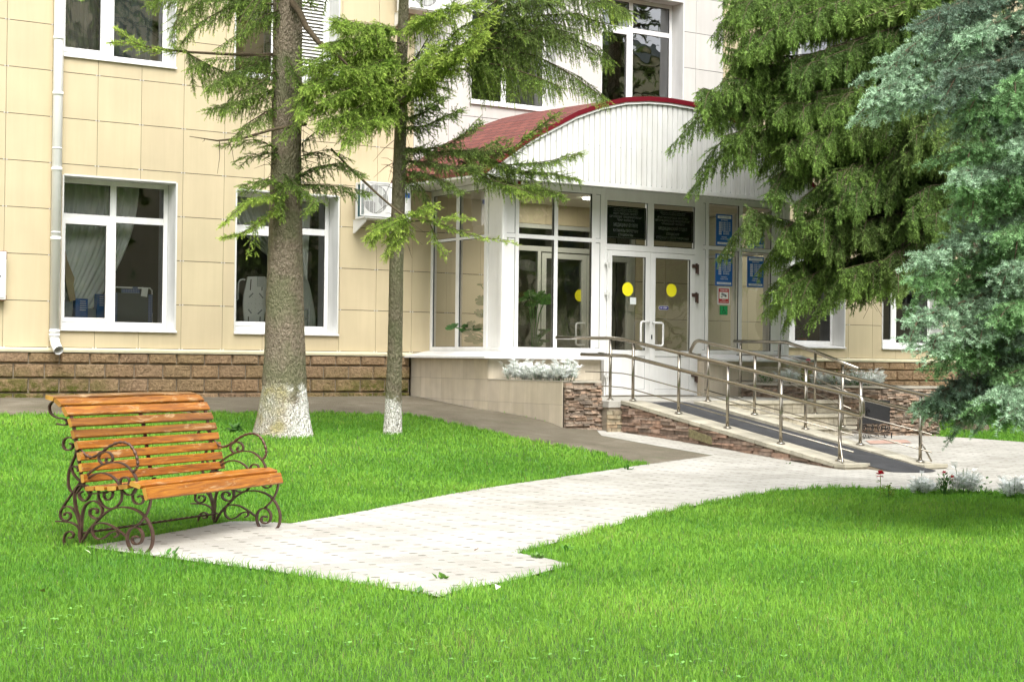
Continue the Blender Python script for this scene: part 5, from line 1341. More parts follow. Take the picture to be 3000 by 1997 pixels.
for i, (x, y, h) in enumerate([(8.55, -3.0, .24), (8.5, -3.8, .2), (8.5, -4.3, .22), (8.5, -4.75, .24)]):
    dusty(x-.1, y, -.45, .17, h*1.45, 70, 60+i, ['silver dusty miller at the back of the right planter', 'silver dusty miller beside the pink flower in the right planter', 'silver dusty miller left of the green bush in the right planter', 'silver dusty miller at the front corner of the right planter'][i], 'silver plants in the right planter')
m_lime = M('lime_leaf', (.20, .30, .04), .6, var=.2, tint=True, trans=.3)
m_pink = M('pink_petal', (.65, .10, .18), .6, var=.1, trans=.2)
m_redp = M('red_petal', (.60, .02, .05), .6, var=.1, trans=.2)
leafy('green_shrub', m_leaf, 8.42, -2.55, -.45, .26, .15, 130, 71, 'low green plant nearest the porch in the right planter', 'plant', leaf=(.035, .012))
leafy('green_shrub', m_leaf, 8.42, -4.5, -.45, .27, .18, 170, 72, 'low green plant among the silver ones at the front of the right planter', 'plant', leaf=(.035, .012))
leafy('yellow_green_plant', m_lime, 8.42, -3.45, -.45, .34, .16, 110, 73, 'yellow green leafy plant by the pink flower in the right planter', 'plant', leaf=(.04, .016))
leafy('yellow_green_plant', m_lime, 8.42, -4.05, -.45, .28, .14, 90, 74, 'yellow green leafy plant in the middle of the right planter', 'plant', leaf=(.04, .016))
def blossom(x, y, z, h, mat, r_, label, seed, name='flower'):
    t = thing(name, label, 'flower', (x, y, z)); rr = random.Random(seed); q = MB()
    for k in range(26):
        a = rr.uniform(0, 6.283); e = rr.uniform(-.4, 1.3); d = np.array((math.cos(a)*math.cos(e), math.sin(a)*math.cos(e), math.sin(e))); c = np.array((x, y, z+h))+d*r_*.4
        s_ = np.cross(d, (0, 0, 1)); s_ = s_/(np.linalg.norm(s_)+1e-6)*r_*.5; q.face([c, c+d*r_*.6+s_, c+d*r_, c+d*r_*.6-s_])
    q.build('petals', mat, t); q = MB(); q.tube([(x, y, z), (x+.008, y, z+h*.6), (x, y, z+h)], .003, 5)
    for k in range(8):
        a = rr.uniform(0, 6.283); c = np.array((x, y, z+h*rr.uniform(.1, .8))); d = np.array((math.cos(a), math.sin(a), .3)); s_ = np.cross(d, (0, 0, 1))*.012; q.face([c, c+d*.03+s_, c+d*.06, c+d*.03-s_])
    q.build('stem', m_lime, t)
blossom(8.38, -3.5, -.45, .38, m_pink, .035, 'pink flower standing above the right planter', 1)
def gp(px, py):      # ground point under a photo pixel
    p = gh(px, py); return p
fl = [gp(2590, 1462), gp(2705, 1452), gp(2720, 1452), gp(2822, 1450), gp(2880, 1452), gp(2970, 1462), gp(2752, 1452)]
blossom(fl[0][0]-.05, fl[0][1], fl[0][2], .21, m_redp, .035, 'red flower leaning left, alone at the edge of the paving', 2)
leafy('yellow_green_plant', m_lime, fl[0][0]+.06, fl[0][1], fl[0][2], .17, .05, 40, 75, 'thin yellow green plant right of the lone red flower', 'plant', leaf=(.035, .012))
dusty(fl[1][0], fl[1][1], fl[1][2], .12, .22, 46, 81, 'silver dusty miller with dull grey leaves beside the dark green flower clump', 'silver plants along the paving edge')
dusty(fl[3][0], fl[3][1], fl[3][2], .12, .30, 50, 82, 'tall bright silver dusty miller, middle one along the paving edge', 'silver plants along the paving edge')
dusty(fl[5][0], fl[5][1], fl[5][2], .12, .27, 46, 83, 'silver dusty miller at the right edge of the picture', 'silver plants along the paving edge')
leafy('green_shrub', m_leaf, fl[6][0], fl[6][1]-.05, fl[6][2], .24, .06, 110, 76, 'upright dark green flower clump beside the dull silver plant', 'plant', leaf=(.045, .010))
blossom(fl[6][0]+.06, fl[6][1], fl[6][2], .2, m_redp, .02, 'red flower on the dark green clump', 4)
blossom(fl[6][0]+.19, fl[6][1]+.02, fl[6][2], .15, m_redp, .025, 'small dark red flower left of the tall silver plant', 5)
leafy('green_shrub', m_leaf, fl[4][0]+.02, fl[4][1], fl[4][2], .18, .06, 16, 77, 'sparse seedling between the two right silver plants', 'plant', leaf=(.04, .018))

# black iron stand with a plate, in front of the right planter
t = thing('iron_stand', 'black scrollwork iron stand with a flat plate beside the right planter', 'stand', (7.8, -5.5, -1.13))
Yb = -5.5; xa, xb = 7.47, 7.985
q = MB(); q.hexa([(xa, Yb, -.90), (xb, Yb, -.90), (xb, Yb+.012, -.90), (xa, Yb+.012, -.90), (xa, Yb, -.575), (xb, Yb, -.585), (xb, Yb+.012, -.585), (xa, Yb+.012, -.575)]); q.build('plate', m_black, t)
def spiral(cx, cz, r0, turns, y, a0=0, s=1, n=26):
    return [(cx+s*r0*(1-.75*k/n)*math.cos(a0+2*math.pi*turns*k/n), y, cz+r0*(1-.75*k/n)*math.sin(a0+2*math.pi*turns*k/n)) for k in range(n+1)]
q = MB()
for cx, s in ((7.52, 1), (7.62, -1), (7.80, 1), (7.93, -1)): q.strap(spiral(cx, -.96, .055, 1.4, Yb, 1.5, s), (0, .014, 0), .006)
for cx, s in ((7.55, 1),): q.strap(spiral(cx, -.73, .06, 1.5, Yb-.012, 1.5, s), (0, .012, 0), .007)
q.strap(spiral(8.0, -.75, .035, .8, Yb, 1.2, 1), (0, .012, 0), .007)
q.build('scrollwork', m_black, t)
q = MB(); q.frame(7.42, 8.02, -1.125, -1.025, Yb-.01, Yb+.006, .008)
for cx in (7.5, 7.6, 7.74, 7.9): q.strap(spiral(cx, -1.075, .035, 1.0, Yb, 0, 1, 18), (0, .012, 0), .005)
q.box(7.42, 7.43, Yb-.01, Yb+.30, -1.125, -1.115); q.box(8.01, 8.02, Yb-.01, Yb+.30, -1.125, -1.115); q.box(7.42, 7.435, Yb+.0, Yb+.012, -1.12, -.6)
q.build('base', m_black, t)

# ------------------------------------------------------------------ the bench
BO = np.array([-4.867, -11.773, -1.262]); BU = np.array([.8405, .5418, 0]); BV = np.array([.5418, -.8405, 0]); BL = 1.41
def b3(px, py):      # crop-3 pixel on the near end plane of the bench -> (v, z)
    d = ray(100+px/2.851, 1100+py/2.851); t = ((BO-CAMLOC)@BU)/(d@BU); p = CAMLOC+t*d-BO
    return float(p@BV), float(p[2])
def bw(u, v, z): return BO+BU*u+BV*v+np.array([0, 0, z])
def smooth(pts, k=6):
    P = [np.array(p, float) for p in pts]; P = [2*P[0]-P[1]]+P+[2*P[-1]-P[-2]]; out = []
    for i in range(1, len(P)-2):
        for j in range(k):
            t = j/k; a, b, c, d = P[i-1:i+3]
            out.append(.5*((2*b)+(-a+c)*t+(2*a-5*b+4*c-d)*t*t+(-a+3*b-3*c+d)*t**3))
    out.append(P[-2]); return out
bench = thing('park_bench', 'orange varnished slat bench on scrolled wrought iron ends at the end of the path', 'bench', tuple(BO))
def slats(name, prof, parent, seed):
    r = random.Random(seed); vs, fs, uv, tt = [], [], [], []
    for (v, z, ang, w, th, ext) in prof:
        a = math.radians(ang); T = np.array((math.cos(a), math.sin(a))); Nn = np.array((-T[1], T[0]))
        uo, vo = r.uniform(0, 20), r.uniform(0, 20); tn = r.uniform(.62, 1.25); hue = r.uniform(-.06, .06)
        e0, e1 = -.032+r.uniform(-.006, .006)-ext, BL+.032+r.uniform(-.006, .006)+ext; n = 12; base = len(vs)
        c = .005; sec = [(-w/2+c, -th/2), (w/2-c, -th/2), (w/2, -th/2+c), (w/2, th/2-c), (w/2-c, th/2), (-w/2+c, th/2), (-w/2, th/2-c), (-w/2, -th/2+c)]
        ph = r.uniform(0, 6)
        for i in range(n+1):
            u = e0+(e1-e0)*i/n; sag = .0025*math.sin(ph+i*.55)
            for (p_, q_) in sec:
                o2 = T*p_+Nn*(q_+sag); vs.append(bw(u, v+o2[0], z+o2[1])-BO)
        peri = [0]
        for k in range(8):
            a_, b_ = sec[k], sec[(k+1) % 8]; peri.append(peri[-1]+math.hypot(a_[0]-b_[0], a_[1]-b_[1]))
        for i in range(n):
            for k in range(8):
                k2 = (k+1) % 8; fs.append((base+i*8+k, base+(i+1)*8+k, base+(i+1)*8+k2, base+i*8+k2))
                u0, u1 = uo+(e1-e0)*i/n, uo+(e1-e0)*(i+1)/n; uv += [(u0, vo+peri[k]), (u1, vo+peri[k]), (u1, vo+peri[k+1]), (u0, vo+peri[k+1])]
                tt.append((tn*(1+hue), tn, tn*(1-hue), 1))
        for fc in (tuple(base+k for k in range(8)), tuple(base+n*8+k for k in reversed(range(8)))):
            fs.append(fc); uv += [(uo+.01*k, vo+.1) for k in range(8)]; tt.append((1.5, 2.2, 4.5, 1))
    me = bpy.data.meshes.new(name); me.from_pydata([tuple(p) for p in vs], [], fs); ul = me.uv_layers.new(name='uv'); ul.data.foreach_set('uv', np.array(uv, dtype=np.float32).ravel())
    at = me.attributes.new('tint', 'FLOAT_COLOR', 'FACE'); at.data.foreach_set('color', np.array(tt, dtype=np.float32).ravel())
    me.materials.append(m_wood); o = bpy.data.objects.new(name, me); COL.objects.link(o); o.parent = parent; ORG[o.name] = tuple(BO); return o
slats('backrest', [(-.655, .908, -12, .062, .026, .0), (-.588, .878, -38, .062, .026, 0), (-.535, .826, -54, .062, .026, 0), (-.498, .760, -66, .053, .024, 0), (-.470, .692, -70, .051, .024, 0),
      (-.446, .626, -74, .051, .024, 0), (-.428, .560, -77, .051, .024, 0), (-.413, .494, -79, .051, .024, 0), (-.400, .430, -80, .051, .024, 0)], bench, 2)
slats('seat', [(-.345, .372, 4, .066, .026, 0), (-.262, .376, 3, .066, .026, 0), (-.178, .384, 6, .066, .026, 0), (-.094, .396, 6, .066, .026, 0), (-.008, .408, -14, .080, .028, 0), (.056, .358, -72, .074, .026, 0)], bench, 5)
CURV = [
 [(268,270),(300,340),(322,420),(345,560),(365,700),(385,830),(398,905)],
 [(398,905),(430,950),(470,985),(600,968),(700,950),(800,925),(850,905),(900,925),(940,975),(962,1020)],
 [(345,560),(385,625),(430,670),(480,680),(550,640),(620,590),(690,560),(750,560),(800,590),(840,660),(855,730),(845,775),(822,800)],
 [(208,1140),(240,1085),(290,1010),(370,900),(450,815),(540,755),(620,728),(700,725),(760,750),(810,800),(845,860),(850,920),(825,980),(780,995),(735,970),(712,920),(715,870),(745,848),(780,860),(787,895),(765,915),(745,905)],
 [(560,740),(532,705),(535,665),(575,638),(620,645),(645,680),(640,712),(610,725),(588,708),(600,685)],
 [(340,985),(400,905),(450,850),(520,815),(590,818),(650,850),(695,905),(720,970),(715,1040),(680,1090),(630,1110),(570,1090),(530,1030),(525,970),(555,930),(600,925),(640,960),(640,1010),(605,1038),(575,1020),(575,985),(600,975)],
 [(385,1395),(372,1330),(375,1260),(370,1200),(345,1120),(330,1030),(335,970),(360,920),(400,910),(445,930),(462,970),(445,1020),(410,1045),(375,1020),(370,985),(395,965)],
 [(370,1250),(345,1160),(310,1110),(265,1090),(225,1110),(208,1150),(215,1190),(250,1210),(285,1195),(297,1165),(275,1142),(245,1150),(240,1170)],
 [(385,1330),(365,1280),(340,1250),(290,1225),(230,1218),(170,1216)],
 [(245,1415),(240,1370),(255,1320),(290,1300),(320,1320),(310,1352),(280,1350)],
 [(380,1390),(385,1260),(390,1180),(410,1100),(450,1055),(500,1048),(545,1080),(560,1130),(545,1180),(500,1192),(460,1165),(458,1125),(490,1108),(520,1125),(512,1150)],
 [(385,1395),(440,1300),(510,1220),(580,1150),(650,1110),(730,1098),(810,1110),(880,1145),(930,1200),(965,1270),(980,1340),(970,1420),(935,1470),(880,1487),(820,1470),(780,1420),(765,1350),(785,1290),(825,1265),(870,1280),(895,1330),(885,1385),(850,1408),(815,1395),(808,1360),(830,1340),(860,1350)],
 [(475,1300),(490,1250),(540,1230),(610,1240),(680,1280),(760,1340)],
 [(475,1295),(490,1340),(530,1365),(580,1350),(630,1310),(680,1300),(690,1330),(660,1350)],
 [(965,1020),(955,1080),(930,1150),(890,1210),(840,1260)],
 [(850,925),(815,985),(820,1040),(850,1070),(890,1065),(905,1030),(885,1003),(858,1012)],
 [(345,560),(320,525),(285,515),(248,530),(232,570),(245,610),(280,622),(308,605),(310,575),(285,565)],
 [(335,560),(340,640),(310,720),(280,800),(272,880),(285,950),(320,985)],
 [(385,890),(345,850),(315,810),(308,770),(330,755),(360,775),(355,800)],
 [(180,215),(140,222),(118,260),(130,315),(180,350),(235,360),(265,385),(255,412),(210,408),(182,402)],
 [(180,215),(235,240),(268,270)],
]
CV = [smooth([b3(*p) for p in c]) for c in CURV]
for uu in (.012, BL-.012):
    q = MB()
    for i, c in enumerate(CV):
        w = .026 if i in (0, 1, 6, 10, 11) else .020
        if i == 2: continue
        q.strap([bw(uu+(.002*(i % 3)-.002), a, b) for a, b in c], BU*w, .0085)
    fr = q.build('side_frame', m_iron, bench)
    q = MB()      # forged arm: round bar with a hammered twist
    c = CV[2]; q.tube([bw(uu, a, b) for a, b in c], [.0085+.0025*math.sin(k*1.7) for k in range(len(c))], 6); q.build('armrest', m_iron, fr, True)
q = MB(); q.strap([bw(BL/2, a-.016, b) for a, b in CV[0][4:]], BU*.03, .008); q.strap([bw(BL/2, a, b-.006) for a, b in CV[1]], BU*.03, .008); q.build('centre_support', m_iron, bench)
a0, a1 = b3(400, 1312), None
n = 90; q = MB(); vs = []; s = .0085
for i in range(n+1):
    u = BL*i/n; th = i*.42; c = bw(u, a0[0], a0[1]-.0)
    vs += [c+BV*(s*math.cos(th+k*math.pi/2))+np.array((0, 0, s*math.sin(th+k*math.pi/2))) for k in range(4)]
q.add(vs, [(i*4+k, i*4+(k+1) % 4, i*4+4+(k+1) % 4, i*4+4+k) for i in range(n) for k in range(4)]); q.build('twisted_tie_rod', m_iron, bench)

# ------------------------------------------------------------------ trees
class Foliage:
    def __init__(s, seed): s.o, s.d, s.L, s.c, s.sc = [], [], [], [], []; s.w = MB(); s.r = random.Random(seed); s.nr = np.random.RandomState(seed)
    def twig(s, o, d, L, c, sc=1.0): s.o.append(o); s.d.append(d); s.L.append(L); s.c.append(c); s.sc.append(sc)
    def spray(s, path, sec, space, droop, tone, twl=.10, spread=.75, t0=0., sag=.35, side=.75, prim_r=.010, tips=1.5, fwd=.5, tspace=.05, sc=1., hang=0., wood=True):
        """a branch: axis, side shoots that sag, needle twigs on them"""
        r = s.r; P = np.array(path, float); seg = np.linalg.norm(np.diff(P, axis=0), axis=1); cum = np.concatenate([[0], np.cumsum(seg)]); LT = cum[-1]
        if LT < .05: return
        def pt(x): return np.array([np.interp(x, cum, P[:, k]) for k in range(3)])
        if wood: s.w.tube([pt(LT*k/8) for k in range(9)], [max(.0025, prim_r*(1-.8*k/8)) for k in range(9)], 6)
        x = LT*t0; k = 0; up = np.array((0, 0, 1.))
        while x < LT:
            f = x/LT; p = pt(x); t = pt(min(x+.05, LT+.0))-pt(max(x-.05, 0)); t = t/(np.linalg.norm(t)+1e-9)
            sd = np.cross(t, up); sd = sd/(np.linalg.norm(sd)+1e-9); k += 1; sg = 1 if k % 2 else -1
            d = t*fwd*r.uniform(.5, 1.4) + sd*sg*side*r.uniform(.1, 1.15) + up*(-droop*r.uniform(.2, 1.5)+.45*r.random()*(r.random() < .5)); d /= np.linalg.norm(d)
            L_ = sec*(1-.72*f**1.4)*r.uniform(.55, 1.15)
            if r.random() < hang: d = t*.25+sd*sg*.2*r.random()-up; d /= np.linalg.norm(d)
            q = p.copy(); dd = d.copy(); nst = max(2, int(L_/tspace)); st_ = L_/nst; sec_pts = [q.copy()]
            for j in range(nst):
                g_ = j/nst; dd = dd+np.array((0, 0, -sag*st_/.3*.5)); dd = dd/np.linalg.norm(dd)
                v = tone[0]+(tone[1]-tone[0])*min(1, g_*.6+f*.3+r.uniform(-.1, .2)); tn = r.uniform(.75, 1.25)
                s.twig(q.copy(), dd, st_*1.15, v*tn, sc)
                s2 = np.cross(dd, up); n2 = np.linalg.norm(s2); s2 = s2/n2 if n2 > .2 else np.array((RT[0], RT[1], RT[2]))
                for sg2 in (1, -1):
                    if r.random() < .92:
                        n2_ = np.cross(s2, dd); fi = r.uniform(-1.25, 1.25); d2 = dd*.62+(s2*sg2*math.cos(fi)+n2_*math.sin(fi))*spread*r.uniform(.7, 1.1)+up*r.uniform(-.30, .05); d2 /= np.linalg.norm(d2)
                        tl = twl*(1-.55*g_)*r.uniform(.6, 1.2)*(1-.3*f); s.twig(q.copy(), d2, tl, v*tn*r.uniform(.85, 1.2)*(1+.25*(tips-1)*g_), sc)
                q = q+dd*st_; sec_pts.append(q.copy())
            s.twig(q.copy(), dd, twl*.6, tone[1]*r.uniform(.8, 1.25)*(1+.12*(tips-1)), sc)
            if wood: s.w.tube(sec_pts[::2]+[sec_pts[-1]], .0022*sc, 3, caps=False)
            x += space*r.uniform(.7, 1.3)
        t = pt(LT)-pt(LT-.06); t = t/np.linalg.norm(t); s.twig(pt(LT), t, twl, tone[1]*1.1, sc)
    def build(s, parent, mat, nl=.018, nw=.0045, per_m=300, name='crown', up_bias=.15, fwd=.62, limb=None):
        o = np.array(s.o); d = np.array(s.d); L = np.array(s.L); c = np.array(s.c); sc = np.array(s.sc)
        N = np.maximum(4, (L*per_m/sc**1.0)).astype(int); idx = np.repeat(np.arange(len(L)), N); M_ = len(idx); rr = s.nr
        within = np.arange(M_)-np.repeat(np.cumsum(N)-N, N); f = (within+rr.rand(M_))/N[idx]
        dd = d[idx]; base = o[idx]+dd*(L[idx]*f)[:, None]
        a = np.cross(dd, np.array((.13, .31, .94))); a /= np.linalg.norm(a, axis=1)[:, None]; b = np.cross(dd, a)
        ph = rr.rand(M_)*2*np.pi; rad = a*np.cos(ph)[:, None]+b*np.sin(ph)[:, None]; rad[:, 2] += up_bias
        nd = dd*fwd+rad*.8; nd /= np.linalg.norm(nd, axis=1)[:, None]
        wv = np.cross(nd, rr.randn(M_, 3)); wv /= np.linalg.norm(wv, axis=1)[:, None]
        ln = nl*sc[idx]*(.7+.6*rr.rand(M_))*(1-.35*f**3); w_ = nw*sc[idx]*.5
        V = np.empty((M_, 3, 3)); V[:, 0] = base-wv*w_[:, None]; V[:, 1] = base+wv*w_[:, None]; V[:, 2] = base+nd*ln[:, None]
        V -= np.array(ORG[parent.name])
        # twig stems as slim two-sided strips
        K = len(L); sw = np.cross(d, rr.randn(K, 3)); sw /= np.linalg.norm(sw, axis=1)[:, None]; sw *= (.0018*sc)[:, None]
        S = np.empty((K, 3, 3)); S[:, 0] = o-sw; S[:, 1] = o+sw; S[:, 2] = o+d*L[:, None]; S -= np.array(ORG[parent.name])
        allv = np.concatenate([V.reshape(-1, 3), S.reshape(-1, 3)]).astype(np.float32); nf = M_+K
        me = bpy.data.meshes.new(name); me.vertices.add(nf*3); me.vertices.foreach_set('co', allv.ravel())
        me.loops.add(nf*3); me.loops.foreach_set('vertex_index', np.arange(nf*3, dtype=np.int32)); me.polygons.add(nf)
        me.polygons.foreach_set('loop_start', np.arange(0, nf*3, 3, dtype=np.int32)); me.polygons.foreach_set('loop_total', np.full(nf, 3, dtype=np.int32))
        me.update(calc_edges=True)
        jit = (.8+.4*rr.rand(M_))[:, None]; cols = np.concatenate([c[idx]*jit, np.tile(np.array((.10, .065, .035)), (K, 1))]); cols = np.concatenate([cols, np.ones((nf, 1))], 1).astype(np.float32)
        at = me.attributes.new('tint', 'FLOAT_COLOR', 'FACE'); at.data.foreach_set('color', cols.ravel())
        me.materials.append(mat); ob = bpy.data.objects.new(name, me); COL.objects.link(ob); ob.parent = parent; ORG[ob.name] = ORG[parent.name]
        if s.w.v: s.w.build('branches', limb or m_limb, parent, True)
        return ob
def C_(r, g, b): return np.array((r, g, b), float)
def jit(pts, a, rr):
    n = len(pts); ox, oy = rr.uniform(-a*.3, a*1.2), rr.uniform(-a, a)*.8
    return [(x+(ox+rr.uniform(-a, a)*.3)*min(1, i/(n-1)*1.5), y+(oy+rr.uniform(-a, a)*.3)*min(1, i/(n-1)*1.5)) for i, (x, y) in enumerate(pts)]
def px_path(pts, d0, d1):
    n = len(pts); return [od(x, y, d0+(d1-d0)*i/(n-1)) for i, (x, y) in enumerate(pts)]
def trunk_mesh(tree, pts, mat, seed, nseg=28, flare=None):
    r = random.Random(seed); vs = []; P = np.array([p for p, _ in pts]); R = np.array([q for _, q in pts])
    cum = np.concatenate([[0], np.cumsum(np.linalg.norm(np.diff(P, axis=0), axis=1))]); M_ = int(cum[-1]/.08); ph = [r.uniform(0, 6.28) for _ in range(8)]
    nr = np.random.RandomState(seed)
    for i in range(M_+1):
        x = cum[-1]*i/M_; c = np.array([np.interp(x, cum, P[:, k]) for k in range(3)]); rad = np.interp(x, cum, R)
        for k in range(nseg):
            a = 2*math.pi*k/nseg; low = max(0, 1-x/.55) if flare else 0
            rr = rad*(1+.03*math.sin(3*a+ph[0]+x*.7)+.025*math.sin(5*a+ph[1]-x*1.3)+.02*nr.randn()*.6 + low**2*(flare or 0)*(.5+.5*math.sin(4*a+ph[2])))
            vs.append(c+np.array((math.cos(a)*rr, math.sin(a)*rr, 0)))
    q = MB(); q.add(vs, [(i*nseg+k, i*nseg+(k+1) % nseg, (i+1)*nseg+(k+1) % nseg, (i+1)*nseg+k) for i in range(M_) for k in range(nseg)]); return q.build('trunk', mat, tree, True)
def coarse_crown(F, base, z0, z1, rad, n, tone, droop=.35, dens=1., sc=3.2, seed=1):
    r = random.Random(seed)
    for i in range(n):
        f = (i+r.random())/n; z = z0+(z1-z0)*f; a = r.uniform(0, 6.283); L_ = rad*(1-f)**.7*r.uniform(.75, 1.1)+.25
        d = np.array((math.cos(a), math.sin(a), 0)); p = np.array((base[0], base[1], z))
        path = [p, p+d*L_*.4+np.array((0, 0, .05)), p+d*L_*.75-np.array((0, 0, .12*L_)), p+d*L_-np.array((0, 0, droop*L_*.6))]
        F.spray(path, min(.55, L_*.4), .17/dens, .35, tone, twl=.22, sag=.35, sc=sc, prim_r=.02, tspace=.13)

BR = (C_(.22, .36, .06), C_(.54, .68, .14))      # bright, yellow-green shoots
MD = (C_(.13, .22, .05), C_(.32, .45, .09))
DK = (C_(.11, .17, .05), C_(.26, .37, .09))
# --- big spruce with limewashed foot
g1 = gov(650, 1000); D1 = float((g1-CAMLOC)@FW); print('depth tree1', D1, g1)
k1 = D1/4679.3*1.2733
T1 = thing('spruce_tree', 'thick trunked spruce with mossy limewashed foot on the lawn behind the bench', 'tree', tuple(g1), 'spruces in front of the facade')
tp = [(650,1030,72),(650,1005,66),(651,975,62),(652,950,58),(653,900,52),(654,800,46),(654,700,43),(655,600,40),(657,400,34.5),(659,300,34),(661,150,33),(662,0,32.5),(664,-300,29),(668,-800,22),(672,-1400,10)]
trunk_mesh(T1, [(od(x, y, D1), rr*k1) for x, y, rr in tp], m_bark1, 1, 40, .22)
F = Foliage(101)
rj = random.Random(90)
def L1(pts, dd0, dd1, rep=1, **k):
    F.spray(px_path(pts, D1+dd0, D1+dd1), **k)
    for _ in range(rep): F.spray(px_path(jit(pts, 13, rj), D1+dd0, D1+dd1+rj.uniform(-.4, .5)), **dict(k, prim_r=.005))
L1([(640,126),(540,126),(430,120),(360,112),(300,100),(252,98)], 0, -1.0, rep=0, sec=.30, space=.032, droop=.10, tone=BR, twl=.09, t0=.50, prim_r=.022, sag=.5)
L1([(330,108),(300,92),(270,72)], -.9, -1.1, sec=.12, space=.05, droop=.0, tone=BR, twl=.07, prim_r=.005)
L1([(650,14),(560,2),(460,-4),(370,-2),(345,6)], 0, -.6, sec=.34, space=.030, droop=.7, tone=MD, twl=.09, hang=.5, t0=.1, prim_r=.014)
L1([(650,-50),(560,-48),(440,-40),(360,-30)], .1, -.3, sec=.42, space=.030, droop=.8, tone=DK, twl=.10, hang=.7, prim_r=.016)
L1([(650,-40),(600,-20),(560,30),(540,80)], -.2, -.5, sec=.22, space=.06, droop=.7, tone=MD, twl=.07, hang=.4)
L1([(420,20),(400,60),(395,100)], -.4, -.5, sec=.2, space=.05, droop=.5, tone=MD, twl=.08, prim_r=.005)
L1([(640,128),(570,150),(520,170),(480,200)], 0, -.8, sec=.34, space=.030, droop=.7, tone=MD, twl=.09, hang=.45, t0=.1)
L1([(430,122),(480,150),(540,175),(600,185)], -.6, -.3, sec=.38, space=.030, droop=.9, tone=MD, twl=.09, hang=.6, prim_r=.010)
L1([(640,200),(580,225),(520,245),(478,252)], 0, -.8, sec=.3, space=.030, droop=.7, tone=MD, twl=.085, hang=.4)
L1([(640,240),(600,265),(560,290),(540,315)], 0, -.7, sec=.25, space=.05, droop=.6, tone=MD, twl=.08, hang=.4)
L1([(660,130),(700,200),(690,270),(640,310)], -.3, -.6, sec=.25, space=.05, droop=.7, tone=MD, twl=.08, hang=.4, prim_r=.006)
for pts in ([(640,128),(560,135),(480,140),(430,160)], [(640,160),(590,190),(540,215),(510,250)], [(650,20),(600,40),(560,70),(500,110)], [(560,2),(500,30),(450,60),(420,100)], [(470,-4),(430,30),(410,70)]):
    L1(pts, -.1, -.7, sec=.26, space=.045, droop=.7, tone=MD, twl=.08, hang=.5, prim_r=.006)
F.w.tube(px_path([(705,286),(670,290),(620,300),(560,318),(500,324),(436,314)], D1-.35, D1-.7), [.018,.018,.016,.013,.009,.003], 7)
for a, b in (((560,318),(556,334)),((530,322),(524,340)),((470,320),(466,326)),((505,324),(500,400)),((525,322),(538,372))): F.w.tube([od(*a, D1-.6), od((a[0]+b[0])/2+3, (a[1]+b[1])/2, D1-.6), od(*b, D1-.6)], [.005, .003, .0015], 5)
L1([(640,345),(600,322),(560,322),(505,332)], -.15, -.6, sec=.16, space=.05, droop=.35, tone=MD, twl=.07, prim_r=.006)
L1([(640,352),(610,352),(560,360),(540,375)], -.15, -.6, sec=.16, space=.05, droop=.4, tone=DK, twl=.07, prim_r=.006)
L1([(655,425),(620,412),(580,420),(550,428)], -.2, -.7, sec=.2, space=.030, droop=.35, tone=MD, twl=.085, prim_r=.008)
L1([(655,450),(610,455),(560,470),(508,520)], -.2, -.8, sec=.17, space=.030, droop=.35, tone=BR, twl=.075, prim_r=.007)
L1([(650,470),(610,500),(560,535),(512,548)], -.2, -.8, sec=.14, space=.030, droop=.3, tone=BR, twl=.07, prim_r=.006)
L1([(600,500),(580,540),(570,585)], -.6, -.7, sec=.12, space=.05, droop=.2, tone=BR, twl=.06, prim_r=.004)
L1([(655,400),(690,440),(720,470),(700,490)], -.3, -.6, sec=.18, space=.030, droop=.5, tone=MD, twl=.08, prim_r=.006, hang=.3)
L1([(660,420),(640,455),(650,500)], -.35, -.5, sec=.18, space=.030, droop=.5, tone=MD, twl=.08, prim_r=.006, hang=.3)
L1([(680,410),(720,385),(780,375),(835,400)], -.1, -.5, sec=.22, space=.030, droop=.5, tone=DK, twl=.085, prim_r=.008, hang=.2)
L1([(680,425),(740,425),(800,430),(850,442)], -.1, -.6, sec=.2, space=.030, droop=.5, tone=DK, twl=.085, prim_r=.008, hang=.25)
L1([(690,360),(740,350),(790,375)], -.1, -.4, sec=.2, space=.055, droop=.5, tone=DK, twl=.07, prim_r=.006, hang=.3)
L1([(695,330),(730,300),(760,300)], 0, -.2, sec=.2, space=.06, droop=.6, tone=DK, twl=.07, prim_r=.006, hang=.4)
F.w.tube(px_path([(668,2),(690,30),(704,62),(735,100),(765,116),(800,150)], D1-.1, D1-.7), [.040,.036,.032,.028,.022,.012], 8)
rb = random.Random(7)
for k in range(46):      # bare twiglets round the stem
    y = rb.uniform(20, 420); sx = rb.choice((-1, 1)); x0 = 660+sx*rb.uniform(20, 34); x1 = x0+sx*rb.uniform(10, 75); y1_ = y+rb.uniform(-30, 50)
    F.w.tube(px_path([(x0, y), ((x0+x1)/2, (y+y1_)/2-rb.uniform(0, 8)), (x1, y1_)], D1-.1, D1-rb.uniform(0, .5)), [.0045, .003, .0012], 4)
coarse_crown(F, od(664, 0, D1), 3.9, 9.5, 2.0, 34, DK, seed=5, dens=.7)
F.build(T1, m_needle, per_m=400, nl=.017, nw=.0050)

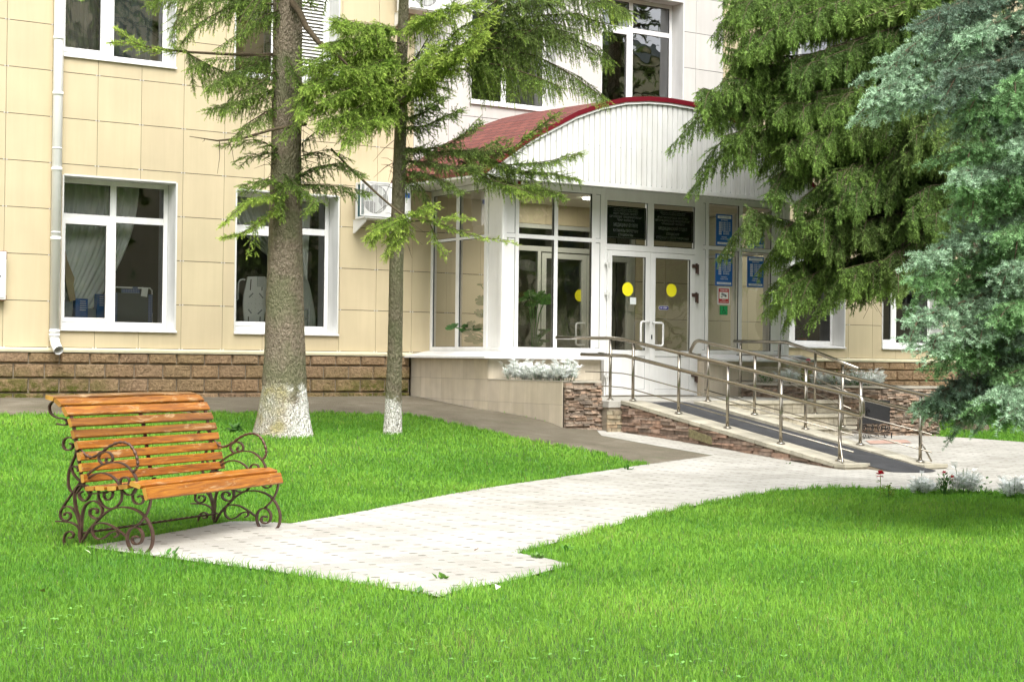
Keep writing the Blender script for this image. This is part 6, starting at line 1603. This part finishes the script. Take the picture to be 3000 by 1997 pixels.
# --- thin spruce
g2 = gov(905, 998); D2 = float((g2-CAMLOC)@FW); k2 = D2/4679.3*1.2733; print('depth tree2', D2, g2)
T2 = thing('spruce_tree', 'slender spruce with white limewashed foot in front of the air conditioner', 'tree', tuple(g2), 'spruces in front of the facade')
tp = [(903,1020,25),(903,1000,22),(905,960,20),(906,900,18.5),(909,800,17),(912,600,16),(917,450,15.5),(920,350,14.5),(923,240,13),(925,120,12.5),(929,0,11.5),(936,-400,8),(944,-900,3)]
trunk_mesh(T2, [(od(x, y, D2), rr*k2) for x, y, rr in tp], m_bark2, 2, 24, .15)
F = Foliage(202)
def L2(pts, dd0, dd1, rep=1, **k):
    F.spray(px_path(pts, D2+dd0, D2+dd1), **k)
    for _ in range(rep): F.spray(px_path(jit(pts, 13, rj), D2+dd0, D2+dd1+rj.uniform(-.4, .5)), **dict(k, prim_r=.005))
Y1 = (C_(.19, .33, .055), C_(.50, .66, .14))
for pts in ([(922,70),(860,62),(800,58),(765,48)], [(922,100),(850,95),(790,100),(750,112)], [(922,120),(840,125),(760,140),(700,155)], [(922,150),(850,160),(770,185),(705,205)],
            [(922,185),(850,200),(780,225),(712,250)], [(922,215),(860,235),(800,265),(735,285)], [(922,235),(880,262),(830,285),(790,325)], [(920,200),(870,190),(820,195),(750,230)], [(922,130),(880,140),(830,160),(780,160)], [(760,150),(730,180),(700,225),(690,262)]):
    L2(pts, -.1, -1.3, rep=3, sec=.36, space=.032, droop=.45, tone=Y1, twl=.10, hang=.25, prim_r=.010, t0=.08)
for a, b in (((800,90),(790,45)), ((830,120),(822,60)), ((870,110),(862,58)), ((700,170),(690,120)), ((850,200),(838,150))):
    L2([a, ((a[0]+b[0])/2, (a[1]+b[1])/2), b], -1.1, -1.2, rep=0, sec=.09, space=.04, droop=-.2, tone=Y1, twl=.07, prim_r=.005, sag=0)
F.w.tube(px_path([(925,238),(950,215),(975,195),(1010,168),(1060,130),(1100,108)], D2-.05, D2-.5), [.042,.040,.038,.034,.026,.014], 8)
for pts in ([(960,205),(1010,150),(1060,105),(1110,70)], [(950,215),(990,165),(1040,120),(1090,95)], [(990,180),(1010,120),(1050,70),(1130,30)], [(940,60),(980,40),(1040,20),(1100,15)], [(935,225),(955,180),(965,140),(1000,110)]):
    L2(pts, -.2, -1.1, rep=2, sec=.30, space=.030, droop=.4, tone=BR, twl=.10, hang=.25, prim_r=.010)
for pts in ([(925,160),(960,130),(1000,60),(1040,20)], [(1010,165),(1080,160),(1120,130)]):
    L2(pts, 0, -.3, sec=.3, space=.055, droop=.5, tone=MD, twl=.09, hang=.3, prim_r=.010)
for pts in ([(1060,130),(1140,110),(1240,130),(1320,175),(1385,222)], [(1060,110),(1160,70),(1270,70),(1360,110),(1395,140)], [(1080,90),(1200,40),(1320,30),(1400,60)], [(1090,60),(1220,-5),(1340,-15),(1440,30)], [(1060,140),(1150,150),(1230,175),(1290,200)], [(1100,40),(1180,-30),(1300,-50),(1400,-30)], [(1100,80),(1180,90),(1250,60),(1330,80)]):
    L2(pts, -.3, -.9, sec=.46, space=.030, droop=.9, tone=MD if pts[0][1] > 85 else DK, twl=.10, hang=.75, prim_r=.014, t0=.05)
L2([(1350,10),(1400,0),(1450,42)], -.9, -1.0, sec=.28, space=.030, droop=.5, tone=BR, twl=.09, hang=.3, prim_r=.007)
for pts in ([(932,275),(970,262),(1000,245),(1022,226)], [(932,295),(980,290),(1030,265),(1063,250)], [(934,341),(985,345),(1040,330),(1080,300),(1106,284)], [(934,345),(1020,350),(1100,345),(1150,320)],
            [(1040,345),(1110,352),(1170,350),(1230,300),(1275,268)], [(1080,350),(1160,380),(1260,372),(1335,350)], [(1150,385),(1210,395),(1270,400),(1325,412)], [(1060,370),(1120,410),(1180,430),(1235,420)], [(1120,400),(1180,425),(1240,430),(1290,448)],
            [(934,370),(990,372),(1050,385),(1110,380)], [(934,395),(980,400),(1030,420),(1060,440)]):
    L2(pts, -.1, -.9, sec=.22, space=.030, droop=.35, tone=DK if pts[0][0] < 1000 else MD, twl=.085, hang=.22, prim_r=.010)
L2([(1170,425),(1210,440),(1240,452)], -.9, -1.0, sec=.14, space=.04, droop=.8, tone=BR, twl=.06, hang=.8, prim_r=.005)
L2([(934,410),(970,430),(990,470),(1000,490)], -.1, -.5, sec=.22, space=.05, droop=.7, tone=DK, twl=.08, hang=.6, prim_r=.006)
F.w.tube(px_path([(762,342),(800,382),(835,415),(870,448),(905,478),(932,498),(945,512)], D2-.4, D2-.9), [.009,.013,.014,.013,.012,.010,.007], 7)
for pts in ([(930,498),(900,520),(870,535),(842,545)], [(925,500),(900,550),(885,585)], [(925,498),(955,488),(1000,470)], [(900,500),(870,520),(850,560)], [(935,505),(925,545),(900,570)]):
    L2(pts, -.8, -1.1, sec=.2, space=.030, droop=.35, tone=BR, twl=.08, prim_r=.006, hang=.2)
for pts in ([(940,510),(990,505),(1040,525),(1100,545),(1172,553)], [(1000,510),(1040,500),(1085,505)], [(990,515),(1010,560),(1025,590)]):
    L2(pts, -.9, -1.3, sec=.15, space=.06, droop=.25, tone=BR, twl=.065, prim_r=.006, t0=.15)
for k in range(34):
    y = rb.uniform(60, 560); sx = rb.choice((-1, 1)); x0 = 918+sx*12; x1 = x0+sx*rb.uniform(8, 50); y1_ = y+rb.uniform(-10, 50)
    F.w.tube(px_path([(x0, y), ((x0+x1)/2, (y+y1_)/2-4), (x1, y1_)], D2-.05, D2-rb.uniform(0, .4)), [.004, .003, .0012], 4)
coarse_crown(F, od(929, 0, D2), 4.0, 9.0, 1.8, 30, DK, seed=6, dens=.7)
F.build(T2, m_needle, per_m=400, nl=.017, nw=.0050)

# --- the big drooping spruce on the right
g3 = at_depth(2845, 1262, 24.4); g3[2] = float(tz(g3[0], g3[1])); D3 = 24.4
T3 = thing('spruce_tree', 'huge dark green spruce with drooping curtains of branches beside the porch', 'tree', tuple(g3), 'spruces in front of the facade')
q = [(np.array((g3[0], g3[1], g3[2]-.1)), .30), (np.array((g3[0], g3[1], g3[2]+.15)), .22), (np.array((g3[0], g3[1], g3[2]+.6)), .19), (np.array((g3[0]-.1, g3[1], 4)), .17), (np.array((g3[0], g3[1], 11)), .06)]
trunk_mesh(T3, q, m_bark3, 3, 28, .3)
F = Foliage(303); r = random.Random(33)
N1 = (C_(.10, .175, .042), C_(.25, .40, .085)); N2 = (C_(.075, .14, .035), C_(.18, .30, .065)); N3 = (C_(.09, .15, .04), C_(.21, .32, .08))
prim = [([(2245,-40),(1950,-50),(1750,-30),(1600,0)], .6, N1), ([(2245,-10),(2000,-20),(1850,0),(1700,45)], .6, N1), ([(2245,30),(2000,15),(1800,48),(1655,98)], .6, N1), ([(2245,60),(2050,60),(1900,100),(1760,150)], .55, N2),
        ([(2245,130),(2000,120),(1850,135),(1700,150),(1600,126)], .5, N1), ([(2245,160),(2000,160),(1840,175),(1700,185),(1625,180)], .55, N1), ([(2245,200),(2050,195),(1900,205),(1740,220)], .6, N1), ([(2245,240),(2000,215),(1800,228),(1640,245),(1537,236)], .42, N1),
        ([(2245,260),(2000,260),(1820,270),(1690,290),(1603,312)], .42, N1), ([(2245,280),(2050,290),(1900,300),(1760,330)], .6, N1), ([(2245,330),(2050,330),(1900,355),(1800,395),(1728,432)], .45, N2), ([(2245,300),(2100,320),(1980,360),(1880,400)], .6, N1),
        ([(2245,360),(2100,380),(1980,400),(1900,430)], .6, N2), ([(2200,400),(2035,456),(1900,500),(1790,512),(1710,496),(1662,474)], .34, N3), ([(2150,430),(2000,500),(1900,520),(1830,530),(1770,545)], .55, N1), ([(2200,460),(2060,500),(1960,530),(1860,545)], .6, N3),
        ([(2200,520),(2060,560),(1950,600),(1850,630),(1730,670)], .40, N1), ([(2200,560),(2080,580),(1990,600),(1900,620)], .6, N1), ([(2200,480),(2120,520),(2060,560),(2010,600)], .6, N3), ([(2250,300),(2180,310),(2110,330),(2060,350)], .7, N3),
        ([(2280,180),(2180,190),(2100,210),(2020,240)], .7, N3), ([(1900,560),(1830,590),(1780,610),(1745,640)], .4, N1), ([(2180,200),(2150,260),(2080,300)], .6, N3), ([(2250,420),(2180,430),(2120,450),(2080,480)], .6, N2)]
prim = [([(x+(2245-x)*.10 if x < 2245 else x, y) for x, y in p], h, t) for p, h, t in prim]
prim2 = [(jit(p, 40, r), h*1.1, t) for p, h, t in prim for _ in (0, 1) if not (p[-1][0] < 1760 and p[-1][1] > 440)]
for pts, hl, tone in prim+prim2:
    dz = r.uniform(-.9, -.3)
    F.spray(px_path(pts, D3-.1, D3-2.2+dz), sec=hl, space=.030, droop=1.0, tone=tone, twl=.115, spread=.48, hang=.86, prim_r=.014, t0=.04, sag=.6, tspace=.06, sc=1.35)
    # side branches off each limb, towards and away from the viewer
    P = px_path(pts, D3-.1, D3-2.2+dz)
    for k in range(11):
        f = r.uniform(.12, .97); i = f*(len(P)-1); a = P[int(i)]+(P[min(int(i)+1, len(P)-1)]-P[int(i)])*(i-int(i)); t = P[-1]-P[0]; t = t/np.linalg.norm(t)
        s_ = -FW*r.choice((1, 1, -1))*r.uniform(.5, 1)+t*r.uniform(.2, .9)+np.array((0, 0, r.uniform(-.5, -.05))); s_ /= np.linalg.norm(s_); l = r.uniform(.4, .9)
        F.spray([a, a+s_*l*.5+np.array((0, 0, .02)), a+s_*l-np.array((0, 0, .12*l))], sec=.42, space=.045, droop=.9, tone=tone, twl=.115, spread=.5, hang=.8, prim_r=.008, sag=.6, tspace=.065, sc=1.35)
for k in range(260):      # bare inner twigs
    x = r.uniform(1960, 2240); y = r.uniform(330, 640); F.w.tube(px_path([(x, y), (x-r.uniform(-30, 40), y+r.uniform(10, 40)), (x-r.uniform(-60, 70), y+r.uniform(30, 110))], D3-.6, D3-1.4), [.006, .004, .002], 4)
coarse_crown(F, g3, 5.2, 13, 3.3, 46, DK, seed=7, dens=.7, sc=4)
# far side of the lower crown
for k in range(64):
    a = r.uniform(-1.3, 2.2); z = r.uniform(1.7, 5); l = r.uniform(1.5, 3.0); d = np.array((math.cos(a), math.sin(a)*.8, 0)); p = np.array((g3[0], g3[1], z))
    F.spray([p, p+d*l*.5, p+d*l-np.array((0, 0, .3*l))], sec=.55, space=.10, droop=.9, tone=N2, twl=.17, hang=.7, prim_r=.02, sc=2.2, tspace=.11)
F.build(T3, m_needle, nl=.024, nw=.0085, per_m=230, up_bias=.05, fwd=.75)
print('norway twigs', len(F.L))

# --- blue spruce at the right edge
D4 = 12.4; b4 = at_depth(3085, 1500, D4); b4[2] = float(tz(b4[0], b4[1]))
T4 = thing('blue_spruce', 'silvery blue spruce filling the right edge above the paving', 'tree', tuple(b4))
trunk_mesh(T4, [(np.array((b4[0], b4[1], b4[2]-.1)), .2), (np.array((b4[0], b4[1], b4[2]+.4)), .15), (np.array((b4[0], b4[1], 3)), .12), (np.array((b4[0], b4[1], 8)), .03)], m_bark3, 4, 24, .3)
F = Foliage(404); r = random.Random(44)
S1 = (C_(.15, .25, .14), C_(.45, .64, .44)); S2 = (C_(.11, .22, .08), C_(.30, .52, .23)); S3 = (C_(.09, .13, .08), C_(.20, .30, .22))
bl = [([(2425,-60),(2280,-30),(2180,10),(2070,62)], S3), ([(2425,-40),(2250,0),(2140,60),(2060,110),(2022,142)], S1), ([(2425,40),(2250,90),(2130,140),(2060,180),(1978,210)], S1), ([(2425,90),(2280,150),(2150,190),(2070,215),(1995,248)], S1), ([(2425,130),(2300,170),(2200,190),(2110,200)], S1),
      ([(2425,0),(2340,30),(2260,60),(2190,90)], S1), ([(2425,90),(2340,120),(2260,150),(2180,160)], S3), ([(2425,200),(2340,220),(2270,235),(2200,215)], S2), ([(2425,250),(2350,260),(2280,270),(2200,262)], S1),
      ([(2425,290),(2350,310),(2270,335),(2190,340)], S2), ([(2425,340),(2330,370),(2260,390),(2180,395)], S1), ([(2425,420),(2340,430),(2260,430),(2172,425)], S2), ([(2425,450),(2340,480),(2230,530),(2150,560),(2085,600)], S1),
      ([(2425,520),(2300,560),(2200,600),(2130,625),(2072,640)], S2), ([(2425,560),(2320,610),(2220,650),(2150,665)], S2), ([(2425,600),(2300,660),(2180,700),(2058,738)], S1), ([(2425,640),(2330,700),(2240,740),(2110,778)], S1),
      ([(2425,700),(2340,740),(2260,790),(2150,800)], S2), ([(2425,760),(2330,800),(2240,860),(2140,900)], S3), ([(2425,790),(2310,850),(2200,895),(2085,925)], S1), ([(2425,830),(2330,875),(2240,910),(2160,925)], S1), ([(2425,850),(2370,890),(2310,915),(2250,930)], S2), ([(2425,880),(2390,910),(2350,930)], S1), ([(2425,840),(2350,880),(2290,905)], S1),
      ([(2425,380),(2370,400),(2300,410)], S2), ([(2425,500),(2350,520),(2290,540)], S2), ([(2425,660),(2370,690),(2310,700)], S2), ([(2425,160),(2380,180),(2320,190)], S2), ([(2425,820),(2370,840),(2310,860)], S2), ([(2425,740),(2360,760),(2300,770)], S3), ([(2425,590),(2370,600),(2310,610)], S1), ([(2425,300),(2380,320),(2330,330)], S1)]
for pts, tone in bl:
    pts = [(x+(2425-x)*.09, y) for x, y in pts]
    de = r.uniform(-2.2, -1.0)
    P = px_path(pts, D4, D4+de)
    F.spray(P, sec=.28, space=.05, droop=.25, tone=tone, twl=.09, hang=.12, prim_r=.020, t0=.1, sag=.25, tspace=.075, sc=1.0, side=.9, tips=1.7)
    for k in range(18):
        f = r.uniform(.12, .97); i = f*(len(P)-1); a = P[int(i)]+(P[min(int(i)+1, len(P)-1)]-P[int(i)])*(i-int(i)); t = P[-1]-P[0]; t = t/np.linalg.norm(t)
        s_ = -FW*r.uniform(-.7, 1)+t*r.uniform(.3, .9)+np.array((0, 0, r.uniform(-.45, .05)))+RT*0; s_ /= np.linalg.norm(s_); l = r.uniform(.22, .5)*(1.15-.5*f)
        F.spray([a, a+s_*l*.5, a+s_*l-np.array((0, 0, .06*l))], sec=.18, space=.05, droop=.25, tone=tone, twl=.075, hang=.15, prim_r=.008, sag=.3, tspace=.07, side=.9, tips=1.7)
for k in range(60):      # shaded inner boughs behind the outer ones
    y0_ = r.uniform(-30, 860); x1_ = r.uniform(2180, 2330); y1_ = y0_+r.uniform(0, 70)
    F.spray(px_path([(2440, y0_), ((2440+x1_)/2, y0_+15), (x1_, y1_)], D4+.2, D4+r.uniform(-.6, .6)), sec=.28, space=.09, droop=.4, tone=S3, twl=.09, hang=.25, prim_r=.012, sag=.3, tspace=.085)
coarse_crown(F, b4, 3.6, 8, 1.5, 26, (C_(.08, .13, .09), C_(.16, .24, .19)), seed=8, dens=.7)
for k in range(75):      # side away from the picture
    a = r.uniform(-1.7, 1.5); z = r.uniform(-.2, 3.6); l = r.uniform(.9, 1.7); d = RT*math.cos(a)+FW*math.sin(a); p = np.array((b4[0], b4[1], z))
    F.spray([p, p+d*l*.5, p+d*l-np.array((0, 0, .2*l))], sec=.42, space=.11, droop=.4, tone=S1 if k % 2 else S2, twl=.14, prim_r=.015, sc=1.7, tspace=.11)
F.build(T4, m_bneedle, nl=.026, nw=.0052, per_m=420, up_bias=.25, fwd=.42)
print('blue twigs', len(F.L))

# ------------------------------------------------------------------ what stands behind the viewer (seen mirrored in the glass), and unseen spruces added for shade
ob = thing('opposite_building', 'beige rendered building across the yard, mirrored in the porch glass', 'building', (30, -38, -1.35))
q = MB(); q.box(-45, 90, -46, -38, -1.6, 14.2); q.build('wall', M('beige_render', (.70, .60, .42), .8, var=.06, vscale=.6), ob)
q = MB(); q.box(-30, 75, -37.99, -37.94, -1.6, -.6); q.build('plinth', m_asph, ob)
q = MB(); q.box(-31, 76, -46.5, -37.6, 14.2, 14.6); q.build('roof', m_grey_plastic, ob)
for k in range(24):
    x = -20+(k % 12)*7.5; zf_ = (k//12)*4.2+3.4; q = MB(); q.frame(x, x+1.6, zf_, zf_+2.0, -38.0+.001, -37.95, .07); f = q.build('window', m_white, ob); q = MB(); q.box(x+.07, x+1.53, -37.99, -37.97, zf_+.07, zf_+1.93); q.build('pane', m_gasket, f)
for k, (x, y, rad) in enumerate([(19, -24.5, 2.6), (10.8, -15.8, 3.6), (32, -25, 2.6), (13.5, -29, 2.6), (7.9, -13.2, 3.6), (13.0, -11.5, 3.8), (-22, -24, 2.6), (-16, -31, 2.8)]):  # the three low, dense ones are out of view, added to shade the paving
    z0 = float(tz(x, y)); t = thing('yard_spruce', 'dark spruce across the yard, mirrored in the porch glass' if k not in (1, 4, 5) else 'unseen spruce added beyond the right edge to shade the paving', 'tree', (x, y, z0), 'spruces across the yard' if k not in (1, 4, 5) else 'unseen shade spruces right of the paving')
    trunk_mesh(t, [(np.array((x, y, z0-.1)), .25), (np.array((x, y, 4)), .18), (np.array((x, y, 11)), .03)], m_bark3, 50+k, 14)
    F = Foliage(500+k); coarse_crown(F, (x, y), .9 if k in (1, 4, 5) else 2.6, 11, rad, 70 if k in (1, 4, 5) else 38, DK, seed=60+k, dens=.6 if k in (1, 4, 5) else .45, sc=5); F.build(t, m_needle)

# ------------------------------------------------------------------ grass
def grass():
    rs = np.random.RandomState(12)
    polys = [[(p[0], p[1]) for p in P] for P in (PAVE, ASPH, ASPH2)]
    trunks = [(g1, .30), (g2, .10), (g3, .26)]
    def sample(xl, xh, yl, yh, n):
        return rs.uniform(xl, xh, n), rs.uniform(yl, yh, n)
    X, Y = sample(-13, 20, -21, -1.5, 5200000)
    d = (X-CAMLOC[0])*FW[0]+(Y-CAMLOC[1])*FW[1]; l = (X-CAMLOC[0])*RT[0]+(Y-CAMLOC[1])*RT[1]
    dens = np.clip(.95*(7.5/np.maximum(d, 1))**1.35, .12, 1.0)     # fewer, broader blades further off
    keep = (d > 4.6) & (np.abs(l) < .345*d+2.2) & (rs.rand(len(X)) < dens)
    X, Y, d = X[keep], Y[keep], d[keep]
    jx, jy = X+rs.randn(len(X))*.022, Y+rs.randn(len(X))*.022
    ok = np.ones(len(X), bool)
    for P in polys: ok &= ~inside_np(jx, jy, P)
    for (c, rr) in trunks: ok &= (X-c[0])**2+(Y-c[1])**2 > rr**2
    ok &= ~((X > 3.6) & (X < 9.5) & (Y > -5.2))
    X, Y, d = X[ok], Y[ok], d[ok]
    EX, EY = [], []
    for P in polys[:2]:
        A = np.array(P); B = np.roll(A, -1, axis=0)
        for a_, b_ in zip(A, B):
            ln_ = np.linalg.norm(b_-a_); k_ = int(ln_*340); t_ = rs.rand(k_); nn = np.array((b_[1]-a_[1], a_[0]-b_[0]))/(ln_+1e-9)
            q_ = a_+(b_-a_)*t_[:, None]
            clump = (np.sin(q_[:, 0]*9+q_[:, 1]*5)+np.sin(q_[:, 0]*23-q_[:, 1]*17)+rs.randn(k_)*.6) > -.2
            for sg in (1, -1):
                far_ = q_+nn*sg*.12; out_ = ~inside_np(far_[:, 0], far_[:, 1], polys[0]) & ~inside_np(far_[:, 0], far_[:, 1], polys[1]) & ~((far_[:, 0] > 3.4) & (far_[:, 1] > -9)) & (far_[:, 1] < -1.5)
                e_ = q_+nn*sg*(rs.rand(k_)*.05-.012)[:, None]; m_ = out_ & clump; EX.append(e_[m_, 0]); EY.append(e_[m_, 1])
    EX, EY = np.concatenate(EX), np.concatenate(EY); n_in = len(X); X = np.concatenate([X, EX]); Y = np.concatenate([Y, EY]); d = (X-CAMLOC[0])*FW[0]+(Y-CAMLOC[1])*FW[1]
    n = len(X); print('blades', n)
    Z = tz(X, Y)
    # how near the paving edge: taller, leaning tufts there
    def patch(s, p): return .5+.5*np.sin(X*s*1.0+p+1.7*np.sin(Y*s*.63+p*2))*np.sin(Y*s*1.21+p*.7+1.3*np.sin(X*s*.5))
    m1 = patch(.9, .3); m2 = patch(2.7, 1.9); m3 = patch(7, 4)
    h = (.016+.026*rs.rand(n)**1.7+.009*m2+.006*m3)*(1+.012*d)
    h[n_in:] = h[n_in:]*1.25+.018*rs.rand(n-n_in)
    w = .0010*(1+.6*rs.rand(n))*np.maximum(1, (d/6.5)**1.05)
    a = rs.rand(n)*2*np.pi; lean = (.2+.8*rs.rand(n))
    dx, dy = np.cos(a), np.sin(a)
    b = rs.rand(n)*2*np.pi; sx, sy = np.cos(b)*w, np.sin(b)*w
    base = np.stack([X, Y, Z], 1); V = np.empty((n, 5, 3))
    side = np.stack([sx, sy, np.zeros(n)], 1)
    mid = base+np.stack([dx*h*lean*.30, dy*h*lean*.30, h*.62], 1); tip = base+np.stack([dx*h*lean*.95, dy*h*lean*.95, h*(1.05-.35*lean)], 1)
    V[:, 0] = base-side; V[:, 1] = base+side; V[:, 2] = mid+side*.8; V[:, 3] = mid-side*.8; V[:, 4] = tip
    off = np.arange(n)[:, None]*5
    li = np.concatenate([off+np.array([0, 1, 2, 3]), off+np.array([3, 2, 4])], 1).astype(np.int32).ravel()
    me = bpy.data.meshes.new('lawn_grass'); me.vertices.add(n*5); me.vertices.foreach_set('co', V.astype(np.float32).ravel())
    me.loops.add(n*7); me.loops.foreach_set('vertex_index', li); me.polygons.add(n*2)
    ls = np.stack([np.arange(n)*7, np.arange(n)*7+4], 1).astype(np.int32).ravel(); me.polygons.foreach_set('loop_start', ls); me.polygons.foreach_set('loop_total', np.tile(np.array([4, 3], np.int32), n))
    me.update(calc_edges=True)
    v = rs.rand(n)
    c0, c1_ = np.array((.075, .262, .020)), np.array((.29, .54, .065))
    mixf = np.clip(.02+.65*m1*(.4+.6*m2)+.18*m3+.42*v, 0, 1)[:, None]; col = c0*(1-mixf)+c1_*mixf
    yel = rs.rand(n) < (.008+.16*(m1*m2)**3); col[yel] = np.array((.34, .36, .12))*(.7+.5*rs.rand(yel.sum()))[:, None]
    blu = rs.rand(n) < .10; col[blu] = np.array((.13, .33, .07))
    col = np.concatenate([col, np.ones((n, 1))], 1); at = me.attributes.new('tint', 'FLOAT_COLOR', 'FACE'); at.data.foreach_set('color', np.repeat(col, 2, axis=0).astype(np.float32).ravel())
    me.materials.append(M('grass_blades', (1, 1, 1), .55, var=.14, vscale=.8, spec=.18, tint=True, trans=.35))
    o = bpy.data.objects.new('lawn_grass', me); COL.objects.link(o); tag(o, 'short bright green lawn grass on both sides of the path', 'grass', kind='stuff')
grass()
def clover():      # broad-leaved seedlings and clover scattered through the turf
    rs = np.random.RandomState(5); V, Fc, Tn = [], [], []
    polys = [[(p[0], p[1]) for p in P] for P in (PAVE, ASPH, ASPH2)]
    cs = [gov(x, y) for x, y in ((20,1450),(60,1470),(640,1490),(590,1470),(1100,1540),(1190,1530),(960,1480),(200,1500),(1560,1530),(30,1430),(1480,1560),(700,1400),(350,1420),(1750,1430),(2050,1350),(2230,1300),(1250,1420),(480,1400))]
    n = 0
    for c in cs:
        for k in range(rs.randint(8, 22)):
            x, y = c[0]+rs.randn()*.24, c[1]+rs.randn()*.24
            if any(inside(x, y, P) for P in polys): continue
            z = float(tz(x, y))+.018+.02*rs.rand(); s = .007+.007*rs.rand(); v = .8+.6*rs.rand()
            for j in range(3):
                a = rs.rand()*6.28; d = np.array((np.cos(a), np.sin(a), .25)); w = np.array((-np.sin(a), np.cos(a), 0))*s*.55; p = np.array((x, y, z))
                V += [p, p+d*s+w, p+d*s*1.9, p+d*s-w]; Fc.append((n, n+1, n+2, n+3)); n += 4; Tn.append((v*2.6, v*2.1, v*2.2, 1))
    me = bpy.data.meshes.new('clover'); me.from_pydata([tuple(p) for p in V], [], Fc)
    at = me.attributes.new('tint', 'FLOAT_COLOR', 'FACE'); at.data.foreach_set('color', np.array(Tn, dtype=np.float32).ravel()); me.materials.append(m_leaf)
    o = bpy.data.objects.new('clover', me); COL.objects.link(o); tag(o, 'pale clover and seedlings scattered through the lawn', 'clover', kind='stuff')
clover()

# small weeds at the paving edges and round the trunks
def weed(px, py, n, s, seed, label, tone=(1, 1, 1)):
    p = gh(px, py); r = random.Random(seed); t = thing('weed', label, 'weed', tuple(p)); q = MB()
    for i in range(n):
        a = r.uniform(0, 6.283); L_ = s*r.uniform(.6, 1.2); e = r.uniform(.25, 1.2); d = np.array((math.cos(a)*math.cos(e), math.sin(a)*math.cos(e), math.sin(e))); sd_ = np.array((-math.sin(a), math.cos(a), 0))*L_*.20
        c = p+np.array((r.uniform(-.3, .3)*s, r.uniform(-.3, .3)*s, 0)); v = r.uniform(.8, 1.3); q.cur = (v*tone[0], v*tone[1], v*tone[2])
        m_ = c+d*L_*.6; e_ = c+d*L_+np.array((0, 0, -.25*L_*math.cos(e))); q.face([c, m_+sd_, m_-sd_]); q.face([m_+sd_, e_, m_-sd_])
    q.build('leaves', m_leaf, t)
    q = MB(); q.tube([p, p+np.array((0, 0, .3*s))], .003, 4); q.build('stem', m_leaf, t)
weed(1232, 1745, 9, .065, 1, 'grey green rosette weed at the tip of the paving', (1.6, 1.3, 2.2))
weed(1262, 1748, 7, .045, 2, 'small leafy weed just right of the grey rosette at the paving tip', (1.2, 1.1, 1))
weed(1296, 1700, 10, .07, 3, 'young yellow green shoot growing out of the paving tip', (2.2, 1.7, 1.2))
weed(1300, 1760, 6, .06, 9, 'low weed under the yellow green shoot at the paving tip', (1.3, 1.1, 1))
weed(690, 1268, 40, .16, 4, 'broad leaved weeds left of the thick spruce foot', (1.2, 1.1, 1.1))
weed(1575, 1640, 34, .055, 5, 'yellow green clover clump in the notch of the paving', (1.8, 1.4, 1))
weed(1660, 1618, 26, .06, 6, 'tuft of weeds at the right end of the paving notch', (1.4, 1.3, 1))
weed(1840, 1378, 14, .08, 7, 'weed at the corner between lawn, asphalt and paving', (1.2, 1.2, 1))
weed(2448, 1368, 12, .09, 8, 'dark weed under the brace at the foot of the ramp', (.9, .9, 1))
weed(2310, 1361, 8, .05, 10, 'small weed at the foot of the ramp side wall', (1.2, 1.1, 1))
weed(500, 1630, 10, .07, 11, 'small weeds under the bench by the twisted rod', (1.1, 1.1, 1))
weed(150, 1140, 60, .18, 12, 'low dark weeds against the mossy plinth', (.7, .8, .7))
def litter(px, py, col, label, seed):
    p = gh(px, py); r = random.Random(seed); q = MB(); a = r.uniform(0, 6.28); s = .02
    q.face([p+np.array((math.cos(a+k)*s*(.5 if k % 2 else 1), math.sin(a+k)*s*(.5 if k % 2 else 1), .045+.006*k)) for k in range(5)])
    one(q, 'fallen_leaf', M('leaf_'+str(seed), col, .8, var=.2), label, 'leaf', tuple(p), 'fallen leaves')
for i, (px_, py_, c_, l_) in enumerate([(258,1643,(.5,.6,.35),'pale fallen leaf left of the bench foot'), (126,1763,(.55,.45,.25),'tan fallen leaf on the lawn below the bench'), (2139,1255,(.5,.30,.10),'orange fallen leaf on the paving beside the ramp wall'),
      (1395,1636,(.35,.22,.10),'brown leaf scrap on the bright paving'), (2305,1571,(.45,.30,.12),'brown fallen leaf on the right lawn'), (1456,1751,(.65,.62,.55),'whitish leaf on the grass right of the paving tip')]): litter(px_, py_, c_, l_, i)
